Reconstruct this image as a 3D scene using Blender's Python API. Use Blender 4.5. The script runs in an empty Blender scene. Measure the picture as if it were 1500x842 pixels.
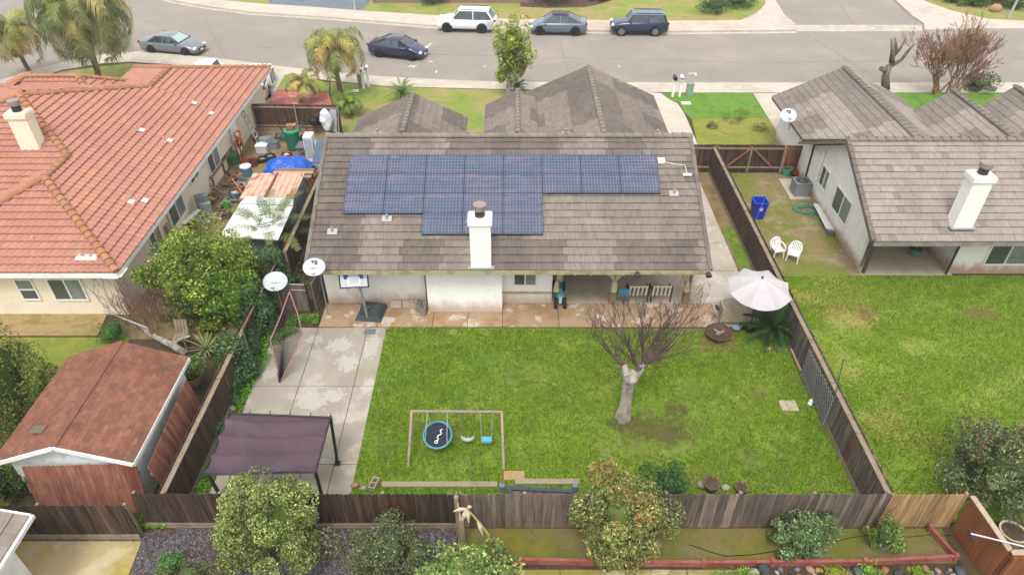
import bpy, math, random
import numpy as np
from mathutils import Vector, Matrix, noise
R = math.radians; PI = math.pi
scn = bpy.context.scene
COL = scn.collection
# ------------------------------------------------------------ camera, sky, sun, exposure
CAM_H, PITCH, FPX = 19.0, R(37.9), 1020.0
cd = bpy.data.cameras.new('camera'); cam = bpy.data.objects.new('camera', cd); COL.objects.link(cam)
cam.location = (0, 0, CAM_H); cam.rotation_euler = (PI/2 - PITCH, 0, 0)
cd.sensor_width = 36; cd.lens = FPX/1500*36; cd.clip_start = .1; cd.clip_end = 2000
scn.camera = cam
SUN_EL, SUN_AZ = R(62), R(190)
w = bpy.data.worlds.new('World'); scn.world = w; w.use_nodes = True
wn = w.node_tree; bg = wn.nodes['Background']
sky = wn.nodes.new('ShaderNodeTexSky'); sky.sky_type = 'NISHITA'; sky.sun_disc = False
sky.sun_elevation = SUN_EL; sky.sun_rotation = SUN_AZ; sky.dust_density = 7; sky.air_density = 1.6; sky.ozone_density = .6
hs = wn.nodes.new('ShaderNodeHueSaturation'); hs.inputs['Saturation'].default_value = .1
wn.links.new(sky.outputs[0], hs.inputs['Color'])
cl = wn.nodes.new('ShaderNodeMix'); cl.data_type = 'RGBA'; cl.inputs[0].default_value = .6; cl.inputs[7].default_value = (5.0, 5.1, 5.25, 1)      # even cloud layer under the sky
wn.links.new(hs.outputs[0], cl.inputs[6]); wn.links.new(cl.outputs[2], bg.inputs[0]); bg.inputs[1].default_value = .15
sl = bpy.data.lights.new('sun', 'SUN'); sl.energy = 1.0; sl.angle = R(14); sl.color = (1, .97, .92)
so = bpy.data.objects.new('sun', sl); COL.objects.link(so)
sd = Vector((math.sin(SUN_AZ)*math.cos(SUN_EL), math.cos(SUN_AZ)*math.cos(SUN_EL), math.sin(SUN_EL)))
so.rotation_euler = sd.to_track_quat('Z', 'Y').to_euler()
scn.view_settings.view_transform = 'Standard'; scn.view_settings.look = 'None'
scn.view_settings.exposure = .9; scn.view_settings.gamma = 1
GAIN = 1.5
# ------------------------------------------------------------ survey helpers (photo pixel of a ground point -> metres)
def at(px, py, z=0.0):
    u = (px-750)/FPX; v = (py-421)/FPX
    dy = math.cos(PITCH)-v*math.sin(PITCH); dz = -math.sin(PITCH)-v*math.cos(PITCH)
    t = (z-CAM_H)/dz
    return Vector((u*t, dy*t, z))
def hz(px, py, Y):
    u = (px-750)/FPX; v = (py-421)/FPX
    dy = math.cos(PITCH)-v*math.sin(PITCH); dz = -math.sin(PITCH)-v*math.cos(PITCH)
    t = Y/dy
    return Vector((u*t, Y, CAM_H+dz*t))
def C(h, g=None):
    lum = sum(int(h[i:i+2], 16) for i in (0, 2, 4))/765
    g = g or GAIN-(GAIN-1.12)*min(1, max(0, (lum-.82)/.1))
    o = []
    for i in (0, 2, 4):
        c = int(h[i:i+2], 16)/255
        c = c/12.92 if c < .04045 else ((c+.055)/1.055)**2.4
        o.append(min(.85, c/g))
    return tuple(o)+(1,)
# ------------------------------------------------------------ materials
def layered(name, base, layers=(), rough=.85, bump=None, tint=False, metal=0, spec=.3, leaf=False, coat=0, alpha=1, obj=False):
    m = bpy.data.materials.new(name); m.use_nodes = True; nt = m.node_tree; N = nt.nodes; Lk = nt.links
    b = N['Principled BSDF']
    if obj: pos = N.new('ShaderNodeTexCoord').outputs['Object']
    else: pos = N.new('ShaderNodeNewGeometry').outputs['Position']
    def noise_(scale, vec, detail=6, off=0):
        s = pos
        mp = N.new('ShaderNodeMapping'); mp.inputs['Scale'].default_value = vec; mp.inputs['Location'].default_value = (off, off*1.7, off*.3)
        Lk.new(s, mp.inputs[0]); s = mp.outputs[0]
        n = N.new('ShaderNodeTexNoise'); n.inputs['Scale'].default_value = scale; n.inputs['Detail'].default_value = detail; n.inputs['Roughness'].default_value = .62
        Lk.new(s, n.inputs['Vector']); return n.outputs['Fac']
    def rng_(s, lo, hi, amt):
        mr = N.new('ShaderNodeMapRange'); mr.interpolation_type = 'SMOOTHSTEP'
        mr.inputs[1].default_value = lo; mr.inputs[2].default_value = hi; mr.inputs[3].default_value = 0; mr.inputs[4].default_value = amt
        Lk.new(s, mr.inputs[0]); return mr.outputs[0]
    rgb = N.new('ShaderNodeRGB'); rgb.outputs[0].default_value = C(base) if isinstance(base, str) else base
    cs = rgb.outputs[0]
    for k, ly in enumerate(layers):
        col, kind = ly[0], ly[1]; mode = 'MIX'
        if kind == 'noise':
            scale, lo, hi, amt = ly[2:6]; vec = ly[6] if len(ly) > 6 else (1, 1, 1)
            f = rng_(noise_(scale, vec, off=k*13.7+len(name)), lo, hi, amt)
        elif kind == 'spot':          # patches where the ground itself is worn: (x,y,rx,ry)
            amt = ly[3]; f = None
            for (x, y, rx, ry) in ly[2]:
                mp = N.new('ShaderNodeMapping'); mp.vector_type = 'TEXTURE'; mp.inputs['Location'].default_value = (x, y, 0); mp.inputs['Scale'].default_value = (rx, ry, 1e3)
                Lk.new(pos, mp.inputs[0])
                ln = N.new('ShaderNodeVectorMath'); ln.operation = 'LENGTH'; Lk.new(mp.outputs[0], ln.inputs[0])
                ns = noise_(ly[4] if len(ly) > 4 else 2.2, (1, 1, 1), 8, off=x)
                ad = N.new('ShaderNodeMath'); ad.operation = 'MULTIPLY_ADD'; Lk.new(ns, ad.inputs[0]); ad.inputs[1].default_value = 2.6; Lk.new(ln.outputs['Value'], ad.inputs[2])
                r = rng_(ad.outputs[0], *((1.75, 2.6) if len(ly) < 6 else (2.12, 2.2)), 1); 
                iv = N.new('ShaderNodeMath'); iv.operation = 'SUBTRACT'; iv.inputs[0].default_value = 1; Lk.new(r, iv.inputs[1])
                if f is None: f = iv.outputs[0]
                else:
                    mx = N.new('ShaderNodeMath'); mx.operation = 'MAXIMUM'; Lk.new(f, mx.inputs[0]); Lk.new(iv.outputs[0], mx.inputs[1]); f = mx.outputs[0]
            mm = N.new('ShaderNodeMath'); mm.operation = 'MULTIPLY'; Lk.new(f, mm.inputs[0]); mm.inputs[1].default_value = amt; f = mm.outputs[0]
        elif kind == 'height':        # splash-back dirt low on a wall
            z0, z1, amt = ly[2:5]
            sp = N.new('ShaderNodeSeparateXYZ'); Lk.new(pos, sp.inputs[0])
            ns = noise_(3, (1, 1, .4), 6)
            ad = N.new('ShaderNodeMath'); ad.operation = 'MULTIPLY_ADD'; Lk.new(ns, ad.inputs[0]); ad.inputs[1].default_value = .8; Lk.new(sp.outputs['Z'], ad.inputs[2])
            r = rng_(ad.outputs[0], z0+.4, z1+.4, amt)
            iv = N.new('ShaderNodeMath'); iv.operation = 'SUBTRACT'; iv.inputs[0].default_value = amt; Lk.new(r, iv.inputs[1]); f = iv.outputs[0]
        elif kind == 'vor':
            scale, lo, hi, amt = ly[2:6]
            vo = N.new('ShaderNodeTexVoronoi'); vo.inputs['Scale'].default_value = scale; Lk.new(pos, vo.inputs['Vector'])
            sp = N.new('ShaderNodeSeparateColor'); Lk.new(vo.outputs['Color'], sp.inputs[0]); f = rng_(sp.outputs[0], lo, hi, amt)
        mx = N.new('ShaderNodeMix'); mx.data_type = 'RGBA'; Lk.new(f, mx.inputs[0]); Lk.new(cs, mx.inputs[6]); mx.inputs[7].default_value = C(col); cs = mx.outputs[2]
    if tint:
        a = N.new('ShaderNodeAttribute'); a.attribute_name = 'tint'
        mx = N.new('ShaderNodeMix'); mx.data_type = 'RGBA'; mx.blend_type = 'MULTIPLY'; mx.inputs[0].default_value = 1
        Lk.new(cs, mx.inputs[6]); Lk.new(a.outputs['Color'], mx.inputs[7]); cs = mx.outputs[2]
    Lk.new(cs, b.inputs['Base Color'])
    b.inputs['Roughness'].default_value = rough; b.inputs['Metallic'].default_value = metal
    b.inputs['Specular IOR Level'].default_value = spec; b.inputs['Coat Weight'].default_value = coat; b.inputs['Coat Roughness'].default_value = .06
    if alpha < 1: b.inputs['Alpha'].default_value = alpha
    if bump:
        bs, bst, vec = (tuple(bump)+((1, 1, 1),))[:3]
        bn = N.new('ShaderNodeBump'); bn.inputs['Strength'].default_value = 1; bn.inputs['Distance'].default_value = bst
        Lk.new(noise_(bs, vec, 8), bn.inputs['Height']); Lk.new(bn.outputs[0], b.inputs['Normal'])
    if leaf:
        tr = N.new('ShaderNodeBsdfTranslucent'); Lk.new(cs, tr.inputs[0]); mxs = N.new('ShaderNodeMixShader'); mxs.inputs[0].default_value = .3
        Lk.new(b.outputs[0], mxs.inputs[1]); Lk.new(tr.outputs[0], mxs.inputs[2]); Lk.new(mxs.outputs[0], N['Material Output'].inputs[0])
    return m
_mc = {}
def pm(h, rough=.6, var=.2, scale=4, metal=0, tint=False, spec=.35, coat=0, bump=None, alpha=1):     # a plain painted / plastic / cloth surface with wear
    k = (h, rough, var, scale, metal, tint, coat, bump, alpha)
    if k not in _mc:
        d = ''.join('%02x' % int(int(h[i:i+2], 16)*(1-.45)) for i in (0, 2, 4))
        _mc[k] = layered('surface_'+h, h, [(d, 'noise', scale, .45, .75, var), (d, 'noise', scale*9, .5, .8, var*.6)], rough, bump, tint, metal, spec, coat=coat, alpha=alpha, obj=True)
    return _mc[k]
# ------------------------------------------------------------ things
def tag(o, label=None, cat=None, group=None, kind=None):
    if label: o['label'] = label
    if cat: o['category'] = cat
    if group: o['group'] = group
    if kind: o['kind'] = kind
    return o
_loc = {}
def T(name, label, cat, loc=(0, 0, 0), group=None):
    o = bpy.data.objects.new(name, None); COL.objects.link(o); o.empty_display_size = .2
    o.location = loc; _loc[o.name] = Vector(loc); return tag(o, label, cat, group)
def root_loc(o):
    while o is not None and o.parent: o = o.parent
    return _loc.get(o.name, Vector((0, 0, 0))) if o is not None else Vector((0, 0, 0))
def dup(root, loc, rz=0, label=None, scale=None):
    r = root.copy(); COL.objects.link(r); r.location = loc; r.rotation_euler = (0, 0, rz)
    if scale: r.scale = scale
    if label: r['label'] = label
    for ch in list(root.children):
        c = ch.copy(); COL.objects.link(c); c.parent = r
        for g in list(ch.children):
            d = g.copy(); COL.objects.link(d); d.parent = c
    return r
def mesh_obj(name, V, F, mat, parent=None, tints=None, smooth=False):
    me = bpy.data.meshes.new(name)
    off = root_loc(parent)
    V = np.asarray(V, dtype=np.float32).reshape(-1, 3)-np.array(off, dtype=np.float32)
    if isinstance(F, np.ndarray):
        n, k = F.shape
        me.vertices.add(len(V)); me.vertices.foreach_set('co', V.ravel())
        me.loops.add(n*k); me.loops.foreach_set('vertex_index', F.astype(np.int32).ravel())
        me.polygons.add(n); me.polygons.foreach_set('loop_start', np.arange(0, n*k, k, dtype=np.int32))
        me.update(calc_edges=True)
    else: me.from_pydata(V.tolist(), [], F)
    if tints is not None:
        t = np.asarray(tints, dtype=np.float32)
        if t.ndim == 1: t = np.stack([t, t, t], 1)
        t = np.concatenate([t, np.ones((len(t), 1), np.float32)], 1)
        a = me.attributes.new('tint', 'FLOAT_COLOR', 'FACE'); a.data.foreach_set('color', t.ravel())
    me.materials.append(mat)
    if smooth: me.polygons.foreach_set('use_smooth', np.ones(len(me.polygons), dtype=bool))
    o = bpy.data.objects.new(name, me); COL.objects.link(o)
    if parent is not None: o.parent = parent
    return o
class MB:
    def __init__(s): s.V = []; s.F = []; s.t = []
    def add(s, V, F, tint=1.0):
        n = len(s.V); s.V += [tuple(v) for v in V]; s.F += [tuple(i+n for i in f) for f in F]
        tt = tint if isinstance(tint, (tuple, list)) else (tint,)*3
        s.t += [tt]*len(F)
    def box(s, c, d, rz=0, tint=1.0, M=None, taper=1.0):
        x, y, z = d[0]/2, d[1]/2, d[2]/2; V = []
        for k in (-1, 1):
            f = taper if k > 0 else 1
            V += [Vector((-x*f, -y*f, k*z)), Vector((x*f, -y*f, k*z)), Vector((x*f, y*f, k*z)), Vector((-x*f, y*f, k*z))]
        m = M or Matrix.Rotation(rz, 3, 'Z')
        s.add([m @ v+Vector(c) for v in V], [(0, 3, 2, 1), (4, 5, 6, 7), (0, 1, 5, 4), (1, 2, 6, 5), (2, 3, 7, 6), (3, 0, 4, 7)], tint)
    def beam(s, a, b, w, h, tint=1.0, up=(0, 0, 1)):
        a, b = Vector(a), Vector(b); d = (b-a); L = d.length
        if L < 1e-6: return
        x = d/L; u = Vector(up)
        if abs(x.dot(u)) > .98: u = Vector((0, 1, 0))
        y = u.cross(x).normalized(); z = x.cross(y)
        s.box((a+b)/2, (L, w, h), M=Matrix((x, y, z)).transposed(), tint=tint)
    def tube(s, pts, rad, n=8, tint=1.0, cap=True):
        pts = [Vector(p) for p in pts]
        if not isinstance(rad, (list, tuple)): rad = [rad]*len(pts)
        V = []; px = None
        for i, p in enumerate(pts):
            d = (pts[min(i+1, len(pts)-1)]-pts[max(i-1, 0)])
            d = d.normalized() if d.length > 1e-9 else Vector((0, 0, 1))
            if px is None: px = d.orthogonal().normalized()
            else:
                px = px-d*px.dot(d); px = px.normalized() if px.length > 1e-6 else d.orthogonal().normalized()
            py = d.cross(px)
            for k in range(n):
                a = 2*PI*k/n; V.append(p+(px*math.cos(a)+py*math.sin(a))*rad[i])
        F = []
        for i in range(len(pts)-1):
            for k in range(n): F.append((i*n+k, i*n+(k+1) % n, (i+1)*n+(k+1) % n, (i+1)*n+k))
        if cap: F.append(tuple(range(n))[::-1]); F.append(tuple((len(pts)-1)*n+k for k in range(n)))
        s.add(V, F, tint)
    def lathe(s, prof, c=(0, 0, 0), n=20, tint=1.0, M=None, sx=1, sy=1):
        V = []; c = Vector(c)
        for r, z in prof:
            for k in range(n):
                a = 2*PI*k/n; v = Vector((r*math.cos(a)*sx, r*math.sin(a)*sy, z)); V.append((M @ v if M else v)+c)
        F = []
        for i in range(len(prof)-1):
            for k in range(n): F.append((i*n+k, i*n+(k+1) % n, (i+1)*n+(k+1) % n, (i+1)*n+k))
        F.append(tuple(range(n))[::-1]); F.append(tuple((len(prof)-1)*n+k for k in range(n)))
        s.add(V, F, tint)
    def prism(s, poly, z0, z1, tint=1.0):
        n = len(poly); A = sum(poly[i][0]*poly[(i+1) % n][1]-poly[(i+1) % n][0]*poly[i][1] for i in range(n))
        if A < 0: poly = list(poly)[::-1]
        V = [(p[0], p[1], z0) for p in poly]+[(p[0], p[1], z1) for p in poly]
        F = [tuple(range(n))[::-1], tuple(range(n, 2*n))]+[(i, (i+1) % n, n+(i+1) % n, n+i) for i in range(n)]
        s.add(V, F, tint)
    def slab(s, pts, t, tint=1.0):        # any planar polygon given thickness straight down
        n = len(pts); V = [Vector(p) for p in pts]+[Vector(p)-Vector((0, 0, t)) for p in pts]
        F = [tuple(range(n)), tuple(range(n, 2*n))[::-1]]+[(i, n+i, n+(i+1) % n, (i+1) % n) for i in range(n)]
        s.add(V, F, tint)
    def poly(s, pts, tint=1.0): s.add(pts, [tuple(range(len(pts)))], tint)
    def ball(s, c, r, n=10, tint=1.0, M=None):
        if not isinstance(r, (tuple, list)): r = (r, r, r)
        m = n//2+1; prof = []
        V = []; F = []; c = Vector(c)
        for i in range(m+1):
            th = PI*(i+.0)/m; 
            for k in range(n):
                a = 2*PI*k/n; v = Vector((r[0]*math.sin(th)*math.cos(a), r[1]*math.sin(th)*math.sin(a), -r[2]*math.cos(th))); V.append((M @ v if M else v)+c)
        for i in range(m):
            for k in range(n): F.append((i*n+k, i*n+(k+1) % n, (i+1)*n+(k+1) % n, (i+1)*n+k))
        s.add(V, F, tint)
    def build(s, name, mat, parent=None, smooth=False):
        return mesh_obj(name, s.V, s.F, mat, parent, s.t, smooth)
def B1(name, c, d, mat, parent, rz=0, **k):
    m = MB(); m.box(c, d, rz, **k); return m.build(name, mat, parent)
def setting(name, polys, mat, z0, z1, kind='structure'):
    m = MB()
    for p in polys: m.prism(p, z0, z1)
    return tag(m.build(name, mat), kind=kind)
# ------------------------------------------------------------ foliage
def leaves_np(centers, normals, size, rs, asp=.5, droop=0.0):
    n = len(centers)
    d = rs.normal(size=(n, 3)); d += normals*.9
    d /= np.linalg.norm(d, axis=1, keepdims=True)+1e-9
    a = np.cross(d, rs.normal(size=(n, 3))); a /= np.linalg.norm(a, axis=1, keepdims=True)+1e-9
    a[:, 2] -= droop; a /= np.linalg.norm(a, axis=1, keepdims=True)+1e-9
    b = np.cross(d, a); b /= np.linalg.norm(b, axis=1, keepdims=True)+1e-9
    s = (size*rs.uniform(.6, 1.3, n))[:, None]
    V = np.stack([centers-a*s*.5, centers+b*s*asp*.5+d*s*.06, centers+a*s*.5, centers-b*s*asp*.5+d*s*.06], 1).reshape(-1, 3)
    return V, np.arange(4*n).reshape(-1, 4)
def cloud(c, r, n, seed, lumps=40, lump=.3, flat=.0, shell=.55):
    rs = np.random.RandomState(seed)
    L = rs.normal(size=(lumps, 3)); L /= np.linalg.norm(L, axis=1, keepdims=True)
    L *= rs.uniform(shell, 1.16, (lumps, 1)); L[:, 2] = np.where(L[:, 2] < -.75, -.75, L[:, 2])
    k = rs.randint(0, lumps, n); lr = rs.uniform(.6, 1.35, lumps)*lump
    d = rs.normal(size=(n, 3)); d /= np.linalg.norm(d, axis=1, keepdims=True)
    P = L[k]+d*(lr[k]*rs.uniform(.55, 1.05, n)**.5)[:, None]
    lt = rs.uniform(.6, 1.3, lumps)[k]
    return P*np.array(r)+np.array(c), d, lt, rs
def foliage(name, parent, mat, c, r, n, size, seed, cols=((1, 1, 1),), lumps=40, lump=.3, asp=.5, droop=0, tipcol=None, core=True, shell=.55):
    P, d, lt, rs = cloud(c, r, n, seed, lumps, lump, shell=shell)
    V, F = leaves_np(P, d, size, rs, asp, droop)
    cc = np.array(cols)[rs.randint(0, len(cols), n)]*lt[:, None]*rs.uniform(.5, 1.5, n)[:, None]
    if tipcol is not None:
        hgt = (P[:, 2]-c[2])/r[2]; m = rs.uniform(0, 1, n) < np.clip((hgt-tipcol[1])*tipcol[2], 0, .9)
        cc[m] = np.array(tipcol[0])*rs.uniform(.7, 1.2, (m.sum(), 1))
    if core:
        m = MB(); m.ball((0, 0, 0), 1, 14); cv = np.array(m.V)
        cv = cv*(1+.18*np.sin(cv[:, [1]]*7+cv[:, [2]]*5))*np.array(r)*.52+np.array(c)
        # closed filler behind the leaves, inner shade put into its darker tint
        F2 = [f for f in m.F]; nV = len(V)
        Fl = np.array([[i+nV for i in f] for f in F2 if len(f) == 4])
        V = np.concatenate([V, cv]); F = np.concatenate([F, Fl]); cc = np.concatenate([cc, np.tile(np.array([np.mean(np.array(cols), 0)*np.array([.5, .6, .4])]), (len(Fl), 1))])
    return mesh_obj(name, V, F, mat, parent, cc)
def grow(mb, p, d, L, r, depth, rng, spread=.5, up=.15, kids=3, seg=3, tipr=.006, tw=.62, tint=1.0, ends=None):
    pts = [Vector(p)]; q = Vector(p); dd = Vector(d).normalized()
    for i in range(seg):
        dd = (dd+Vector((rng.uniform(-1, 1), rng.uniform(-1, 1), rng.uniform(-.6, 1)))*.13+Vector((0, 0, up*.35))).normalized()
        q = q+dd*(L/seg); pts.append(q.copy())
    rr = [r*(1-.45*i/seg) for i in range(seg+1)] if depth > 0 else [max(tipr, r*(1-.7*i/seg)) for i in range(seg+1)]
    mb.tube(pts, rr, 6 if r > .03 else 4 if r > .012 else 3, tint)
    if ends is not None and depth <= 1: ends += pts[1:]
    if depth <= 0: return
    for k in range(kids):
        i = seg if k == 0 else rng.randint(1, seg)
        s = spread*(.5 if k == 0 else 1)
        nd = (dd+Vector((rng.uniform(-1, 1), rng.uniform(-1, 1), rng.uniform(-.7, .9)))*s*1.2).normalized()
        grow(mb, pts[i], nd, L*rng.uniform(tw-.12, tw+.12), max(tipr, rr[i]*.68), depth-1, rng, spread, up, kids, seg, tipr, tw, tint, ends)
def fronds(base, n, L, rise, droop, leaf, rng, cols, width=.022, wob=.15, nl=26, elev=(-.1, 1.2), hang=.5, rachis=.02):
    V = []; F = []; t = []
    def quad(a, b, c, d, col):
        i = len(V); V.extend([a, b, c, d]); F.append((i, i+1, i+2, i+3)); t.append(col)
    for k in range(n):
        az = 2*PI*(k*.381966)+rng.uniform(-.2, .2); el = elev[0]+(elev[1]-elev[0])*((k+.5)/n)
        h = Vector((math.cos(az), math.sin(az), 0)); LL = L*rng.uniform(.8, 1.1); col = rng.choice(cols); b = rng.uniform(.8, 1.2); col = tuple(c*b for c in col)
        pts = []; q = Vector(base); ang = el; S = 10
        for i in range(S+1):
            pts.append(q.copy()); q = q+(h*math.cos(ang)+Vector((0, 0, math.sin(ang))))*(LL/S); ang -= droop*(i+1)/S*(1+.3*rise)
        side = h.cross(Vector((0, 0, 1)))
        for i in range(S):
            a, c = pts[i], pts[i+1]; w_ = side*rachis*(1-i/S*.8)
            quad(a-w_, a+w_, c+w_*.85, c-w_*.85, tuple(x*.9 for x in col))
        for j in range(nl):
            f = .12+.88*j/nl; x = f*S; i = min(int(x), S-1); p = pts[i].lerp(pts[i+1], x-i); tan = (pts[i+1]-pts[i]).normalized()
            up = side.cross(tan).normalized()
            for sgn in (-1, 1):
                ll = leaf*(math.sin(PI*min(.97, f*.8+.15))**.6)*rng.uniform(.8, 1.1)
                dd = (side*sgn*1.0+tan*.55+up*rng.uniform(-wob, wob*2)).normalized()
                m1 = p+dd*ll*.5; e = p+dd*ll*(.9)+Vector((0, 0, -hang*ll)); m1.z -= hang*ll*.12
                ww = tan*width; bb = rng.uniform(.8, 1.2); cl = tuple(c_*bb for c_ in col)
                quad(p-ww*.6, p+ww*.6, m1+ww, m1-ww, cl); quad(m1-ww, m1+ww, e+ww*.15, e-ww*.15, cl)
    return V, F, t
# ------------------------------------------------------------ shared materials
WOODV = (14, 14, .9)
m_asphalt = layered('street_asphalt', 'a39a90', [('b0a69a', 'noise', .25, .42, .68, .8), ('8f8783', 'noise', .12, .5, .7, .5), ('b9afa8', 'noise', 2.2, .55, .75, .35, (.2, 2.2, 1)), ('7c7572', 'noise', 60, .5, .75, .35)], .9, (70, .012))
m_conc = layered('concrete', 'cdc3b4', [('b3a793', 'noise', .5, .45, .7, .7), ('e0d8cc', 'noise', 1.7, .52, .6, .6), ('a39682', 'noise', 6, .55, .8, .4), ('948a7c', 'noise', 40, .55, .8, .3)], .85, (50, .004))
m_walk = layered('pavement_concrete', 'd6cabb', [('c0b3a2', 'noise', .35, .45, .65, .6), ('e3dacd', 'noise', 1.2, .5, .65, .5), ('a99d8e', 'noise', 30, .58, .8, .3)], .85, (50, .004))
m_court = layered('court_concrete', 'b3aa9a', [('a59b8a', 'noise', .6, .42, .6, .7), ('d3ccc1', 'spot', [(-6.9, 20.6, .55, .5), (-6.4, 19.6, .5, .55), (-5.6, 20.6, .35, .8), (-7.3, 17.6, .6, .5), (-6.6, 17.9, .5, .35), (-5.4, 18.4, .3, .5), (-8.0, 20.9, .4, .3)], .6, 6, 1), ('cfc7b8', 'noise', .9, .54, .66, .6), ('958b7a', 'noise', 18, .6, .8, .35), ('a8a06a', 'spot', [(-9.3, 15.6, .8, 1.4)], .6)], .7, (50, .003))
m_patio = layered('patio_concrete', 'b79a7a', [('a07d58', 'noise', .7, .45, .62, .8), ('ddd0bf', 'noise', 1.5, .56, .585, .8), ('c7a384', 'noise', 2.6, .5, .6, .5), ('8f7a5f', 'noise', 14, .56, .8, .5)], .7, (50, .004))
m_patiofl = layered('covered_patio_floor', 'cdbfa9', [('b8a892', 'noise', .9, .45, .7, .8), ('d8cbb6', 'noise', 3, .5, .7, .5)], .8, (40, .003))
LAWN_SPOTS = [(-4.4, 15.5, .7, .5), (.6, 18.9, 1.3, .7), (5.6, 16.5, 1.8, 1.4), (4.8, 15.7, 1.9, .9), (6.8, 18.3, .8, .6), (1.1, 15.4, .3, .2), (-.5, 15.2, .35, .25), (8.0, 15.0, .5, .5), (10.6, 18.7, .5, .3), (10.1, 17.3, .7, .4), (3.2, 15.5, .6, .5), (9.3, 18, .4, .3), (-1.9, 15.9, .5, .3)]
m_lawn = layered('lawn_turf', '87a42c', [('6c8f2a', 'noise', .55, .45, .62, .85), ('a0ae48', 'noise', .8, .52, .66, .8), ('8f8c48', 'noise', .5, .53, .66, .7), ('5c6c2c', 'noise', 3.4, .5, .66, .7), ('75704a', 'noise', 1.7, .56, .68, .7), ('b4ba5c', 'noise', 2.6, .56, .7, .5), ('a9b94e', 'noise', 13, .55, .75, .5), ('57452f', 'spot', [(4.3, 16.5, 1.0, .45), (5.3, 16.2, 1.2, .6), (6.0, 17.2, .5, .3)], .8, 4), ('6f6a3e', 'spot', LAWN_SPOTS, .35, 5)], .95, (30, .05))
R_SPOTS = [(14.9, 22.7, .5, .6), (19.9, 22.6, 1.0, .5), (14.0, 22.9, .35, .2), (16.2, 20.6, .8, .5), (13.9, 21.8, .9, 1.2), (12.9, 19.8, .7, 1.5)]
m_lawnr = layered('neighbour_lawn_turf', '90aa32', [('7fa02c', 'noise', .4, .42, .62, .8), ('aab052', 'noise', .5, .52, .66, .8), ('b3a45c', 'noise', .33, .53, .64, .75), ('6a7834', 'noise', 3.6, .5, .68, .6), ('b5be58', 'noise', 12, .56, .75, .45), ('8b6f4c', 'spot', R_SPOTS[:3], .85, 5), ('b0a05a', 'spot', R_SPOTS[3:], .25, 5)], .95, (30, .05))
m_lawnf = layered('front_lawn_turf', '93a648', [('b5a268', 'noise', .3, .42, .56, .9), ('6f9a2a', 'noise', 1.1, .5, .7, .7), ('a38d4c', 'noise', .9, .57, .7, .6), ('5f7a28', 'noise', 9, .55, .75, .5)], .95, (30, .04))
m_lawng = layered('green_front_lawn_turf', '6f9c34', [('557f24', 'noise', 1.1, .45, .7, .8), ('8fae3c', 'noise', 3, .5, .7, .5)], .95, (30, .04))
m_mossy = layered('mossy_yellow_turf', '9fa044', [('86963a', 'noise', .9, .45, .62, .9), ('8a7650', 'noise', 1.2, .56, .68, .8), ('b0aa48', 'noise', 3, .5, .7, .6), ('62692f', 'noise', 5, .55, .75, .5)], .95, (30, .04))
m_sideyard = layered('bare_mossy_soil', '9a8c5e', [('7f8a34', 'noise', .55, .43, .56, .9), ('b0a080', 'noise', 1.1, .52, .64, .8), ('74683f', 'noise', 4, .52, .7, .6), ('5f5634', 'noise', 20, .56, .75, .5)], .95, (30, .03))
m_moss2 = layered('mossy_planting_soil', '857a4c', [('737a26', 'noise', .7, .44, .58, .9), ('8d8230', 'noise', .5, .55, .66, .8), ('675c3c', 'noise', 5, .5, .7, .6), ('4a4226', 'noise', 22, .56, .75, .5)], .95, (30, .03))
m_soil = layered('garden_soil', '5c4d3b', [('46392b', 'noise', 1.3, .42, .65, .8), ('75654c', 'noise', 6, .5, .72, .7), ('5f6a2c', 'noise', .8, .54, .66, .6), ('2f271d', 'noise', 25, .55, .7, .5)], .95, (25, .04))
m_dirt = layered('yard_dirt', '9c8560', [('857048', 'noise', .8, .43, .62, .8), ('b3a07c', 'noise', 1.8, .5, .68, .6), ('7a7436', 'noise', .6, .55, .67, .6), ('5d4e36', 'noise', 14, .56, .75, .5)], .95, (30, .03))
m_gravel = layered('gravel', '7c7478', [('4b4446', 'vor', 22, .35, .6, .9), ('b3abaa', 'vor', 30, .8, .95, .9), ('6b4a40', 'noise', .9, .5, .62, .6), ('3e3230', 'noise', 6, .5, .7, .5)], .9, (45, .05))
m_gravelb = layered('blue_gravel', '8d97a0', [('6b747d', 'vor', 22, .35, .6, .8), ('a9b1b6', 'noise', 2, .5, .7, .5)], .9, (45, .05))
m_stucco_w = layered('white_stucco', 'f8f6f2', [('e6e1d6', 'noise', .7, .5, .75, .5), ('c9a98a', 'height', .1, .75, .75), ('cfc8bb', 'noise', 4, .56, .8, .3)], .9, (90, .006))
m_stucco_r = layered('grey_white_stucco', 'f0eeea', [('dcd8d0', 'noise', .7, .5, .75, .5), ('b0865e', 'height', .1, .8, .85), ('bfb9b0', 'noise', 4, .56, .8, .3)], .9, (90, .006))
m_stucco_c = layered('cream_stucco', 'f6ead0', [('eadbb8', 'noise', .6, .5, .75, .5), ('cfbd97', 'noise', 5, .56, .8, .3)], .9, (90, .006))
m_roof_tile = layered('grey_brown_roof_tile', 'a3988e', [('8e837a', 'noise', .35, .45, .62, .6, (1.6, .45, .45)), ('b5aaa0', 'noise', .9, .52, .7, .5), ('776b61', 'noise', 7, .48, .72, .6, (3, .35, .35)), ('7d7466', 'noise', 3, .6, .75, .4)], .9, (40, .008), tint=True)
m_roof_red = layered('terracotta_roof_tile', 'c48d78', [('bd8472', 'noise', .3, .45, .6, .7), ('cc9270', 'noise', .45, .53, .68, .7), ('b0705c', 'noise', 3, .5, .75, .5), ('a85540', 'noise', 18, .56, .8, .4)], .85, (40, .006), tint=True)
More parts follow.
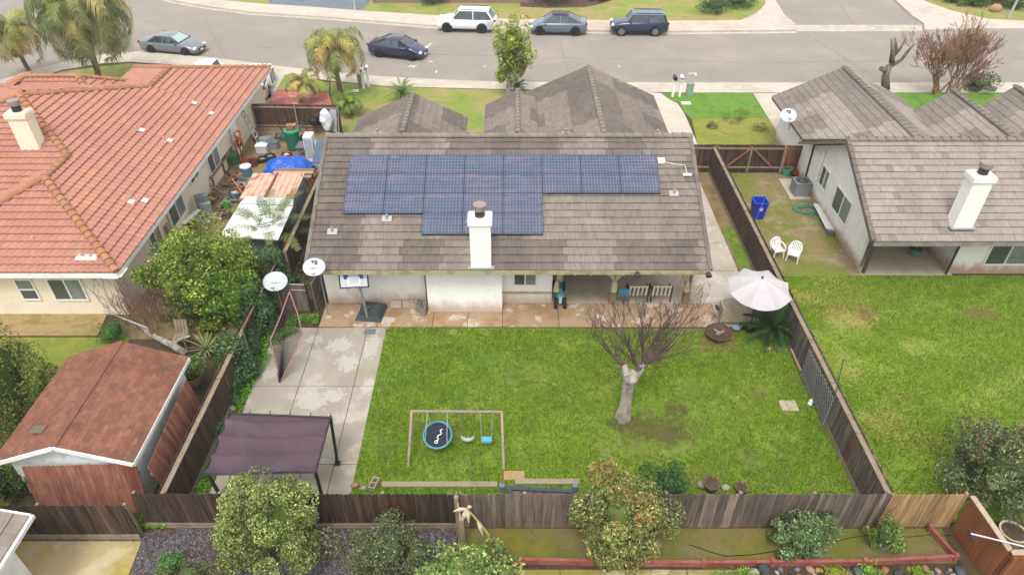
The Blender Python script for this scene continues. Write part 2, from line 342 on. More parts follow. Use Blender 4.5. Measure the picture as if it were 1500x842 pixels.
m_roof_dark = layered('brown_grey_roof_tile', '91867d', [('7b7068', 'noise', .35, .45, .62, .6, (1.6, .45, .45)), ('a3978b', 'noise', .9, .52, .7, .5), ('645a51', 'noise', 7, .46, .7, .65, (3.5, .3, .3)), ('7d7466', 'noise', 3, .6, .75, .4)], .9, (40, .008), tint=True)
m_shingle = layered('red_asphalt_shingle', '97654f', [('865643', 'noise', .6, .45, .62, .7), ('6d5850', 'noise', 1.0, .54, .64, .65), ('a8745c', 'noise', 4, .5, .7, .5), ('5a3c34', 'noise', 30, .5, .75, .5)], .95, (60, .006), tint=True)
m_wood_dark = layered('weathered_dark_fence_wood', '6a5648', [('41332b', 'noise', 1, .42, .62, .85, WOODV), ('8d7a68', 'noise', 1, .55, .72, .6, (9, 9, .6)), ('7d4a30', 'noise', .5, .58, .68, .5), ('2f2621', 'noise', 2.2, .55, .75, .5, (20, 20, 1.4))], .92, (8, .01, WOODV), tint=True)
m_wood_grey = layered('weathered_grey_fence_wood', '877a70', [('62564e', 'noise', 1, .42, .62, .85, WOODV), ('a0948a', 'noise', 1, .55, .72, .6, (9, 9, .6)), ('4a4038', 'noise', 2.2, .55, .75, .5, (20, 20, 1.4)), ('a07f5c', 'height', -.05, .35, .6)], .92, (8, .01, WOODV), tint=True)
m_wood_tan = layered('new_tan_fence_wood', 'c7a477', [('a37c4e', 'noise', 1, .45, .62, .85, WOODV), ('dcc09a', 'noise', 1, .55, .72, .6, (9, 9, .6)), ('84603c', 'noise', 2.2, .58, .75, .5, (20, 20, 1.4))], .9, (8, .008, WOODV), tint=True)
m_wood_brown = layered('brown_stained_fence_wood', 'a4683f', [('8c5530', 'noise', .6, .43, .6, .7, (6, 6, .6)), ('b97c50', 'noise', 1, .55, .72, .6, (9, 9, .6))], .85, (8, .006, WOODV), tint=True)
m_wood_red = layered('red_stained_wood', 'ad745c', [('8f5a46', 'noise', 1, .43, .6, .75, (5, 5, .8)), ('c2937c', 'noise', 1, .56, .7, .6, (9, 9, .7)), ('4a2d24', 'noise', .9, .6, .72, .8, (3, 3, .7))], .88, (8, .006, WOODV), tint=True)
m_rail = layered('weathered_rail_wood', 'a3937c', [('82735f', 'noise', 3, .45, .7, .7), ('b9ab95', 'noise', 9, .5, .7, .5), ('5f5445', 'noise', 25, .56, .75, .5)], .92, (30, .005), tint=True)
m_trim = layered('mossy_cream_trim', 'c9bd98', [('a49a68', 'noise', 2.5, .46, .62, .8), ('8a7f5c', 'noise', 9, .55, .72, .6)], .85)
m_white = pm('f4f3f0', .5, .25, 3)
m_glass = layered('window_glass', '8a9490', [('a9b2ae', 'noise', .8, .5, .6, .5)], .12, spec=.7)
m_glassd = layered('shaded_window_glass', '5c6460', [], .12, spec=.7)
m_bark = layered('pale_bark', 'c2b8ac', [('857a6e', 'noise', 3, .42, .62, .8, (2, 2, .5)), ('cfc6ba', 'noise', 5, .55, .7, .7, (2, 2, .5)), ('5f5449', 'noise', 14, .56, .75, .6, (2, 2, .5))], .95, (12, .02), obj=True)
m_twig = layered('brown_twig', '7c625a', [('5c4640', 'noise', 3, .45, .65, .7)], .9)
m_leaf = layered('leaf', 'ffffff', [], .55, tint=True, spec=.35, leaf=True)
m_frond = layered('palm_frond', 'ffffff', [], .5, tint=True, spec=.3, leaf=True)
def L3(h, g=GAIN*.78):
    c = C(h, g); b = C('ffffff')[0]
    return tuple(x/b for x in c[:3])
# ------------------------------------------------------------ ground, road, pavements, lawns
tag(mesh_obj('ground', [(-500, -300, -.42), (500, -300, -.42), (500, 900, -.42), (-500, 900, -.42)], [(0, 1, 2, 3)], m_sideyard), kind='structure')
tag(mesh_obj('street', [(-120, 40, -.13), (120, 40, -.13), (120, 70, -.13), (60, 110, -.13), (-120, 110, -.13)], [(0, 1, 2, 3, 4)], m_asphalt), kind='structure')
def P(l, z=0.0): return [tuple(at(x, y, z)[:2]) for x, y in l]
near = P([(0, 118), (50, 102), (100, 90), (150, 80), (200, 76), (260, 80), (330, 88), (400, 97), (480, 106), (560, 113), (650, 118), (740, 121), (1000, 122), (1500, 122)])
nearin = P([(0, 131), (50, 116), (90, 103), (150, 93), (190, 91), (250, 95), (320, 102), (400, 107), (480, 118), (560, 126), (650, 129), (740, 131), (1000, 136), (1500, 136)])
near = [(-70, 40), (-48, 45.5)]+near+[(75, near[-1][1])]; nearin = [(-70, 38), (-48, 43.5)]+nearin+[(75, nearin[-1][1])]
setting('lots', [near[::-1]+[(-70, -30), (75, -30)]], m_soil, -.4, -.01)
setting('near_pavement', [near+nearin[::-1]], m_walk, -.12, .014)
kerb = [(x, y-.16) for x, y in near]
def strip(name, A, Bq, mat, z0, z1):
    m = MB()
    for i in range(len(A)-1): m.prism([A[i], A[i+1], Bq[i+1], Bq[i]], z0, z1)
    return tag(m.build(name, mat), kind='structure')
bpy.data.objects.remove(bpy.data.objects['near_pavement'])
strip('near_pavement', near, nearin, m_walk, -.2, .014)
strip('near_gutter', [(x, y+.45) for x, y in near], [(x, y+.01) for x, y in near], m_conc, -.2, -.122)
farout = P([(150, -30), (250, 0), (300, 9), (370, 18), (480, 25), (592, 34), (640, 38), (760, 43), (890, 45), (978, 46), (1165, 44)])
farin = P([(200, -60), (270, -12), (330, 1), (370, 5), (450, 10), (530, 16), (640, 23), (740, 28), (890, 30), (978, 31), (1085, 30)])
strip('far_pavement', farin, farout, m_walk, -.2, .014)
strip('far_gutter', [(x, y-.01) for x, y in farout], [(x, y-.45) for x, y in farout], m_conc, -.2, -.122)
setting('corner_pavement', [P([(1085, 30), (1108, 20), (1120, 8), (1122, 0), (1126, -30), (1118, -60), (1105, -60), (1125, -25), (1137, 2), (1149, 22), (1165, 35), (1165, 44)])], m_walk, -.2, .013)
setting('cross_gutter', [P([(1165, 44), (1165, 35), (1352, 35), (1352, 44)])], m_conc, -.2, -.118)
setting('opposite_corner_pavement', [P([(1270, -60), (1311, 0), (1335, 22), (1354, 35), (1354, 44), (1434, 42), (1500, 42), (1700, 42), (1700, 30), (1500, 31), (1447, 28), (1394, 16), (1360, 4), (1351, 0), (1320, -60)])], m_walk, -.2, .013)
setting('far_lots', [[(x, y) for x, y in farin]+P([(1108, 20), (1120, 8), (1122, 0), (1105, -60)])+[(26, 120), (-40, 120)], P([(1320, -60), (1351, 0), (1360, 4), (1394, 16), (1447, 28), (1500, 31), (1700, 30)])+[(110, 110), (60, 120)]], m_lawnf, -.2, -.004)
setting('far_gravel_bed', [P([(395, 7), (530, 15), (560, -15), (470, -40), (380, -40)])], m_gravelb, -.1, .004)
setting('far_lawn', [P([(532, 15), (560, 0), (760, 0), (760, 28), (640, 22)]), P([(760, 28), (890, 29), (1010, 29), (1020, 0), (985, -30), (900, -30), (898, 2), (860, 12), (760, 13)])], m_lawnf, -.1, .005)
setting('bark_mulch_bed', [P([(800, 0), (898, 0), (880, 6), (856, 11), (800, 12), (762, 10), (762, -20), (880, -25)])], layered('bark_mulch', '6d5248', [('4a362f', 'noise', 4, .4, .7, .8)], .95, (20, .04)), -.1, .012)
# neighbourhood lots seen from above
setting('rear_lawn', [[(-5.17, 13.6), (-5.17, 21.68), (9.3, 21.6), (11.2, 21.4), (11.2, 12.5), (-5.17, 12.5)]], m_lawn, -.1, .02)
setting('neighbour_lawn', [[(11.35, 12.6), (11.35, 25.25), (34, 25.3), (34, 12.6)]], m_lawnr, -.1, .018)
setting('neighbour_side_yard', [[(11.35, 25.27), (11.35, 34.9), (16.6, 34.9), (16.6, 25.27)]], m_sideyard, -.1, .006)
setting('side_strip', [[(10.35, 21.9), (10.35, 35), (11.2, 35), (11.2, 21.9)]], m_dirt, -.1, .008)
setting('side_strip_grass', [[(10.5, 24.2), (10.5, 29.3), (11.18, 29.3), (11.18, 24.2)]], m_lawn, -.1, .012)
slabs = MB()
def slabrow(mb, x0, x1, y0, y1, z=.03, g=.012): mb.prism([(x0+g, y0+g), (x1-g, y0+g), (x1-g, y1-g), (x0+g, y1-g)], -.1, z)
for xa, xb in ((-9.75, -8.0), (-8.0, -5.95), (-5.95, -5.17)):
    for ya, yb in ((12.6, 14.75), (14.75, 18.35), (18.35, 21.68)): slabrow(slabs, xa, xb, ya, yb)
tag(slabs.build('court_slab', m_court), kind='structure')
slabs = MB(); xs = [-8.0, -5.6, -3.3, -1.85, -.4, 1.95, 4.3, 6.6, 8.6]
for a, b in zip(xs, xs[1:]): slabrow(slabs, a, b, 21.72, 23.25)
tag(slabs.build('patio_slab', m_patio), kind='structure')
slabs = MB(); slabrow(slabs, 8.6, 10.35, 21.72, 23.27); 
for y in range(5): slabrow(slabs, 7.72, 10.35, 23.27+y*2.33, 25.6+y*2.33)
tag(slabs.build('side_path', m_conc), kind='structure')
setting('covered_patio_floor', [[(1.7, 23.26), (1.7, 26.6), (7.7, 26.6), (7.7, 23.26)]], m_patiofl, -.1, .032)
setting('fire_pit_pad', [P([(1022, 488), (1050, 480), (1078, 494), (1084, 514), (1026, 512)])], m_dirt, -.1, .026)
setting('neighbour_patio', [[(15.9, 25.3), (15.9, 28.4), (20, 28.4), (20, 25.3)]], m_patiofl, -.1, .03)
setting('air_conditioner_pad', [P([(1140, 263), (1190, 263), (1195, 293), (1158, 293)])], m_conc, -.1, .05)
setting('left_path', [[(-30, 21.2), (-16.9, 21.2), (-17.2, 23), (-30, 23)]], layered('muddy_path', 'b5996c', [('97804e', 'noise', 1.5, .45, .62, .8, (1, 2, 1)), ('8a8a3a', 'noise', 1, .57, .66, .7)], .8, (40, .005)), -.1, .03)
setting('left_lawn', [[(-30, 21.1), (-15.5, 21.1), (-15.5, 19.6), (-16, 12.4), (-30, 12.4)]], m_mossy, -.1, .01)
setting('left_yard_dirt', [[(-16.4, 21), (-16.4, 40.3), (-10.3, 40.3), (-10.2, 21)]], m_dirt, -.1, .0)
setting('red_pad', [P([(388, 160), (404, 133), (482, 136), (488, 160)])], layered('red_painted_concrete', 'c9776b', [('e8b8a8', 'noise', 1.1, .56, .62, .7), ('b5655a', 'noise', 2, .5, .7, .5)], .8), -.1, .02)
setting('front_lawn', [P([(395, 131), (418, 109), (445, 112), (482, 122), (482, 135), (404, 132)]), P([(489, 160), (484, 136), (484, 120), (560, 127), (650, 130), (740, 132), (775, 133), (775, 215), (495, 215)])], m_lawnf, -.1, .006)
setting('driveway', [P([(945, 215), (945, 135), (968, 137), (980, 146), (993, 152), (1003, 168), (1022, 212)])], m_walk, -.1, .02)
setting('green_front_lawn', [P([(968, 137), (1102, 137), (1125, 172), (1012, 174), (1003, 166), (994, 150), (978, 145)])], m_lawng, -.1, .016)
setting('mossy_front_lawn', [P([(1013, 174.5), (1125, 172.5), (1137, 190), (1135, 212), (1022, 212)])], m_mossy, -.1, .018)
setting('neighbour_driveway', [P([(1103, 137), (1180, 137), (1210, 212), (1135, 212), (1137, 192)])], m_walk, -.1, .02)
setting('right_front_lawn', [P([(1300, 137), (1700, 137), (1700, 215), (1300, 215)])], m_lawng, -.1, .012)
setting('left_driveway', [P([(240, 100), (270, 98), (400, 108), (418, 109), (385, 165), (240, 165)])], m_walk, -.1, .018)
setting('left_front_lawn', [P([(0, 133), (50, 118), (90, 105), (190, 93), (260, 98), (236, 140), (-60, 160)])], m_lawnf, -.1, .01)
# lots behind the rear fence
setting('gravel_bed', [[(-16, 5), (-16, 12.2), (-11, 12.2), (-11, 12.35), (-1.65, 12.35), (-1.8, 5)]], m_gravel, -.1, .006)
setting('corner_slab', [[(-20, 9.9), (-11.05, 9.9), (-11.2, 11.9), (-20, 11.9)]], layered('mossy_concrete', 'c6b183', [('b09c3c', 'noise', .45, .47, .6, .85), ('ddd0ae', 'noise', 1, .5, .65, .6)], .75), -.1, .03)
setting('mossy_strip', [[(-1.7, 11.25), (-1.6, 12.35), (13.2, 12.35), (13.1, 11.2), (0, 11.2)]], m_moss2, -.1, .012)
slabs = MB()
for a, b in ((-.4, 1.4), (1.4, 3.3), (3.3, 5.1), (5.1, 6.7)): slabrow(slabs, a, b, 8.4, 11.0, .02)
tag(slabs.build('rear_patio_slab', layered('mossy_rear_concrete', 'a89b68', [('8a8430', 'noise', .6, .45, .58, .85), ('cfc49c', 'noise', 1.2, .52, .62, .7), ('6f682c', 'noise', 6, .54, .7, .5)], .8, (40, .004))), kind='structure')
setting('stone_bed', [[(6.7, 8.4), (6.7, 11.1), (13.3, 11.15), (13.4, 8.4)]], m_soil, -.1, .01)
# painted utility marks on the asphalt
m_paint = pm('e8e4e0', .8, .3)
mk = MB()
for a, b in (((597, 98.5), (611, 96.5)), ((601, 96), (607, 99.5)), ((627, 68), (631, 64)), ((1008, 108), (1019, 107.4)), ((1019, 107.4), (1019.5, 111)), ((628, 90), (634, 91)), ((708, 98), (712, 97)), ((640, 104), (638, 107)), ((905, 97), (909, 98))):
    p, q = at(*a, -.13), at(*b, -.13); d = (q-p).normalized()*.05; n = Vector((-d.y, d.x, 0)); mk.prism([tuple((p-n)[:2]), tuple((q-n)[:2]), tuple((q+n)[:2]), tuple((p+n)[:2])], -.128, -.122)
tag(mk.build('road_paint', m_paint), kind='structure')
mk = MB(); rgc = random.Random(21)
for a, b in (((380, 70), (760, 84)), ((760, 84), (1120, 92)), ((1120, 92), (1500, 86)), ((1180, 50), (1290, 118)), ((820, 60), (835, 118)), ((300, 28), (330, 84)), ((1230, 8), (1250, 34))):
    p, q = at(*a, -.13), at(*b, -.13); n_ = 26; L0 = []
    for i in range(n_+1): t_ = i/n_; c_ = p.lerp(q, t_)+Vector((rgc.uniform(-.12, .12), rgc.uniform(-.1, .1), 0)); L0.append(c_)
    for u_, v_ in zip(L0, L0[1:]):
        if rgc.random() < .2: continue
        d = (v_-u_).normalized()*rgc.uniform(.015, .035); n = Vector((-d.y, d.x, 0)); mk.prism([tuple((u_-n)[:2]), tuple((v_-n)[:2]), tuple((v_+n)[:2]), tuple((u_+n)[:2])], -.129, -.1245)
tag(mk.build('crack_seal', pm('8a817b', .8, .4)), kind='structure')
# ------------------------------------------------------------ roofs
def roof_plane(mb, e0, e1, t0, t1, tw, ch, lift, style, rng, tr=(.93, 1.07), patches=None):
    e0, e1, t0, t1 = map(Vector, (e0, e1, t0, t1)); ux = (e1-e0).normalized(); nrm = ux.cross((t0-e0) if (t0-e0).length > .01 else (t1-e1)).normalized()
    if nrm.z < 0: nrm = -nrm
    vy = nrm.cross(ux); 
    if vy.z < 0: vy = -vy
    H = (t0-e0).dot(vy); n = max(1, round(H/ch))
    U = lambda p: (p-e0).dot(ux)
    l1, r0, r1 = U(t0), U(e1), U(t1)
    umin, umax = min(0, l1), max(r0, r1)
    for i in range(n):
        v0, v1 = i/n, (i+1)/n; a0, b0 = l1*v0, r0+(r1-r0)*v0; a1, b1 = l1*v1, r0+(r1-r0)*v1
        off = (i % 2)*tw*.5 if style != 's' else 0
        k0 = int(math.floor((umin-off)/tw)); k1 = int(math.ceil((umax-off)/tw))
        for k in range(k0, k1+1):
            ua, ub = k*tw+off, (k+1)*tw+off
            ba, bb = max(a0, min(b0, ua)), max(a0, min(b0, ub)); ta, tb = max(a1, min(b1, ua)), max(a1, min(b1, ub))
            if bb-ba < .01 and tb-ta < .01: continue
            f = rng.uniform(*tr)
            if patches: f *= patches(k*tw, i)
            if style == 's':
                ss = 4; hh = .055
                for q in range(ss):
                    x0, x1 = q/ss, (q+1)/ss; z0, z1 = hh*math.sin(PI*x0), hh*math.sin(PI*x1)
                    p0 = e0+ux*(ba+(bb-ba)*x0)+vy*(v0*H-.02)+nrm*(lift+z0); p1 = e0+ux*(ba+(bb-ba)*x1)+vy*(v0*H-.02)+nrm*(lift+z1)
                    p2 = e0+ux*(ta+(tb-ta)*x1)+vy*(v1*H)+nrm*(.008+z1*.9); p3 = e0+ux*(ta+(tb-ta)*x0)+vy*(v1*H)+nrm*(.008+z0*.9)
                    mb.add([p0, p1, p2, p3, p0-nrm*(lift+z0*.6), p1-nrm*(lift+z1*.6)], [(0, 1, 2, 3), (1, 0, 4, 5)], f)
            else:
                g = .004 if style == 'shingle' else .0025; lf = lift*rng.uniform(.8, 1.25)
                p0 = e0+ux*(ba+g)+vy*(v0*H-.015)+nrm*lf; p1 = e0+ux*(bb-g)+vy*(v0*H-.015)+nrm*lf
                p2 = e0+ux*(tb-g)+vy*(v1*H)+nrm*.006; p3 = e0+ux*(ta+g)+vy*(v1*H)+nrm*.006
                mb.add([p0, p1, p2, p3, p0-nrm*lf, p1-nrm*lf], [(0, 1, 2, 3), (1, 0, 4, 5), (0, 3, 4), (2, 1, 5)], f)
def caps(mb, p0, p1, r, step, rng, tint=(.8, .95), flat=.75):
    p0, p1 = Vector(p0), Vector(p1); d = p1-p0; n = max(1, round(d.length/step)); x = d.normalized(); y = Vector((0, 0, 1)).cross(x).normalized(); z = x.cross(y)
    for i in range(n):
        a = p0+d*(i/n); b = p0+d*((i+1.12)/n); V = []; f = rng.uniform(*tint)
        for (q, rr, l) in ((a, r, .02), (b, r*.84, -.012)):
            for k in range(7):
                t = PI*k/6; V.append(q+y*rr*math.cos(t)+z*(rr*math.sin(t)*flat+l))
        F = [(k, k+1, k+8, k+7) for k in range(6)]+[tuple(range(7))]
        mb.add(V, F, f)
def ledge(pts, z=0): return pts
def window(root, c, w, h, n, mat_f=None, split='v', ratio=.5, dark=True, depth=.07, sill=False):
    n = Vector(n).normalized(); x = Vector((0, 0, 1)).cross(n).normalized(); z = Vector((0, 0, 1)); c = Vector(c)
    M = Matrix((x, n, z)).transposed(); fb = MB(); t = .06
    for s in (-1, 1):
        fb.box(c+x*s*(w/2-t/2), (t, depth, h), M=M); fb.box(c+z*s*(h/2-t/2), (w-2*t, depth, t), M=M)
    if split == 'v': fb.box(c+x*(w*(ratio-.5)), (t*.9, depth*.8, h-2*t), M=M)
    if split == 'h': fb.box(c+z*(h*(ratio-.5)), (w-2*t, depth*.8, t*.9), M=M)
    f = fb.build('window', mat_f or m_white, root)
    if split == 'v':
        B1('pane', c-x*(w*.25-t*.2)-n*.012, (w/2-t*1.4, .02, h-2*t), m_glassd, f, M=M); B1('pane', c+x*(w*.25-t*.2)-n*.012, (w/2-t*1.4, .02, h-2*t), m_glass, f, M=M)
    elif split == 'h':
        B1('pane', c-z*(h*.25-t*.2)-n*.012, (w-2*t, .02, h/2-t*1.4), m_glassd, f, M=M); B1('pane', c+z*(h*.25-t*.2)-n*.012, (w-2*t, .02, h/2-t*1.4), m_glass, f, M=M)
    else: B1('pane', c-n*.012, (w-2*t, .02, h-2*t), m_glassd, f, M=M)
    if sill: B1('sill', c-z*(h/2+.03)+n*.03, (w+.1, .12, .05), mat_f or m_white, f, M=M)
    return f
m_metal = pm('c4c4c6', .4, .3, 5, metal=.3); m_metal_d = pm('5a5652', .45, .4, 6, metal=.6)
def vent(root, p, kind='flash'):
    m = MB(); p = Vector(p); sgn = 1
    m.box(p+Vector((0, 0, .06)), (.4, .28, .02), M=Matrix.Rotation(.42, 3, 'X')); m.tube([p, p+Vector((0, 0, .26))], .045, 10)
    return m.build('roof_vent', m_metal, root)
def chimney(root, base_c, w, d, z0, z1, mat, capw=.12):
    x, y = base_c; m = MB(); m.box((x, y, (z0+z1)/2), (w, d, z1-z0)); ch = m.build('chimney', mat, root)
    m = MB(); m.box((x, y, z1+.09), (w+capw, d+capw, .2)); m.box((x, y, z1+.21), (w+capw-.06, d+capw-.06, .06)); m.build('chimney_crown', mat, ch)
    m = MB(); m.lathe([(.2, z1+.22), (.19, z1+.5), (.21, z1+.5), (.21, z1+.53)], (x, y, 0), 20); m.build('flue', m_metal_d, ch)
    m = MB(); m.lathe([(.25, z1+.53), (.25, z1+.74), (.02, z1+.78)], (x, y, 0), 20); m.build('flue_cap', pm('a89c92', .45, .4), ch)
    m = MB(); m.box((x, y, z0+.03), (w+.24, d+.2, .06)); m.build('flashing', m_metal, ch)
    return ch
rng = random.Random(4)
# ---------------- centre house
CH = T('tiled_house', 'white stucco house with grey brown tile roof under the blue solar panels', 'house', (0, 28, 0))
SL = .455; EY, EZ, RY, RZ = 22.15, 2.62, 28.3, 5.42
wl = MB(); wl.prism([(-7.9, 23.3), (1.7, 23.3), (1.7, 26.6), (7.55, 26.6), (7.55, 33.6), (-7.9, 33.6)], -.1, 2.5)
for x in (-7.9, 7.45): wl.add([(x, 23.3, 2.5), (x, 33.6, 2.5), (x, 28.3, 5.1), (x+.1, 23.3, 2.5), (x+.1, 33.6, 2.5), (x+.1, 28.3, 5.1)], [(0, 1, 2), (3, 5, 4), (0, 2, 5, 3), (1, 4, 5, 2), (0, 3, 4, 1)])
for x0, x1, y1 in ((-8.2, -2.8, 35.9), (-1.2, 2.0, 37.7), (.9, 7.9, 39.1)): wl.prism([(x0, 33.7), (x1, 33.7), (x1, y1), (x0, y1)], -.1, 2.5)
wl.build('wall', m_stucco_w, CH)
rf = MB(); dk = MB()
def pat(u, i):
    c = int(u/1.7); h = math.sin(c*12.9898+(i//4)*78.233)*43758.5; h -= math.floor(h)
    return .76 if h < .42 else 1.1
def gable_y(x0, x1, xr, y0, y1, zr, ze=2.62, kind='flat', rfm=None, dkm=None, yl=None, tw=.33, ch=.36, lift=.03, capm=None):
    # ridge along Y, gable end facing the street (+Y)
    m, d = rfm or rf, dkm or dk
    yl = yl or y0
    roof_plane(m, (x0, y1, ze), (x0, yl, ze), (xr, y1, zr), (xr, y0, zr), tw, ch, lift, kind, rng, patches=pat)
    roof_plane(m, (x1, y0, ze), (x1, y1, ze), (xr, y0, zr), (xr, y1, zr), tw, ch, lift, kind, rng, patches=pat)
    d.slab([(x0+.02, y1-.02, ze-.015), (x0+.02, yl, ze-.015), (xr, y0, zr-.015), (xr, y1-.02, zr-.015)], .16); d.slab([(x1-.02, y0, ze-.015), (x1-.02, y1-.02, ze-.015), (xr, y1-.02, zr-.018), (xr, y0, zr-.018)], .16)
roof_plane(rf, (-8.17, EY, EZ), (7.85, EY, EZ), (-8.17, RY, RZ), (7.85, RY, RZ), .33, .36, .05, 'flat', rng, patches=pat)
roof_plane(rf, (7.85, 34.45, EZ), (-8.17, 34.45, EZ), (7.85, RY, RZ), (-8.17, RY, RZ), .33, .36, .05, 'flat', rng, patches=pat)
dk.slab([(-8.15, EY+.03, EZ-.015), (7.83, EY+.03, EZ-.015), (7.83, RY, RZ-.02), (-8.15, RY, RZ-.02)], .17)
dk.slab([(7.83, 34.4, EZ-.015), (-8.15, 34.4, EZ-.015), (-8.15, RY, RZ-.024), (7.83, RY, RZ-.024)], .17)
gable_y(-8.5, -2.45, -5.4, 31, 36.5, 4.0, yl=34.3); gable_y(-1.5, 2.3, .3, 31, 38.15, 3.55); gable_y(.45, 8.35, 4.4, 30.5, 39.55, 4.42)
# barge tiles down the two gable edges
for x, s in ((-8.17, -1), (7.85, 1)):
    n = 18
    for i in range(n):
        y = EY+(RY-EY)*(i+.5)/n; z = EZ+(RZ-EZ)*(i+.5)/n+.05; M = Matrix.Rotation(math.atan(SL)+.03, 3, 'X'); rf.box((x, y, z), (.16, (RY-EY)/n*1.12, .06), M=M, tint=rng.uniform(.7, .95)); rf.box((x+s*.07, y, z-.07), (.03, (RY-EY)/n*1.1, .16), M=M, tint=rng.uniform(.65, .85))
roofo = rf.build('roof', m_roof_dark, CH); dk.build('roof_deck', m_trim, CH)
cp = MB(); caps(cp, (-8.2, RY, RZ+.01), (7.9, RY, RZ+.01), .17, .42, rng); cp.build('ridge_cap', m_roof_tile, CH)
for xr, y0, y1, z in ((-5.4, 31.6, 36.5, 4.0), (.3, 32.5, 38.15, 3.55), (4.4, 30.6, 39.55, 4.42)): cp = MB(); caps(cp, (xr, y0, z+.01), (xr, y1, z+.01), .15, .42, rng); cp.build('ridge_cap', m_roof_tile, CH)
bm_ = MB(); bm_.box((-.16, EY-.02, EZ-.1), (15.9, .05, .18)); bm_.build('fascia', m_trim, CH)
B1('patio_beam', (4.7, 23.2, 2.3), (6.2, .16, .3), m_trim, CH)
for (x, y) in ((4.3, 23.3), (7.45, 23.3)):
    m = MB(); m.box((x, y, 1.15), (.2, .2, 2.3)); m.box((x, y, .35), (.26, .26, .7)); ps = m.build('patio_post', pm('9a8468', .85, .5, 3), CH)
for (x, y, s) in ((1.85, 23.2, 1), (4.3, 23.18, -1), (4.3, 23.18, 1), (7.4, 23.18, -1)):
    m = MB()
    for i in range(5):
        xo = s*.07*i; m.tube([(x+s*.02+xo*2.0, y, 2.3), (x+s*.05+xo*.9, y-.02, 1.7), (x+s*.03, y-.03, 1.2+.02*i)], [.035, .03, .03], 6, rng.uniform(.9, 1.1))
    m.tube([(x+s*.03, y-.03, 1.3), (x+s*.03, y-.03, 1.15), (x+s*.02, y-.03, .8)], [.07, .09, .13], 8)
    m.build('curtain', layered('cream_curtain', 'e0d3a8', [('b9aa7c', 'noise', 6, .45, .65, .6)], .9, tint=True), CH)
B1('chimney_chase', (-1.97, 23.0, 1.12), (3.12, .62, 2.2), m_stucco_w, CH)
chimney(CH, (-1.22, 22.52), .8, .6, 2.66, 4.68, m_stucco_w)
B1('downpipe', (-3.62, 23.22, 1.2), (.07, .07, 2.4), m_metal_d, CH)
window(CH, (.55, 23.28, 1.55), 1.0, 1.15, (0, -1, 0)); B1('wall_ledge', (.62, 23.25, .62), (2.1, .06, .06), m_trim, CH)
window(CH, (3.3, 26.57, 1.3), 1.9, 2.1, (0, -1, 0)); window(CH, (6.2, 26.57, 1.5), 1.4, 1.1, (0, -1, 0))
for q in ((487, 341), (567, 322), (987, 285)):
    n = (0, -SL, 1); u = at(*q, 3); p = None
    for z in [2.7+.01*k for k in range(280)]:
        a = at(*q, z)
        if abs(EZ+SL*(a.y-EY)-z) < .012: p = a; break
    if p: vent(CH, p)
for x, y in ((7.55, 37), (1.95, 36.2)): pass
for x, y, z in ((-6.6, 31.5, 4.0), (2.6, 31.2, 4.15), (7.0, 31.0, 4.2)):
    m = MB(); m.tube([(x, y, z-.2), (x, y, z+.25)], .06, 10); m.box((x, y, z+.02), (.4, .3, .03)); m.build('roof_vent', m_metal, CH)
for x in (4.95, 7.75):
    m = MB(); m.lathe([(.07, 0), (.13, .18), (.12, .2)], (0, 0, 0), 12, M=Matrix.Rotation(R(120), 3, 'X')); m2 = m.build('floodlight', m_metal_d, None); m2.parent = CH; m2.location = Vector((x, EY-.1, EZ-.02))-Vector((0, 28, 0))
# solar panels lie on brackets just over the tiles
m_cell = layered('solar_cell', '323f5c', [('5c5068', 'noise', .8, .47, .6, .7, (.5, 3, 3)), ('86647a', 'noise', .9, .55, .64, .55, (.6, 5, 5)), ('4f6c88', 'noise', 2, .5, .7, .5)], .16, spec=.9, tint=True)  # purplish and reddish streaks are reflections painted into the cell colour
m_frame = pm('2e3a4c', .4, .2); m_gridl = pm('808a9c', .5, .1)
m = MB(); W_, H_ = 1.66, 1.0
pf = MB(); pf.box((0, 0, 0), (W_, H_, .045))
pc = MB(); pg = MB()
for i in range(12):
    for j in range(6):
        pc.poly([(-W_/2+.02+i*(W_-.04)/12+.0095, -H_/2+.02+j*(H_-.04)/6+.0095, .0245), (-W_/2+.02+(i+1)*(W_-.04)/12-.0095, -H_/2+.02+j*(H_-.04)/6+.0095, .0245), (-W_/2+.02+(i+1)*(W_-.04)/12-.0095, -H_/2+.02+(j+1)*(H_-.04)/6-.0095, .0245), (-W_/2+.02+i*(W_-.04)/12+.0095, -H_/2+.02+(j+1)*(H_-.04)/6-.0095, .0245)], rng.uniform(.85, 1.15))
pg.poly([(-W_/2+.02, -H_/2+.02, .0235), (W_/2-.02, -H_/2+.02, .0235), (W_/2-.02, H_/2-.02, .0235), (-W_/2+.02, H_/2-.02, .0235)])
PV = T('solar_panel', '', 'solar panel', (0, 0, 0), 'solar panels on the grey roof')
pf.build('frame', m_frame, PV); pc.build('cells', m_cell, PV); pg.build('backing', m_gridl, PV)
ordn = ['first', 'second', 'third', 'fourth', 'fifth', 'sixth', 'seventh', 'eighth']; rown = ['top', 'second', 'third', 'bottom']
th = math.atan(SL); first = True
for r_, (i0, i1) in enumerate(((0, 8), (0, 8), (0, 5), (2, 5))):
    for i in range(i0, i1):
        v = 1.02; y = 27.2-(r_+.5)*v*math.cos(th)*.99; x = -6.96+(i+.5)*1.647+.0*r_; z = EZ+SL*(y-EY)+.15
        lab = 'blue solar panel, %s from the left in the %s row of the array' % (ordn[i-i0], rown[r_])
        if first: o = PV; o.location = (x, y, z); o['label'] = lab; first = False
        else: o = dup(PV, (x, y, z), 0, lab)
        o.rotation_euler = (th, 0, 0); o.scale = (.985, 1, 1)
jb = T('junction_box', 'small white electrical box with conduit on the grey roof beside the solar panels', 'electrical box', (6.45, 26.9, 4.85))
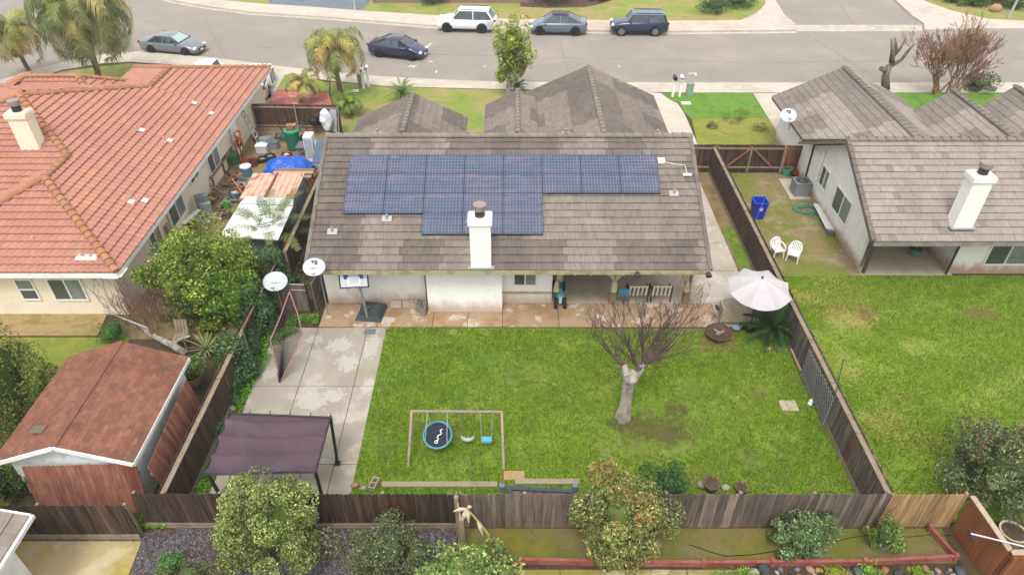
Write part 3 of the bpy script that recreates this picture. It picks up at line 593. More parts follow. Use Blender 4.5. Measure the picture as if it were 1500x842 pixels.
B1('box', (6.4, 26.95, 4.92), (.3, .25, .16), m_white, jb); m = MB(); m.tube([(6.5, 26.9, 4.9), (7.0, 26.8, 4.82), (7.4, 26.75, 4.8), (7.45, 26.3, 4.62)], .012, 6); m.box((7.45, 26.3, 4.6), (.35, .14, .05)); m.build('conduit', m_white, jb)
# ---------------- left house, terracotta
LH = T('terracotta_house', 'cream stucco house with orange red terracotta tile roof at the left edge', 'house', (-20, 30, 0))
s = .36; ze = 2.6; rr = MB(); dd = MB(); xe = -15.55
def hipz(d): return ze+s*d
A = (-20.15, 26.6, hipz(4.6)); Bp = (-20.15, 28.6, hipz(4.6)); Cc = (-23.85, 32.3, hipz(8.3)); N1 = (-19.9, 36.95, hipz(4.35)); N2 = (-19.9, 39.75, hipz(4.35))
XW = -32.2; YS, YN = 24.0, 41.3
def rp(e0, e1, t0, t1, tl=(.94, 1.05)): roof_plane(rr, e0, e1, t0, t1, .3, .37, .07, 's', rng, tl)
# east slope, split in trapezoids that share the slope plane
rp((xe, 22, ze), (xe, 28.6, ze), A, Bp)
rp((xe, 28.6, ze), (xe, 36.95, ze), (-20.15, 28.6, hipz(4.6)), (-20.15, 36.95, hipz(4.6)))
rp((-20.15, 28.6, hipz(4.6)), (-20.15, 36.95, hipz(4.6)), Cc, (-23.85, 32.9, hipz(8.3)))
rp((xe, 36.95, ze), (xe, 44.1, ze), (-19.9, 36.95, hipz(4.35)), N2)
# south hip of the south wing and its west slope, main south slope
rp((-24.75, 22, ze), (xe, 22, ze), A, A)
rp((-24.75, 28.6, ze), (-24.75, 22, ze), Bp, A)
rp((XW, YS, ze), (xe, YS, ze), (-23.85, 32.3, hipz(8.3)), Cc)
rp((xe, YN-.1, ze), (XW, YN-.1, ze), (-23.85, 32.9, hipz(8.3)), (-24.0, 32.9, hipz(8.3)))
rp((XW, YN-.1, ze), (XW, YS, ze), (-24.0, 32.9, hipz(8.3)), (-24.0, 32.3, hipz(8.3)))
rp((-24.25, 44.1, ze), (-24.25, 36, ze), N2, (-19.9, 36, hipz(4.35)))
rp((xe, 44.1, ze), (-24.25, 44.1, ze), N2, N2)
# entry wing beyond
rp((-31, 42.9, ze), (-31, 36, ze), (-28, 39.9, 3.9), (-28, 36, 3.9)); rp((-31, 36.4, 2.6), (-22.7, 36.4, 2.6), (-27.8, 38.9, 4), (-24.9, 38.9, 4)); rp((-22.7, 41.5, 2.6), (-31, 41.5, 2.6), (-24.9, 38.9, 4), (-27.8, 38.9, 4)); rp((-22.7, 36.4, 2.6), (-22.7, 41.5, 2.6), (-24.9, 38.9, 4), (-24.9, 38.9, 4))
rr.build('roof', m_roof_red, LH)
for pl in ([(xe, 22, ze), (xe, 44.1, ze), N2, N1, Cc, Bp, A], [(-24.75, 22, ze), (xe, 22, ze), A], [(XW, YS, ze), (-24.75, YS, ze), (-20.15, YS+4.6, hipz(4.6)), Cc], [(XW, YN, ze), (XW, YS, ze), (-24, 32.3, hipz(8.3)), (-24, 32.9, hipz(8.3))], [(-24.25, 44.1, ze), (-24.25, 41.3, ze), N1, N2], [(xe, 44.1, ze), (-24.25, 44.1, ze), N2]):
    dd.slab([Vector(p)-Vector((0, 0, .04)) for p in pl], .05)
dd.build('roof_deck', m_white, LH)
ff = MB(); ff.beam((xe-.02, 22-.02, ze-.12), (xe-.02, 44.1, ze-.12), .05, .22); ff.beam((-24.75, 22-.02, ze-.12), (xe-.02, 22-.02, ze-.12), .05, .22); ff.box((xe-.3, 33, ze-.2), (.6, 22.2, .03)); ff.box((-20.1, 22.3, ze-.2), (9.3, .6, .03)); ff.build('fascia', m_white, LH)
m_capred = layered('ridge_terracotta', 'b98a68', [('c97a55', 'noise', 1.5, .45, .65, .7), ('99745a', 'noise', 4, .52, .7, .5)], .85, tint=True)
cp = MB()
for p, q in (((xe, 22, ze), A), ((-24.75, 22, ze), A), (A, Bp), (Bp, Cc), (Cc, N1), (N1, N2), ((xe, 44.1, ze), N2), ((-24.25, 44.1, ze), N2), ((-27.8, 38.9, 4), (-24.9, 38.9, 4)), ((-22.7, 36.4, 2.6), (-24.9, 38.9, 4)), ((-22.7, 41.5, 2.6), (-24.9, 38.9, 4)), ((-31, 36.4, 2.6), (-27.8, 38.9, 4)), ((XW, YS, ze), (-24, 32.3, hipz(8.3)))):
    cp = MB(); caps(cp, Vector(p)+Vector((0, 0, .05)), Vector(q)+Vector((0, 0, .06)), .17, .38, rng, (.85, 1.1), .85); cp.build('ridge_cap', m_capred, LH)
wl = MB(); wl.prism([(-24.2, 22.55), (-16.15, 22.55), (-16.15, 43.5), (-23.7, 43.5), (-23.7, 40.8), (-31.7, 40.8), (-31.7, 24.6), (-24.2, 24.6)], -.1, 2.45); wl.build('wall', m_stucco_c, LH)
chimney(LH, (-21.95, 29.2), .85, .6, 4.35, 5.95, m_stucco_c)
window(LH, hz(40, 424, 22.52), .75, 1.1, (0, -1, 0), split='h'); window(LH, hz(99, 424, 22.52), 1.4, 1.15, (0, -1, 0))
def onx(px, py, X):
    u = (px-750)/FPX; v = (py-421)/FPX; t = X/u
    return Vector((X, t*(math.cos(PITCH)-v*math.sin(PITCH)), CAM_H-t*(math.sin(PITCH)+v*math.cos(PITCH))))
for px, py, w_, h_, sp in ((228, 349, 1.1, 1.2, 'v'), (260, 310, 1.7, 1.3, 'v'), (313, 234, 1.6, 1.35, 'v'), (284, 257, 1.1, .45, 'v'), (400, 118, 1, 1, 'v')):
    p = onx(px, py, -16.12); window(LH, (p.x, p.y, max(1.45, min(1.75, p.z))), w_, h_, (1, 0, 0), split=sp)
m = MB(); p = onx(345, 200, -16.05); m.box((-16.08, p.y, 1.05), (.08, .95, 2.1)); m.build('side_door', m_white, LH)
m = MB(); m.tube([(-16.05, 27.6, 2.4), (-16.05, 27.6, .9), (-16.05, 27.2, .5)], .03, 8); m.box((-16.03, 27.3, 1.2), (.18, .35, .5)); m.build('utility_meter', pm('b5ad96', .6), LH)
m_flw = pm('dcd6d0', .5, .2)
for q in ((283, 153), (308, 168), (206, 193), (190, 298), (210, 296), (247, 208), (128, 380), (57, 356)):
    best = None
    for z in [2.65+.01*k for k in range(260)]:
        a = at(*q, z); zz = min(hipz(xe-a.x), hipz(a.y-22) if a.x > -24.75 and a.y < 26.6 else 99)
        if abs(zz-z) < .012: best = a; break
    if best is None: continue
    m = MB(); east = best.y-22 > xe-best.x; M = Matrix.Rotation(math.atan(s), 3, 'Y' if east else 'X')
    if q == (128, 380): m.box(best+Vector((0, 0, .1)), (.85, .3, .03), M=M)
    elif q not in ((57, 356),): m.box(best+Vector((.1, 0, .09)), (.26, .34, .02), M=M)
    m.tube([best+Vector((-.25, .1, 0)), best+Vector((-.25, .1, .25))], .035, 8); m.build('roof_vent', m_flw, LH)
# ---------------- right house
RH = T('grey_roof_house', 'pale stucco house with grey brown tile roof and white chimney at the right edge', 'house', (20, 29, 0))
rf = MB(); dk = MB(); EX = 15.15; RY2, RZ2, EY2, EZ2 = 28.85, 4.98, 24.2, 2.6
def pat2(u, i):
    h = math.sin(u*3.1+i*1.7)*43758.5; h -= math.floor(h); return .82 if h < .04 else 1.08
roof_plane(rf, (EX, EY2, EZ2), (36, EY2, EZ2), (EX, RY2, RZ2), (36, RY2, RZ2), .33, .36, .05, 'flat', rng, (.95, 1.05), patches=pat2)
roof_plane(rf, (36, 33.9, EZ2-.1), (EX, 33.9, EZ2-.1), (36, RY2, RZ2), (EX, RY2, RZ2), .33, .36, .05, 'flat', rng, patches=pat2)
dk.slab([(EX+.02, EY2+.03, EZ2-.015), (36, EY2+.03, EZ2-.015), (36, RY2, RZ2-.02), (EX+.02, RY2, RZ2-.02)], .18); dk.slab([(36, 33.8, EZ2-.12), (EX+.02, 33.8, EZ2-.12), (EX+.02, RY2, RZ2-.025), (36, RY2, RZ2-.025)], .18)
gable_y(15.35, 22.9, 19.12, 30.2, 39.4, 4.38, ze=2.62, yl=33.8); gable_y(22.3, 26.6, 24.1, 30.3, 36.6, 4.15, ze=2.9); gable_y(25.6, 31, 27.6, 30.3, 36.9, 4.25, ze=2.6)
gl = [(EX, EY2+i*(RY2-EY2)/14, EZ2+i*(RZ2-EZ2)/14) for i in range(15)]
for i in range(14): rf.beam(Vector(gl[i])+Vector((0, 0, .07)), Vector(gl[i+1])+Vector((0, .03, .05)), .18, .07, tint=rng.uniform(.5, .68)); rf.beam(Vector(gl[i])+Vector((-.08, 0, -.02)), Vector(gl[i+1])+Vector((-.08, .02, -.02)), .04, .2, tint=rng.uniform(.5, .7))
rf.build('roof', m_roof_tile, RH); dk.build('roof_deck', pm('8d8272', .9, .5), RH)
cp = MB(); caps(cp, (EX, RY2, RZ2), (36, RY2, RZ2), .17, .42, rng, (.7, .85)); cp.build('ridge_cap', m_roof_tile, RH)
for xr, y0, y1, z in ((19.12, 29.9, 39.4, 4.38), (24.1, 30.2, 36.6, 4.15), (27.6, 30.2, 36.9, 4.25)): cp = MB(); caps(cp, (xr, y0, z), (xr, y1, z), .17, .42, rng, (.7, .85)); cp.build('ridge_cap', m_roof_tile, RH)
wl = MB(); wl.prism([(15.85, 28.35), (19.8, 28.35), (19.8, 25.45), (36, 25.45), (36, 33.4), (22.2, 33.4), (22.2, 38.9), (15.95, 38.9), (15.95, 33.4), (15.85, 33.4)], -.1, 2.42)
wl.prism([(15.85, 28.35), (16.0, 28.35), (16.0, 25.9), (15.85, 25.9)], -.1, 2.42)
wl.add([(15.87, 25.9, 2.42), (15.87, 33.4, 2.42), (15.87, 28.85, 4.75), (16, 25.9, 2.42), (16, 33.4, 2.42), (16, 28.85, 4.75)], [(0, 1, 2), (3, 5, 4), (0, 2, 5, 3), (1, 4, 5, 2), (0, 3, 4, 1)])
wl.build('wall', m_stucco_r, RH)
chimney(RH, (18.95, 24.95), .8, .62, 2.95, 5.15, m_stucco_r)
for px, py, w_, h_ in ((1209, 258, 1.0, 1.1), (1233, 301, 1.9, 1.25)): p = onx(px, py, 15.83); window(RH, (15.82, p.y, max(1.4, min(1.7, p.z))), w_, h_, (-1, 0, 0))
window(RH, (18.0, 28.32, 1.5), 2.0, 1.1, (0, -1, 0)); window(RH, hz(1478, 372, 25.42), 1.9, 1.2, (0, -1, 0))
m = MB(); m.beam((16.0, 25.45, 0), (16.0, 25.45, 2.45), .12, .12); m.build('patio_post', pm('5f5650', .9, .5), RH)
m = MB(); m.beam((15.2, EY2, 2.47), (36, EY2, 2.47), .05, .2); m.build('gutter', pm('a39b92', .6, .6, 2), RH)
for q_ in (((15.8, 33.3, 2.5), (15.8, 33.2, 0)), ((19.78, 25.4, 2.4), (19.72, 25.35, 0))): m = MB(); m.tube(q_, .05, 8); m.build('downpipe', pm('4a4642', .5), RH)
m = MB(); m.box((19.75, 26.6, 1.5), (.14, .22, .3)); m.build('meter', m_metal_d, RH)
# conduit column beside the gable
m = MB(); m.tube([(15.76, 31.9, 2.9), (15.76, 31.9, 1.2)], .06, 8); m.build('pipe', m_white, RH)
# ---------------- corner roof at lower left
BH = T('corner_house', 'grey tile roof corner with white gutter and white wall at the lower left corner', 'house', (-15, 9, 0))
rf = MB(); roof_plane(rf, (-13.05, 8.8, 2.6), (-13.05, 11.05, 2.6), (-19, 8.8, 4.6), (-16.5, 11.05, 3.75), .33, .36, .05, 'flat', rng); rf.build('roof', m_roof_tile, BH)
m = MB(); m.slab([(-13.07, 8.8, 2.58), (-13.07, 11.03, 2.58), (-19, 11.03, 4.5), (-19, 8.8, 4.5)], .12); m.build('roof_deck', m_white, BH)
m = MB(); m.beam((-13.0, 8.8, 2.52), (-13.0, 11.1, 2.52), .12, .12); m.beam((-13.0, 11.06, 2.55), (-19, 11.06, 4.5), .05, .18); m.tube([(-13.05, 11.0, 2.4), (-13.3, 10.9, 2.1)], .05, 8); m.build('gutter', m_white, BH)
m = MB(); m.prism([(-13.75, 8), (-13.75, 10.7), (-20, 10.7), (-20, 8)], -.1, 2.45); m.build('wall', m_white, BH)
# ---------------- shed
SH = T('shed', 'garden shed with brownish red shingle roof and white trim in the left yard', 'shed', (-13.4, 15.4, 0))
rf = MB(); a0, a1, xr = -11.3, -15.5, -13.4
roof_plane(rf, (a0, 13.15, 2.15), (a0, 17.7, 2.15), (xr, 13.15, 2.9), (xr, 17.7, 2.9), .25, .16, .01, 'shingle', rng, (.8, 1.15)); roof_plane(rf, (a1, 17.7, 2.15), (a1, 13.15, 2.15), (xr, 17.7, 2.9), (xr, 13.15, 2.9), .25, .16, .01, 'shingle', rng, (.8, 1.15))
rf.beam((xr-.05, 13.15, 2.895), (xr-.05, 17.7, 2.895), .11, .02, tint=.88); rf.beam((xr+.05, 13.15, 2.897), (xr+.05, 17.7, 2.897), .11, .02, tint=.88)
rf.build('roof', m_shingle, SH)
m = MB(); m.slab([(a0, 13.17, 2.14), (a0, 17.68, 2.14), (xr, 17.68, 2.885), (xr, 13.17, 2.885)], .06); m.slab([(a1, 17.68, 2.14), (a1, 13.17, 2.14), (xr, 13.17, 2.884), (xr, 17.68, 2.884)], .06)
m.beam((a0, 13.13, 2.08), (xr, 13.13, 2.83), .04, .14); m.beam((a1, 13.13, 2.08), (xr, 13.13, 2.83), .04, .14); m.beam((a0+.02, 13.15, 2.06), (a0+.02, 17.7, 2.06), .04, .14); m.build('fascia', m_white, SH)
m = MB(); m.prism([(-11.55, 13.4), (-11.55, 17.5), (-15.2, 17.5), (-15.2, 13.4)], -.1, 2.1); m.add([(-11.55, 13.4, 2.1), (-15.2, 13.4, 2.1), (xr, 13.4, 2.8), (-11.55, 13.45, 2.1), (-15.2, 13.45, 2.1), (xr, 13.45, 2.8)], [(0, 2, 1), (3, 4, 5), (0, 3, 5, 2), (1, 2, 5, 4)]); m.build('wall', pm('e6eae8', .7, .4, 3), SH)
for q in ((-12.0, 13.4), (-12.3, 16.1)): B1('roof_patch', (-14.35+q[0]+12, q[1]+.6, 2.66) if q[0] == -12.0 else (-12.9, 15.9, 2.75), (.4, .3, .03), pm('7d6f66', .9), SH) if q[0] == -12.0 else None
# ------------------------------------------------------------ fences
def fence(name, label, p0, p1, h, mat, tr=(.75, 1.15), rail=0, kick=0, group='wooden board fences', zb=.0, step=2.4, dog=True, pw=.14, special=None, gap=.006, wood2=None, seed=1, double=False):
    rg = random.Random(seed); p0 = Vector((p0[0], p0[1], 0)); p1 = Vector((p1[0], p1[1], 0)); d = p1-p0; L = d.length; x = d/L; nrm = Vector((x.y, -x.x, 0))
    f = T(name, label, 'fence', tuple(p0), group); n = max(1, round(L/pw)); m = MB(); bl = 1
    for i in range(n):
        a = p0+x*(L*i/n+gap/2); b = p0+x*(L*(i+1)/n-gap/2); hh = h+rg.uniform(-.015, .02); w_ = (b-a).length; off = nrm*rg.uniform(-.004, .004); ln = rg.uniform(-.006, .006)
        if rg.random() < .12: bl = rg.uniform(.8, 1.2)
        c = .035 if dog else .002; prof = [(0, zb), (w_, zb), (w_+ln, hh-c), (w_-c+ln, hh), (c+ln, hh), (ln, hh-c)]
        V = [a+off+x*u+Vector((0, 0, z))+nrm*s for s in (-.009, .009) for u, z in prof]; k = 6
        tn = rg.uniform(*tr)*bl
        if special: tn = special(i/n, tn, rg)
        m.add(V, [tuple(range(k))[::-1], tuple(range(k, 2*k))]+[(j, (j+1) % k, k+(j+1) % k, k+j) for j in range(k)], tn)
    m.build('boards', mat, f)
    s = rail if rail else -1
    for z in (h-.2, .35):
        m = MB(); m.beam(p0+nrm*s*.035+Vector((0, 0, z)), p1+nrm*s*.035+Vector((0, 0, z)), .045, .09); m.build('rail', wood2 or m_rail, f)
    np_ = max(1, round(L/step))
    for i in range(np_+1):
        q = p0+x*(L*i/np_*.996+.02)+nrm*s*.105; B1('post', (q.x, q.y, (h-.06)/2), (.09, .09, h-.06), wood2 or m_rail, f, rz=math.atan2(x.y, x.x))
    if double:      # second row of boards below the top rail on the other face
        m = MB()
        for i in range(n):
            a = p0+x*(L*(i+.1)/n)+nrm*s*.155; b = p0+x*(L*(i+.96)/n)+nrm*s*.155; tn = rg.uniform(*tr); tn = special(i/n, tn, rg) if special else tn
            m.beam(a.lerp(b, .5)+Vector((0, 0, .03)), a.lerp(b, .5)+Vector((0, 0, h-.16)), (b-a).length, .016, tint=tn, up=tuple(nrm))
        m.build('lower_boards', mat, f); m = MB(); m.beam(p0+nrm*s*.09+Vector((0, 0, h-.13)), p1+nrm*s*.09+Vector((0, 0, h-.13)), .17, .04); m.build('cap_rail', wood2 or m_rail, f); kick = kick*7.5 if kick else 0
    if kick:
        m = MB(); m.beam(p0+nrm*kick*.02+Vector((0, 0, .11)), p1+nrm*kick*.02+Vector((0, 0, .11)), .04, .22); m.build('kickboard', wood2 or m_rail, f)
    return f
def streak(t, tn, rg):
    return tuple(tn*c for c in ((1.0, 1.0, 1.0) if rg.random() > .12 else (1.5, 1.42, 1.35)))
F0 = fence('board_fence', 'dark brown board fence at the lower left running behind the red roofed shed', (-24, 12.0), (-11.25, 12.02), 1.66, m_wood_dark, (.55, 1.0), rail=-1, kick=1, special=streak, seed=2)
m = MB(); m.beam(at(122, 742, 1.5)+Vector((0, -.02, 0)), at(146, 782, .05), .06, .05); m.build('red_brace', pm('b5544c', .8, .4), F0)
fence('board_fence', 'dark board fence between the left fence corner and the large round shrub', (-11.2, 12.42), (-6.1, 12.4), 1.67, m_wood_dark, (.5, .85), rail=-1, kick=1, seed=3)
fence('board_fence', 'blackish streaked board fence just right of the large round shrub', (-6.05, 12.4), (-1.62, 12.4), 1.67, m_wood_dark, (.45, .8), rail=-1, kick=1, special=streak, seed=4)
fence('board_fence', 'weathered grey board fence behind the dead banana plant', (-1.58, 12.4), (2.3, 12.4), 1.67, m_wood_grey, (.7, 1.0), rail=-1, special=streak, seed=5)
fence('board_fence', 'dark grey board fence right of the reddish leaved shrub', (2.35, 12.4), (11.15, 12.4), 1.67, m_wood_grey, (.6, 1.0), rail=-1, special=streak, seed=6)
fence('board_fence', 'newer light tan board fence at the lower right corner', (11.2, 12.42), (13.45, 12.42), 1.62, m_wood_tan, (.8, 1.15), rail=-1, seed=7, wood2=m_wood_tan)
fence('board_fence', 'board fence with pale top rail between the shed yard and the concrete court', (-10.42, 12.5), (-10.3, 19.6), 1.68, m_wood_dark, (.6, 1.0), rail=1, kick=1, seed=8, special=streak, double=True)
fence('board_fence', 'leaning board fence overgrown with ivy beside the concrete court', (-10.3, 19.7), (-10.15, 24.4), 1.68, m_wood_dark, (.6, 1.0), rail=1, seed=9)
fence('board_fence', 'board fence along the cluttered side yard, left of the tiled house', (-10.0, 24.9), (-9.95, 35.2), 1.72, m_wood_dark, (.6, 1.0), rail=1, kick=1, seed=10, double=True)
fence('board_fence', 'board fence with umbrella beside it, upper stretch of the right boundary', (11.2, 21.6), (11.2, 34.9), 1.7, m_wood_dark, (.65, 1.05), rail=-1, kick=-1, seed=11, double=True)
RF = fence('board_fence', 'streaked board fence with lattice panel, lower stretch of the right boundary', (11.22, 12.5), (11.2, 21.5), 1.7, m_wood_grey, (.55, 1.1), rail=-1, kick=-1, seed=12, double=True, special=lambda t, tn, rg: tuple(tn*c for c in ((1.3, .75, .6) if .22 < t < .26 else (1.5, 1.45, 1.4) if rg.random() < .15 else (1, 1, 1))))
m = MB()   # lattice panel fixed on the lower stretch
for k in range(-8, 20):
    y0 = 16.4+k*.2
    for sg in (-1, 1):
        a = Vector((10.98, y0, .1)); L = 1.35; b = a+Vector((0, sg*L, L)); 
        ya, yb = a.y, b.y
        pts = []
        for t in (0, 1): pass
        lo, hi = 16.4, 18.9
        t0, t1 = 0, 1
        if sg > 0: t0 = max(0, (lo-ya)/L); t1 = min(1, (hi-ya)/L)
        else: t0 = max(0, (ya-hi)/L); t1 = min(1, (ya-lo)/L)
        if t1 > t0+.05: m.beam(a.lerp(b, t0), a.lerp(b, t1), .008, .035, up=(1, 0, 0), tint=1)
m.build('lattice', pm('8d8f8a', .8, .4), RF)
for a, b in (((11.1, 19.2), (11.1, 20.3)),): B1('garden_edging', (11.02, 19.6, .18), (.08, 1.2, .1), pm('c4a58c', .9, .4), RF)
fence('board_fence', 'dark board fence with pale rail across the end of the cluttered side yard', (-15.9, 40.4), (-10.6, 40.2), 1.75, m_wood_dark, (.6, 1.05), rail=1, kick=1, seed=13)
fence('board_fence', 'short angled board fence with a white bundle leaning on it, near the palm', (-10.55, 40.2), (-9.8, 36.6), 1.75, m_wood_dark, (.6, 1.0), rail=1, seed=14)
G = fence('fence_gate', 'dark board gate with pale rails beside the tiled house, end of the side path', (8.2, 35.0), (11.15, 34.95), 1.7, m_wood_dark, (.65, 1.05), rail=1, seed=15)
G2 = fence('fence_gate', 'wide board gate with reddish diagonal braces between the two grey roofed houses', (11.3, 34.95), (15.0, 34.9), 1.7, m_wood_dark, (.65, 1.1), rail=1, seed=16)
for a, b in (((11.9, .35), (13.1, 1.5)), ((14.5, .4), (13.3, 1.5)), ((13.15, .1), (13.15, 1.6))):
    m = MB(); m.beam((a[0], 34.84, a[1]), (b[0], 34.84, b[1]), .04, .09); m.build('brace', m_wood_red, G2)
fence('board_fence', 'short reddish brown board gate against the pale stucco house', (15.05, 34.9), (16.3, 34.85), 1.7, m_wood_red, (.5, .8), rail=1, seed=17, wood2=m_wood_red)
f1 = fence('stained_fence', 'smooth brown stained board fence with pale cap running to the lower right corner', (13.5, 12.35), (13.62, 10.62), 1.62, m_wood_brown, (.8, 1.1), rail=-1, group='brown stained fences', seed=18, dog=False, pw=.3, wood2=m_wood_brown)
m = MB(); m.beam((13.5, 12.35, 1.64), (13.62, 10.6, 1.64), .16, .04); m.build('cap_board', pm('cbb39a', .8, .4), f1)
f2 = fence('stained_fence', 'brown stained board fence with pale cap at the very lower right corner', (13.68, 10.55), (16.5, 10.6), 1.62, m_wood_brown, (.8, 1.1), rail=1, group='brown stained fences', seed=19, dog=False, pw=.3, wood2=m_wood_brown)
m = MB(); m.beam((13.62, 10.55, 1.64), (16.5, 10.6, 1.64), .16, .04); m.build('cap_board', pm('cbb39a', .8, .4), f2)
# panels leaning on the shed
for nm, lab, a, b, h, lean, tr in (('leaning_boards', 'large reddish board panel leaning against the front of the shed', (-14.75, 12.85), (-11.35, 12.95), 1.9, (0, .38), (.75, 1.15)), ('leaning_boards', 'weathered orange brown board panel leaning beside the right wall of the shed', (-10.75, 13.3), (-10.95, 17.0), 1.75, (-.3, 0), (.8, 1.3))):
    rg = random.Random(h); p = T(nm, lab, 'wood panel', (a[0], a[1], 0), 'loose board panels by the shed'); a = Vector((*a, 0)); b = Vector((*b, 0)); d = b-a; n = int(d.length/.14); m = MB(); up = Vector((lean[0], lean[1], h))
    for i in range(n):
        q = a+d*(i/n); e = d/n*.96; nn = d.cross(up).normalized()*.02; t = rg.uniform(*tr); t = (t*.65, t*.5, t*.48) if (i > n*.86 and h > 1.8) else t
        m.add([q, q+e, q+e+up*.98, q+e*.75+up, q+e*.25+up, q+up*.98]+[v+nn for v in (q, q+e, q+e+up*.98, q+e*.75+up, q+e*.25+up, q+up*.98)], [(0, 5, 4, 3, 2, 1), (6, 7, 8, 9, 10, 11)]+[(j, (j+1) % 6, 6+(j+1) % 6, 6+j) for j in range(6)], t)
    m.build('boards', m_wood_red, p)
    for z in (.2, .8):
        m = MB(); m.beam(a+up*z-nn*2, b+up*z-nn*2, .05, .09); m.build('rail', m_wood_red, p)
# divider post at the rear lots
dv = T('fence_end', 'weathered split fence posts standing in front of the grey board fence', 'fence post', (-1.6, 12.2, 0))
for x, y, h, w_ in ((-1.62, 12.2, 1.85, .12), (-1.45, 11.7, 1.5, .14)): B1('post', (x, y, h/2), (w_, w_, h), m_rail, dv)
m = MB(); m.beam((-1.6, 12.2, 1.6), (-1.45, 11.6, 1.4), .05, .1); m.build('rail', m_rail, dv)
# red timber edging
ed = T('timber_edging', 'low red stained timber edging around the mossy bed behind the rear fence', 'edging', (6, 11.1, 0))
pts = [(-.75, 10.4), (.28, 11.2), (3.0, 11.13), (5.6, 11.1), (7.6, 11.12), (10.3, 11.14), (13.05, 11.3), (12.75, 12.25)]
m_red = layered('red_stained_timber', 'a8645a', [('94453a', 'noise', 2, .45, .65, .7), ('cf9a8a', 'noise', 3, .55, .68, .6, (1, 6, 6)), ('5f3028', 'noise', 12, .56, .75, .5)], .85)
for a, b in zip(pts, pts[1:]):
    m = MB(); m.beam((*a, .11), (*b, .11), .05, .23); m.beam((*a, .242), (*b, .242), .09, .03); m.build('board', m_red, ed)
for a in pts: B1('post', (a[0], a[1], .16), (.12, .12, .32), m_red, ed)
# river stones
rs_ = random.Random(8)
stone_meshes = []
scol = {'grey': ('9a9a98', '878b8f'), 'tan': ('c9a27c', 'b8936f'), 'orange': ('c9813f', 'bd7f4a'), 'pale': ('dccdb8', 'd8cfc4'), 'dark': ('5f6468', '4f5356')}
protos = {}
for cn, hs_ in scol.items():
    for v in range(3):
        m = MB(); m.ball((0, 0, 0), (1, .78, .55), 10); V = [Vector(q) for q in m.V]; sd_ = hash((len(cn), v)) % 97
        V = [q*(1+.22*noise.noise(q*1.3+Vector((sd_, 0, 0)))) for q in V]; me = bpy.data.meshes.new('stone'); me.from_pydata([tuple(q) for q in V], [], m.F); me.materials.append(pm(hs_[v % 2], .7, .5, 1.5, bump=(9, .03))); me.polygons.foreach_set('use_smooth', [True]*len(me.polygons)); protos[(cn, v)] = me
placed = []
names_ = list(scol)
for k in range(900):
    if len(placed) >= 175: break
    x = rs_.uniform(6.9, 13.15); y = rs_.uniform(10.5, 11.0); r = rs_.choice((.08, .1, .12, .15, .2))*rs_.uniform(.8, 1.15)
    if any((x-a)**2+(y-b)**2 < ((r+c)*.82)**2 for a, b, c in placed): continue
    placed.append((x, y, r)); cn = rs_.choice(['grey', 'tan', 'pale', 'dark', 'tan', 'grey', 'orange', 'pale'])
    o = bpy.data.objects.new('river_stone', protos[(cn, rs_.randint(0, 2))]); COL.objects.link(o); o.location = (x, y, .01+r*.38); o.scale = (r, r, r); o.rotation_euler = (rs_.uniform(-.2, .2), rs_.uniform(-.2, .2), rs_.uniform(0, 6.3))
    tag(o, cn+' rounded river stone in the stone bed below the red timber edging', 'stone', 'river stones, '+cn)
# ------------------------------------------------------------ foliage materials and plants
def plant(name, label, cat, c, base, r, n, size, seed, cols, trunk=True, group=None, tr=.06, tbark=None, **k):
    t = T(name, label, cat, (base[0], base[1], 0), group)
    if trunk:
        rg = random.Random(seed)
        for q in range(4):
            m = MB(); a = rg.uniform(0, 6.28); m.tube([(base[0]+.05*math.cos(a), base[1]+.05*math.sin(a), 0), (base[0]+.3*r[0]*math.cos(a), base[1]+.3*r[1]*math.sin(a), c[2]*.6), (c[0]+.55*r[0]*math.cos(a), c[1]+.55*r[1]*math.sin(a), c[2]+r[2]*.3)], [tr, tr*.7, tr*.25], 7); m.build('stem', tbark or m_bark, t)
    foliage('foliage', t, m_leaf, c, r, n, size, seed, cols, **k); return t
G1 = [L3('93a456'), L3('7a9244'), L3('b0b66c'), L3('5a7430'), L3('c8c684')]
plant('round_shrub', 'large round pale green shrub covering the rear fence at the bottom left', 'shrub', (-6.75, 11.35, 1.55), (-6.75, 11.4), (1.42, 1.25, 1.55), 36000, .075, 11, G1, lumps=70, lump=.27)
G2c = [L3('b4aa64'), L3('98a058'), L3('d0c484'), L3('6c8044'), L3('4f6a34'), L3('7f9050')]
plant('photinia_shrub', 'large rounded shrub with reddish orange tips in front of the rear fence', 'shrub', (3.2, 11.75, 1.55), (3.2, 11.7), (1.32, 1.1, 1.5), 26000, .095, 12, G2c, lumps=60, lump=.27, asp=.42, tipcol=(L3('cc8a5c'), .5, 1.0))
plant('dark_shrub', 'darker green shrub behind the reddish tipped shrub, inside the rear lawn', 'shrub', (4.85, 13.3, .85), (4.8, 13.3), (.85, .7, .85), 5000, .07, 13, [L3('4f7838'), L3('5f8a44'), L3('3f6030')])
plant('grey_green_shrub', 'loose grey green shrub on the gravel in front of the blackish fence', 'shrub', (-3.6, 11.1, .8), (-3.6, 11.1), (1.0, .9, .85), 14000, .065, 14, [L3('7f8a5c'), L3('6a7848'), L3('959c70'), L3('55603c')], lumps=60, lump=.3, core=True)
plant('leafy_shrub', 'bright green leafy shrub at the bottom edge beside the split fence posts', 'shrub', (-1.35, 10.45, .75), (-1.35, 10.4), (1.25, .8, .8), 6500, .13, 15, [L3('8fae5c'), L3('a8c074'), L3('6f9048'), L3('b5b868')], lumps=50, asp=.4)
plant('oval_shrub', 'neat oval shrub with pale leaf tips before the dark grey fence at right', 'shrub', (8.65, 11.75, .62), (8.65, 11.7), (1.0, .68, .66), 9000, .075, 16, [L3('7f9a5c'), L3('a9b488'), L3('5f8044'), L3('4f6e38')], lumps=50, lump=.25)
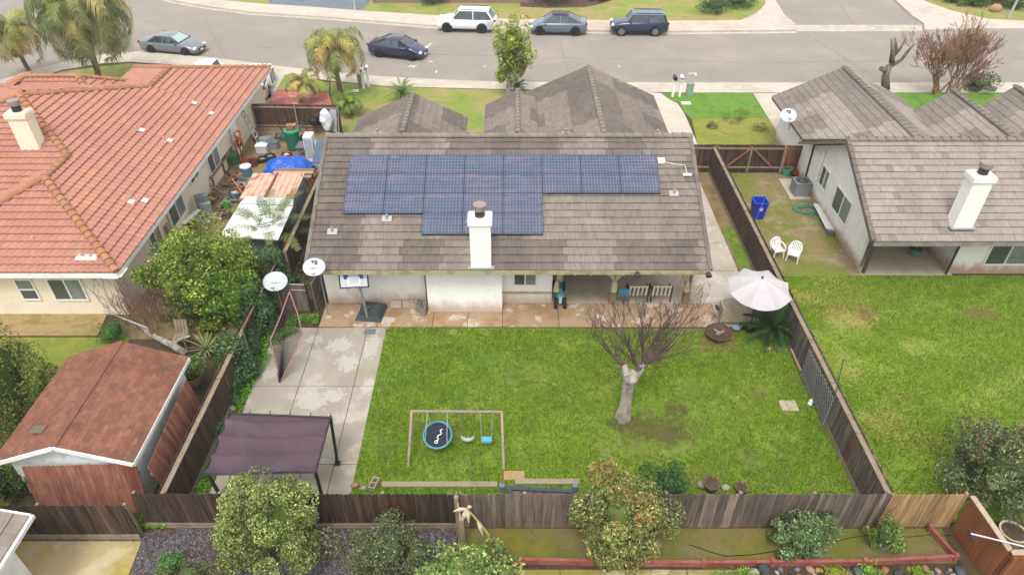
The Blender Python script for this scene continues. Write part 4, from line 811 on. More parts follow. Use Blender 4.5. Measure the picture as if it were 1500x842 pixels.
plant('small_shrub', 'small yellow green shrub in front of the tan fence section', 'shrub', (11.1, 11.75, .55), (11.1, 11.7), (.48, .5, .62), 2600, .075, 17, [L3('7f9a48'), L3('a0b058'), L3('55783a')], lumps=30)
plant('mounded_shrub', 'bright green mounded shrub at the bottom edge beside the stone bed', 'shrub', (6.45, 10.35, .2), (6.45, 10.3), (.85, .5, .4), 3000, .06, 18, [L3('86b040'), L3('6c9a34'), L3('a0c058')])
plant('mounded_shrub', 'small bright green mound on the gravel near the lower left slab', 'shrub', (-9.95, 11.05, .25), (-9.95, 11.05), (.38, .33, .35), 1800, .05, 19, [L3('6cae50'), L3('88c068'), L3('559040')], trunk=False)
plant('mounded_shrub', 'dull olive shrub on the gravel at the bottom edge, left of the large round shrub', 'shrub', (-9.2, 10.55, .3), (-9.2, 10.5), (.85, .6, .45), 3800, .05, 20, [L3('7a8450'), L3('66703e'), L3('8f945c')])
for i, (q, cl, lab) in enumerate((((1222, 836), 'd6c030', 'yellow flowering tuft in the stone bed at the bottom right'), ((1272, 832), '9cc850', 'pale green tuft in the stone bed, nearest the red edging'), ((1345, 840), 'a8c040', 'lime green tuft at the bottom edge, rightmost in the stone bed'))):
    p = at(*q, .1); plant('ground_tuft', lab, 'plant', (p.x, p.y-.05, .12), (p.x, p.y), (.36, .26, .2), 900, .07, 30+i, [L3(cl), L3('8fae44')], trunk=False, asp=.25)
plant('bottlebrush_tree', 'grey green shrub with scattered red blooms at the right edge above the brown fence', 'tree', (15.15, 13.6, 1.55), (15.2, 13.6), (1.35, 1.3, 1.4), 20000, .12, 21, [L3('8d9868'), L3('76844e'), L3('5a6a3c'), L3('a0a478'), L3('66764a')], lumps=55, lump=.3, asp=.3, core=True, tipcol=(L3('c8603c'), .0, .07))
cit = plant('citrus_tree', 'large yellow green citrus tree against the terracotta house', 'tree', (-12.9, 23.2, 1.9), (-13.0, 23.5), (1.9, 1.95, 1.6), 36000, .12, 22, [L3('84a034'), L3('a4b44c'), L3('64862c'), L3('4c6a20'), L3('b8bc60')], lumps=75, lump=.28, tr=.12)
plant('understorey_shrub', 'bright green leafy shrub between the citrus tree and the ivy fence', 'shrub', (-11.2, 21.9, 1.4), (-11.2, 21.9), (1.0, .9, 1.3), 5500, .11, 23, [L3('7aa038'), L3('94b848'), L3('5c8028')], lumps=45)
plant('dark_hedge', 'dark green shrub in the shade below the citrus tree', 'shrub', (-12.6, 22.0, .7), (-12.6, 22), (1.6, .8, .85), 5000, .09, 24, [L3('5a7030'), L3('465c26'), L3('6e8238')])
plant('box_hedge', 'short clipped green hedge on the house corner beside the muddy path', 'shrub', (-16.0, 20.9, .45), (-16, 20.9), (.6, .8, .5), 3500, .05, 25, [L3('5f8a34'), L3('6f9a40'), L3('4c7028')])
plant('evergreen_tree', 'loose dark yellow green evergreen tree at the left edge behind the shed', 'tree', (-17.3, 16.4, 2.0), (-17.3, 16.4), (1.25, 1.9, 2.6), 24000, .11, 26, [L3('5f7434'), L3('7a8a40'), L3('465a28'), L3('94984c')], lumps=70, lump=.3, asp=.3)
plant('evergreen_shrub', 'dark shrub left of the shed front at the left edge', 'shrub', (-16.3, 13.4, .8), (-16.3, 13.4), (1.2, .8, .9), 5000, .08, 27, [L3('4f6430'), L3('5f7438'), L3('3c5024')])
# ivy over the left fence
iv = T('ivy', 'dense ivy mass draped over the leaning fence beside the concrete court', 'ivy', (-10.2, 21, 0)); n = 26000; rs = np.random.RandomState(3)
y = rs.uniform(15.8, 26.2, n); ln = np.clip((y-15.2)/4, .25, 1)*np.clip((27-y)/2.5, .4, 1); bul = .75+.35*np.sin(y*2.1)+.25*np.sin(y*4.7+1); a = rs.uniform(0, PI, n)
X = -10.35+np.cos(a)*.62*bul*ln*rs.uniform(.8, 1.1, n); Z = .1+np.abs(np.sin(a))*1.85*np.clip(ln*bul*1.1, .25, 1.15)*rs.uniform(.35, 1.06, n)
Pn = np.stack([X, y, Z], 1); nn_ = np.stack([np.cos(a), np.zeros(n), np.sin(a)], 1); V, F = leaves_np(Pn, nn_, .1, rs, .7)
cl = np.array([L3('5f8a3c'), L3('4a7034'), L3('7fa048'), L3('6c9078'), L3('3c5c30')])[rs.randint(0, 5, n)]*rs.uniform(.7, 1.25, (n, 1))*(.8+.3*np.sin(y*3)[:, None]*np.cos(Z*5)[:, None]); mesh_obj('foliage', V, F, m_leaf, iv, cl)
m = MB(); [m.tube([(-10.25+.1*math.sin(k*3), 16.5+k*.9, 0), (-10.2, 16.8+k*.9, .9), (-10.3, 17.2+k*.8, 1.6)], [.03, .02, .01], 5) for k in range(10)]; m.build('stems', m_twig, iv)
tag(iv, kind='stuff')
def groundcover(name, poly, n, size, cols, seed, h=.12, label=None):
    rs = np.random.RandomState(seed); poly = np.array(poly); lo, hi = poly.min(0), poly.max(0); Q = rs.uniform(0, 1, (n*2, 2))*(hi-lo)+lo
    ins = np.zeros(len(Q), bool); m = len(poly)
    for i in range(m):
        a, b = poly[i], poly[(i+1) % m]; c = ((a[1] > Q[:, 1]) != (b[1] > Q[:, 1])) & (Q[:, 0] < (b[0]-a[0])*(Q[:, 1]-a[1])/(b[1]-a[1]+1e-12)+a[0]); ins ^= c
    Q = Q[ins][:n]; nz = np.sin(Q[:, 0]*3+seed)+np.sin(Q[:, 1]*4.1+Q[:, 0]); Q = Q[nz > -1.1]; n = len(Q)
    P3 = np.concatenate([Q, rs.uniform(.02, h, (n, 1))], 1); V, F = leaves_np(P3, np.tile([[0, 0, 1.]], (n, 1)), size, rs, .6)
    cl = np.array(cols)[rs.randint(0, len(cols), n)]*rs.uniform(.7, 1.2, (n, 1)); o = mesh_obj(name, V, F, m_leaf, None, cl); return tag(o, kind='stuff', label=label, cat='ground cover')
GC = [L3('78b028'), L3('8fc438'), L3('5c9020')]
groundcover('weeds', [(-10.25, 12.6), (-9.75, 12.6), (-9.7, 18), (-9.2, 21), (-9.0, 21.6), (-10, 22.5), (-10.3, 16)], 6000, .07, GC, 1, .2, 'bright green weeds along the foot of the left board fence')
groundcover('weeds', [(-9.4, 20.8), (-8.0, 21.9), (-8.1, 22.4), (-9.3, 22.2)], 1800, .07, GC, 5, .3, 'bright green weeds by the small gate post left of the white wall')
groundcover('weeds', [(-11.6, 12.3), (-10.6, 12.3), (-10.6, 15), (-11.3, 14)], 2200, .07, GC, 2, .2, 'bright green weeds between the shed and the left fence')
groundcover('weeds', [(-5, 12.6), (-.6, 12.6), (-.6, 13.75), (-5, 13.75)], 6500, .055, GC, 4, .1, 'bright green weed strip between the rear fence and the concrete kerb')
groundcover('weeds', [(-9.95, 25), (-8.2, 23.5), (-8.3, 35), (-9.9, 35)], 6000, .09, [L3('5f7c30'), L3('4a6628'), L3('7a9040')], 6, .3, 'dark green weeds between the tiled house and the side yard fence')
# ---------------- grass blades
def blades(name, poly, n, seed, spots, zb, cols, hgt=.075, fade=.16):
    rs = np.random.RandomState(seed); poly = np.array(poly); lo, hi = poly.min(0), poly.max(0); Q = rs.uniform(0, 1, (int(n*1.6), 2))*(hi-lo)+lo
    ins = np.zeros(len(Q), bool); m = len(poly)
    for i in range(m):
        a, b = poly[i], poly[(i+1) % m]; c = ((a[1] > Q[:, 1]) != (b[1] > Q[:, 1])) & (Q[:, 0] < (b[0]-a[0])*(Q[:, 1]-a[1])/(b[1]-a[1]+1e-12)+a[0]); ins ^= c
    Q = Q[ins]; keep = np.ones(len(Q), bool)
    for (x, y, rx, ry) in spots:
        dd_ = ((Q[:, 0]-x)/rx)**2+((Q[:, 1]-y)/ry)**2; keep &= ~((dd_ < .3+.9*np.abs(np.sin(Q[:, 0]*6+np.cos(Q[:, 1]*7)*2))) & (rs.uniform(0, 1, len(Q)) < .6))
    k = np.sin(Q[:, 0]*1.3+np.sin(Q[:, 1]*1.9)*1.4)+np.sin(Q[:, 1]*2.7-Q[:, 0]*.8+1)+.6*np.sin(Q[:, 0]*5.1+Q[:, 1]*4.3); keep &= rs.uniform(-2.2, 2.6, len(Q)) < k+1.3
    Q = Q[keep][:n]; n = len(Q); k = k[keep][:n]
    a = rs.uniform(0, 6.28, n); dx = np.stack([np.cos(a), np.sin(a)], 1); h = hgt*rs.uniform(.5, 1.5, n); ln = rs.uniform(-.6, .6, (n, 2))*h[:, None]; w_ = .016
    b0 = np.concatenate([Q-dx*w_, np.full((n, 1), zb)], 1); b1 = np.concatenate([Q+dx*w_, np.full((n, 1), zb)], 1); t = np.concatenate([Q+ln, (zb+h)[:, None]], 1)
    V = np.stack([b0, b1, t], 1).reshape(-1, 3); F = np.arange(3*n).reshape(-1, 3)
    cl = np.array(cols)[rs.randint(0, len(cols), n)]*rs.uniform(.65, 1.35, (n, 1))*(1+.1*k[:, None]); return V, F, cl
GB = [L3('82a822', 1.3), L3('98b82c', 1.3), L3('66901c', 1.3), L3('aab444', 1.3)]
V, F, cl = blades('g', [(-5.15, 12.6), (-5.15, 21.66), (11.1, 21.5), (11.1, 12.5)], 120000, 1, LAWN_SPOTS, .02, GB); tag(mesh_obj('grass', V, F, m_leaf, None, cl), 'short green lawn grass behind the tiled house', 'grass', kind='stuff')
V, F, cl = blades('g', [(11.4, 12.6), (11.4, 25.2), (26, 25.2), (22, 12.6)], 120000, 2, R_SPOTS, .018, GB); tag(mesh_obj('grass', V, F, m_leaf, None, cl), 'short green lawn grass of the right hand neighbour', 'grass', kind='stuff')
# ------------------------------------------------------------ trees with bare wood
def Tt(name, label, cat, b, group=None): return T(name, label, cat, tuple(b), group)
b = at(912, 612); pt = Tt('pollarded_tree', 'bare pollarded tree with thick pale trunk on the rear lawn', 'tree', b)
m = MB(); top = Vector((4.0, 16.75, 2.25)); m.tube([b+Vector((0, 0, -.05)), b+Vector((0, 0, .15)), b+Vector((.03, 0, .6)), b+Vector((.03, 0, 1.3)), top-Vector((0, 0, .35)), top, top+Vector((0, -.02, .02))], [.36, .26, .21, .2, .21, .235, .19], 14)
m.tube([top-Vector((.05, 0, .45)), top+Vector((-.18, .1, .05)), top+Vector((-.22, .15, .35))], [.13, .12, .09], 9); m.ball(top+Vector((0, -.15, -.1)), (.24, .18, .17), 10); m.tube([top-Vector((0, 0, .6)), top+Vector((.25, .15, -.15)), top+Vector((.5, .3, .25))], [.14, .13, .1], 9); m.build('trunk', m_bark, pt, smooth=True)
rg = random.Random(31); m = MB(); hub = [top+Vector((.45, .25, .2)), top+Vector((.3, .1, .1)), top+Vector((-.3, .12, .35))]
for i in range(15):
    px = 862+ i*12.8; ph = hub[0] if i > 4 else hub[1] if i > 1 else hub[2]; tgt = hz(px+rg.uniform(-8, 8), (440 if i < 2 else 432-10*math.sin(i/14*PI))+rg.uniform(0, 30), 16.9+rg.uniform(-.5, 1.6))
    d = tgt-ph; L = d.length; grow(m, ph+Vector((rg.uniform(-.08, .08), 0, 0)), d.normalized()+Vector((.1*math.copysign(1, d.x), 0, -.2)), L*.5, .048, 4, rg, .45, .1, 3, 4, .006, .6)
for i in range(14): grow(m, hub[i % 3], Vector((rg.uniform(-1, 1), rg.uniform(-.7, .8), rg.uniform(.3, 1))), rg.uniform(.7, 1.2), .016, 2, rg, .5, .1, 3, 3, .005)
m.build('branches', layered('pollard_twig', '746058', [('54423c', 'noise', 3, .45, .65, .7)], .9), pt)
rt = Tt('bare_reddish_tree', 'bare multi stemmed tree with reddish brown twigs beside the street at upper right', 'tree', at(1385, 135)); rg = random.Random(5); m = MB(); base = at(1383, 139)
for i in range(14):
    p = base+Vector((rg.uniform(-.7, .6)+(i-6.5)*.06, rg.uniform(-.6, .6), 0)); grow(m, p, Vector(((i-6.5)*.085, rg.uniform(-.3, .3), 1)), rg.uniform(1.25, 1.8), .06, 5, rg, .6, .16, 3, 3, .013, .7)
m.build('branches', layered('reddish_twig', 'b08a6c', [('8a604a', 'noise', 1.5, .45, .65, .8)], .9), rt)
st = Tt('lopped_tree', 'heavily pruned grey tree trunk behind the right hand house', 'tree', at(1297, 131)); bb = at(1297, 131); m = MB()
def Z(px, py, Y=None): return hz(px, py, Y or bb.y)
m.tube([bb, Z(1297, 112), Z(1303, 96)], [.3, .25, .2], 10); m.tube([Z(1306, 92), Z(1308, 75), Z(1306, 58)], [.2, .16, .08], 8); m.tube([Z(1303, 98), Z(1320, 88), Z(1330, 75), Z(1340, 64)], [.15, .11, .09, .05], 8); m.tube([Z(1308, 82), Z(1318, 72), Z(1328, 57)], [.16, .1, .05], 7); m.tube([Z(1310, 80), Z(1313, 68), Z(1311, 56)], [.14, .1, .05], 7); m.tube([Z(1298, 104), Z(1290, 100)], [.2, .16], 8); m.build('trunk', layered('grey_dead_bark', '8f8274', [('5f544a', 'noise', 3, .42, .6, .8, (2, 2, .5))], .95, obj=True), st, smooth=True)
bs = Tt('bare_shrub', 'tangled leafless pinkish brown shrub at the corner of the terracotta house', 'shrub', at(205, 478)); rg = random.Random(9); m = MB(); base = at(205, 480)
for i in range(22): grow(m, base+Vector((rg.uniform(-.9, 1.0), rg.uniform(-.5, .5), 0)), Vector((rg.uniform(-.6, .6), rg.uniform(-.4, .4), 1)), rg.uniform(.7, 1.1), .02, 3, rg, .5, .2, 3, 3, .007, .62)
m.build('branches', layered('pinkish_twig', 'ab8278', [('86625a', 'noise', 2, .45, .65, .8)], .9), bs)
lg = T('fallen_trunk', 'grey forked dead tree trunk lying by the shed and citrus tree', 'log', tuple(at(250, 500))); m = MB(); m.tube([at(205, 478, .5), at(225, 492, .7), at(252, 505, .6), at(272, 518, .25)], [.06, .1, .13, .16], 9); m.tube([at(252, 505, .6), at(262, 498, .5), at(278, 492, .8)], [.1, .07, .04], 7); m.tube([at(225, 492, .7), at(215, 480, 1.1), at(160, 458, 1.3)], [.06, .04, .02], 6); m.build('trunk', m_bark, lg, smooth=True)
# street tree
b = at(745, 140); s7 = Tt('street_tree', 'slender street tree with yellow green crown between the front lawns and the road', 'tree', b); m = MB(); m.tube([b, b+Vector((0, 0, .8)), b+Vector((.05, 0, 2.2))], [.2, .13, .1], 9); m.tube([b+Vector((0, 0, 1.4)), b+Vector((-.4, 0, 2.6)), b+Vector((-.3, 0, 4))], [.09, .06, .03], 7); m.tube([b+Vector((0, 0, 1.6)), b+Vector((.5, 0, 2.8)), b+Vector((.3, 0, 4.2))], [.09, .06, .03], 7); m.build('trunk', m_bark, s7)
foliage('crown', s7, m_leaf, (b.x+.3, b.y, 3.1), (1.15, 1.05, 2.15), 9000, .17, 41, [L3('8fae48'), L3('a8b850'), L3('6f9434'), L3('c9b860')], lumps=44, lump=.32, core=False, tipcol=(L3('cfb060'), .5, .8), shell=.25)
# palms
def palm(label, base, ctr, n, L, leaf, cols, seed, droop=1.9, r=.2, elev=(-.35, 1.25), group='feather palms', name='palm_tree', trunkcol='8a7868', hang=.55, nl=30, width=.03, bend=(0, 0), skirt=0):
    p = T(name, label, 'palm', tuple(base), group); b = Vector(base); c = Vector(ctr); rg = random.Random(seed)
    mid = (b+c)/2+Vector((bend[0], bend[1], 0)); m = MB(); m.tube([b, b.lerp(mid, .5)+Vector((bend[0]*.2, 0, 0)), mid, mid.lerp(c, .6), c], [r*1.25, r, r*.9, r*.9, r*1.05], 10); m.build('trunk', layered('palm_trunk', trunkcol, [('5f5046', 'noise', 6, .45, .65, .7, (1, 1, 5))], .95, obj=True), p)
    V, F, t = fronds(c+Vector((0, 0, .1)), n, L, 0, droop/5, leaf, rg, cols, width=width, hang=hang, nl=nl, elev=elev, rachis=.03); mesh_obj('crown', V, F, m_frond, p, t)
    if skirt:
        V, F, t = fronds(c-Vector((0, 0, .1)), skirt, L*.6, 0, .5, leaf*.6, rg, [L3('9c7a50'), L3('80643f')], width=width, hang=.8, nl=18, elev=(-1.2, -.7)); mesh_obj('dead_fronds', V, F, m_frond, p, t)
    return p
PC = [L3('949a5c'), L3('7f8c4c'), L3('aaa468'), L3('6c7a44'), L3('b5a868')]
PY = [L3('b8ac60'), L3('a0a258'), L3('c0a868'), L3('868f50')]
b = at(150, 131); palm('tallest drooping feather palm at upper left between the road and terracotta house', b, hz(118, 18, b.y+.3), 52, 4.2, 1.0, PC, 1, 2.7, .2, (-.55, 1.35), skirt=8, nl=44, hang=.85, width=.04)
b = at(47, 113); palm('yellowish feather palm at the far upper left corner', b, hz(12, 48, b.y), 26, 3.0, .75, PY, 2, 2.6, .15, skirt=9, hang=.7, width=.04)
b = at(500, 142); palm('sparse yellowing feather palm beside the red pad and mailbox', b, hz(487, 72, b.y), 24, 2.9, .75, PY+[L3('b08a60'), L3('98a458')], 3, 2.9, .17, skirt=5, hang=.7, width=.038)
b = at(440, 150); palm('low feather palm clump between the red pad and the front lawn', b, hz(444, 122, b.y), 13, 1.6, .45, PY, 4, 2.4, .12, hang=.4)
b = at(515, 170); palm('small green palm on the front lawn below the yellowing palm', b, hz(508, 150, b.y), 12, 1.3, .4, [L3('8a9c40'), L3('6c8438')], 5, 2.2, .12, hang=.4)
b = at(398, 378); palm('upright date palm with stiff fronds beside the white roofed shelter', b, Vector((b.x+.2, b.y+.2, 1.0)), 22, 2.6, .42, [L3('6c8040'), L3('5a7038'), L3('8f9050'), L3('46602c')], 6, 1.3, .2, (.25, 1.45), hang=.12, width=.018, nl=34, group='feather palms')
def sago(label, q, z, L, n, seed, cols, leaf=.16, r=.16, droop=1.3, elev=(-.05, 1.1)):
    b = at(*q); p = T('sago_palm', label, 'sago palm', tuple(b), 'sago palms'); m = MB(); m.tube([b, b+Vector((0, 0, z))], [r*1.1, r], 10); m.build('trunk', m_twig, p); V, F, t = fronds(b+Vector((0, 0, z)), n, L, 0, droop/5, leaf, random.Random(seed), cols, width=.012, hang=.05, nl=34, elev=elev, rachis=.015, wob=.1); mesh_obj('crown', V, F, m_frond, p, t)
sago('sago palm with open green crown on the front lawn behind the tiled house', (590, 147), .55, 1.25, 30, 1, [L3('5f8038'), L3('4c6c30'), L3('74904a')], droop=1.0)
sago('dark little sago palm beside the slender street tree', (757, 138), .5, .9, 22, 2, [L3('4a5c30'), L3('3c4c28')])
sago('large dark green sago palm in the rear lawn below the umbrella', (1130, 492), .35, 1.35, 60, 3, [L3('3c6030'), L3('4c7438'), L3('2f5028')], leaf=.2, r=.2, droop=.9, elev=(.0, 1.3))
for i, (q, r, h, lab, cols) in enumerate((((1045, 18), 1.3, 1.0, 'rounded green bush at the street corner, left of its pair', [L3('6f8a50'), L3('58743e')]), ((1080, 10), 1.5, 1.1, 'rounded green bush nearest the curved street corner', [L3('66824a'), L3('506c3a')]), ((636, 4), 1.3, .9, 'bush on the lawn above the white car', [L3('6c8450'), L3('587040')]), ((806, 4), 2.0, 1.6, 'dark bush above the grey blue car', [L3('5c6c48'), L3('485838')]), ((838, -3), .9, 1.2, 'yellow leaved bush above the grey blue car', [L3('b5a848'), L3('7f8448')]), ((880, 0), 1.2, 1.0, 'dark bush above the navy car', [L3('58684a'), L3('465638')]), ((1398, 4), 1.4, .8, 'low green bush at the opposite street corner', [L3('8a9c50'), L3('6c8444')]), ((1425, 8), 1.2, .9, 'dark green bush beside the lamp pole at upper right', [L3('708848'), L3('54703a')]), ((1452, 6), 1.3, 1.0, 'yellow green bush left of the lamp pole', [L3('a0a850'), L3('7f9048')]), ((1485, 12), 1.3, 1.1, 'green bush right of the lamp pole at the corner', [L3('708848'), L3('587040')]), ((1432, 130), 1.25, .9, 'grey green dome shaped bush under the reddish bare tree', [L3('7f8860'), L3('687450')]))):
    p = at(*q); plant('roadside_bush', lab, 'bush', (p.x, p.y, h*.55), (p.x, p.y), (r, r*.85, h*.7), 2600, .14, 60+i, cols, trunk=False, group='bushes along the street')
# pots with plants, agave, other small plants in the shed yard
def pot(label, q, r, h, col, prof=None, name='plant_pot', cat='pot', z=0, loc=None):
    b = Vector(loc) if loc else at(*q); t = T(name, label, cat, tuple(b)); m = MB(); m.lathe([(r*.7, 0), (r*.95, h*.6), (r, h*.93), (r*1.07, h*.94), (r*1.07, h), (r*.92, h), (r*.9, h*.85)], tuple(b), 18); m.build('pot', pm(col, .8, .4), t); m = MB(); m.lathe([(r*.9, h*.84), (r*.9, h*.95), (.01, h*1.04)], tuple(b), 18); m.build('soil', m_soil, t); return t, b
t, b = pot('tan ribbed pot with a leafy plant between the shed and the left fence', (286, 562), .32, .45, 'c7a578'); foliage('foliage', t, m_leaf, (b.x, b.y, .85), (.55, .5, .42), 1500, .1, 71, [L3('7f9c48'), L3('64803a')])
t, b = pot('big beige urn under the red blooming shrub at the right edge', (1468, 800), .36, .8, 'cfc49a'); 
ag = T('agave', 'pale spiky agave rosette beside the left fence', 'plant', tuple(at(305, 520))); V, F, t = fronds(at(305, 520)+Vector((0, 0, .3)), 34, .85, 0, .1, .03, random.Random(3), [L3('b5c080'), L3('98ac68')], width=.02, hang=0, nl=8, elev=(0, 1.4), rachis=.035); mesh_obj('leaves', V, F, m_frond, ag, t)
plant('small_shrub', 'yellow green low shrub above the agave beside the left fence', 'shrub', (*at(312, 488)[:2], .35), at(312, 488), (.55, .45, .4), 1500, .1, 72, [L3('a0a838'), L3('7f9030')], trunk=False)
gch = T('garden_chair', 'weathered grey wooden garden chair lying in the shed yard', 'chair', tuple(at(268, 506))); b = at(268, 506)
m = MB(); [m.box(b+Vector((-.2+.13*k, .0, .42)), (.11, .5, .03)) for k in range(4)]; m.build('seat', m_rail, gch); m = MB(); [m.beam(b+Vector((-.2+.13*k, .28, .42)), b+Vector((-.2+.13*k, .45, 1.0)), .11, .03) for k in range(4)]; m.build('backrest', m_rail, gch)
for sx in (-.25, .25):
    for sy in (-.22, .25): B1('leg', b+Vector((sx, sy, .2)), (.05, .05, .4), m_rail, gch)
# dead banana-like plant
bp = T('dead_banana_plant', 'dying banana stalk with drooping white and yellow leaves in front of the grey fence', 'plant', (-.65, 11.7, 0)); m = MB()
pts = [Vector((-.6, 11.65, 0)), Vector((-.7, 11.7, .7)), Vector((-1.0, 11.8, 1.25)), Vector((-1.3, 11.95, 1.6))]; m.tube(pts, [.06, .05, .035, .025], 8); m.build('stalk', pm('b5b058', .7, .4), bp)
m = MB()
for a, b_, w_ in ((pts[3], Vector((-1.7, 11.9, 1.55)), .1), (pts[3], Vector((-1.15, 11.85, 1.85)), .09), (pts[3], Vector((-1.25, 11.75, 1.2)), .12), (pts[2], Vector((-.85, 11.6, .8)), .1), (pts[3], Vector((-1.45, 11.7, 1.3)), .1)): m.tube([a, a.lerp(b_, .5)+Vector((0, 0, .05)), b_], [.03, w_*.7, .01], 5)
m.build('dead_leaf', pm('dccbb0', .8, .4), bp); m = MB(); m.tube([(-.45, 11.6, .1), (-.42, 11.6, .5), (-.4, 11.55, .75)], [.05, .09, .02], 6); m.build('yellow_leaf', pm('d8cf30', .7, .3), bp); m = MB(); m.tube([(-.5, 11.6, 0), (-.55, 11.62, .45)], [.1, .04], 7); m.build('base', m_soil, bp)

for i, (q, r, lab) in enumerate((((1073, 178), .75, 'largest dark dead tuft on the yellow mossy front lawn'), ((1042, 188), .4, 'small dark tuft at the left of the yellow mossy front lawn'), ((1113, 190), .5, 'dark tuft at the right of the yellow mossy front lawn'), ((1086, 166), .5, 'pale yellow tuft just above the largest dark tuft'))):
    p = at(*q); plant('tuft_grass', lab, 'plant', (p.x, p.y, .12), (p.x, p.y), (r, r*.8, .25), 700, .09, 90+i, [L3('5f4c40'), L3('7a6850')] if i < 3 else [L3('b0a848'), L3('a09840')], trunk=False, asp=.25, core=False)
# ------------------------------------------------------------ cars (built nose towards +x, then turned)
m_tyre = pm('2a2a2c', .85, .2); m_rimd = pm('3c3d40', .35, .2, metal=.6); m_rims = pm('c5c6c8', .3, .2, metal=.7); m_blk = pm('1f2022', .5, .2); m_lamp = pm('e8ebee', .15, .1, spec=.8); m_red = pm('a82028', .25, .2); m_glc = layered('car_glass', '39444a', [('5c6a70', 'noise', 1.5, .5, .6, .5)], .06, spec=.9)
def car(name, label, col, spec, rim, glasscol=None, front=None):
    L, W, H = spec['L'], spec['W'], spec['H']; belt = spec['belt']; hood = spec['hood']; deck = spec['deck']; gc = spec['gc']
    A, Bf, Cr, D = spec['A'], spec['B'], spec['C'], spec['D']      # windscreen base, roof front, roof rear, rear glass base (x from nose, fraction of L)
    paint = layered('car_paint_'+col, col, [], .28, spec=.5, coat=.7); hw = W/2
    X = lambda f: L/2-f*L
    t = T(name, label, 'car', (0, 0, 0)); nb = spec.get('nose', .62)
    st = [(0, .74, gc+.12, nb-.1), (.015, .84, gc+.05, nb-.02), (.06, .93, gc, nb+.06), (.16, .985, gc, hood-.03), (A, 1, gc, belt), (.5, 1, gc, belt+.02), (D, .99, gc, belt+.03), (.94, .95, gc+.02, deck), (.985, .88, gc+.06, deck-.04), (1, .78, gc+.14, deck-.16)]
    m = MB(); V = []; NP = 15
    for (f, wf, zb, zt) in st:
        w_ = hw*wf; x = X(f); half = [(0, zt+.03), (w_*.5, zt+.025), (w_*.82, zt), (w_*.95, zt-.06), (w_*.985, zt-.14), (w_, (zb+zt)/2), (w_*.97, zb+.1), (w_*.86, zb)]
        ring = [(y, z) for y, z in half]+[(-y, z) for y, z in half[::-1][:-1]]
        V += [(x, y, z) for y, z in ring]
    F = []
    for i in range(len(st)-1):
        for k in range(NP): F.append((i*NP+k, i*NP+(k+1) % NP, (i+1)*NP+(k+1) % NP, (i+1)*NP+k))
    F.append(tuple(range(NP))[::-1]); F.append(tuple((len(st)-1)*NP+k for k in range(NP))); m.add(V, F)
    m.build('body', paint, t, smooth=True)
    # greenhouse
    rw, bw = hw*spec.get('rw', .72), hw*.93; m = MB(); z0 = belt-.03
    rows = [(A, bw*.86, z0, z0+.005), (Bf, rw, z0, H-.05), (Cr, rw*.98, z0, H-.06), (D, bw*.88, z0, z0+.01)]
    V = []
    for f, rr_, zb, zt in rows:
        x = X(f); V += [(x, bw if f in (Bf, Cr) else bw*.95, zb), (x, rr_, zt), (x, -rr_, zt), (x, -(bw if f in (Bf, Cr) else bw*.95), zb)]
    F = []
    for i in range(3):
        for k in range(3): F.append((i*4+k, i*4+k+1, (i+1)*4+k+1, (i+1)*4+k))
    F += [(0, 3, 2, 1), (12, 13, 14, 15)]; m.add(V, F); gm = m.build('windows', glasscol or m_glc, t)
    m = MB(); xs_ = [Bf-.02, Bf+.03, (Bf+Cr)/2, Cr-.03, Cr+.015]; zs = [H-.07, H-.02, H, H-.025, H-.08]; V = []
    for f, z in zip(xs_, zs):
        x = X(f); V += [(x, rw+.02, z-.04), (x, rw*.9, z), (x, 0, z+.02), (x, -rw*.9, z), (x, -rw-.02, z-.04)]
    F = [(i*5+k, i*5+k+1, (i+1)*5+k+1, (i+1)*5+k) for i in range(4) for k in range(4)]; m.add(V, F); m.build('roof_panel', spec.get('roofmat') or paint, t, smooth=True)
    m = MB()
    for s_ in (-1, 1):
        for (f0, y0, z_0, f1, y1, z1, ww) in ((A, bw*.93, z0, Bf, rw+.01, H-.06, .07), ((Bf+Cr)/2, bw+.004, z0, (Bf+Cr)/2, rw+.012, H-.06, .06), (D-.015, bw*.93, z0, Cr, rw+.005, H-.07, .13 if spec.get('suv') else .1)): m.beam((X(f0), s_*y0, z_0), (X(f1), s_*y1, z1), ww, .03, up=(0, s_, .2))
        m.beam((X(A), s_*bw*.95, z0), (X(D), s_*bw*.99, z0+.01), .03, .04)
    m.build('pillars', paint, t)
    for s_ in (-1, 1):
        m = MB(); m.box((X(A+.05), s_*(hw+.06), belt+.04), (.12, .2, .13)); m.build('mirror', paint, t)
        m = MB(); m.box((X(.035), s_*hw*.68, nb-.01), (.22, .34, .12), rz=-s_*.45); m.build('headlight', m_lamp, t)
        m = MB(); m.box((X(.978), s_*hw*.74, deck-.12), (.16, .32, .15), rz=s_*.3); m.build('tail_light', m_red, t)
    m = MB(); m.box((X(.006), 0, nb-.16), (.06, W*.5, .16)); m.box((X(.02), 0, gc+.12), (.06, W*.66, .1)); m.build('grille', m_blk, t)
    m = MB(); m.box((X(-.002), 0, gc+.2), (.02, .34, .13)); m.build('number_plate', m_lamp, t)
    m = MB()
    for s_ in (-1, 1):
        m.beam((X(.2), s_*(hw*.985), gc+.03), (X(.8), s_*(hw*.985), gc+.03), .03, .09)
    if spec.get('suv'):
        for s_ in (-1, 1): m.beam((X(Bf+.03), s_*rw*.86, H+.03), (X(Cr-.02), s_*rw*.86, H+.02), .04, .04)
    m.build('trim', m_blk, t)
    rd = spec['r']
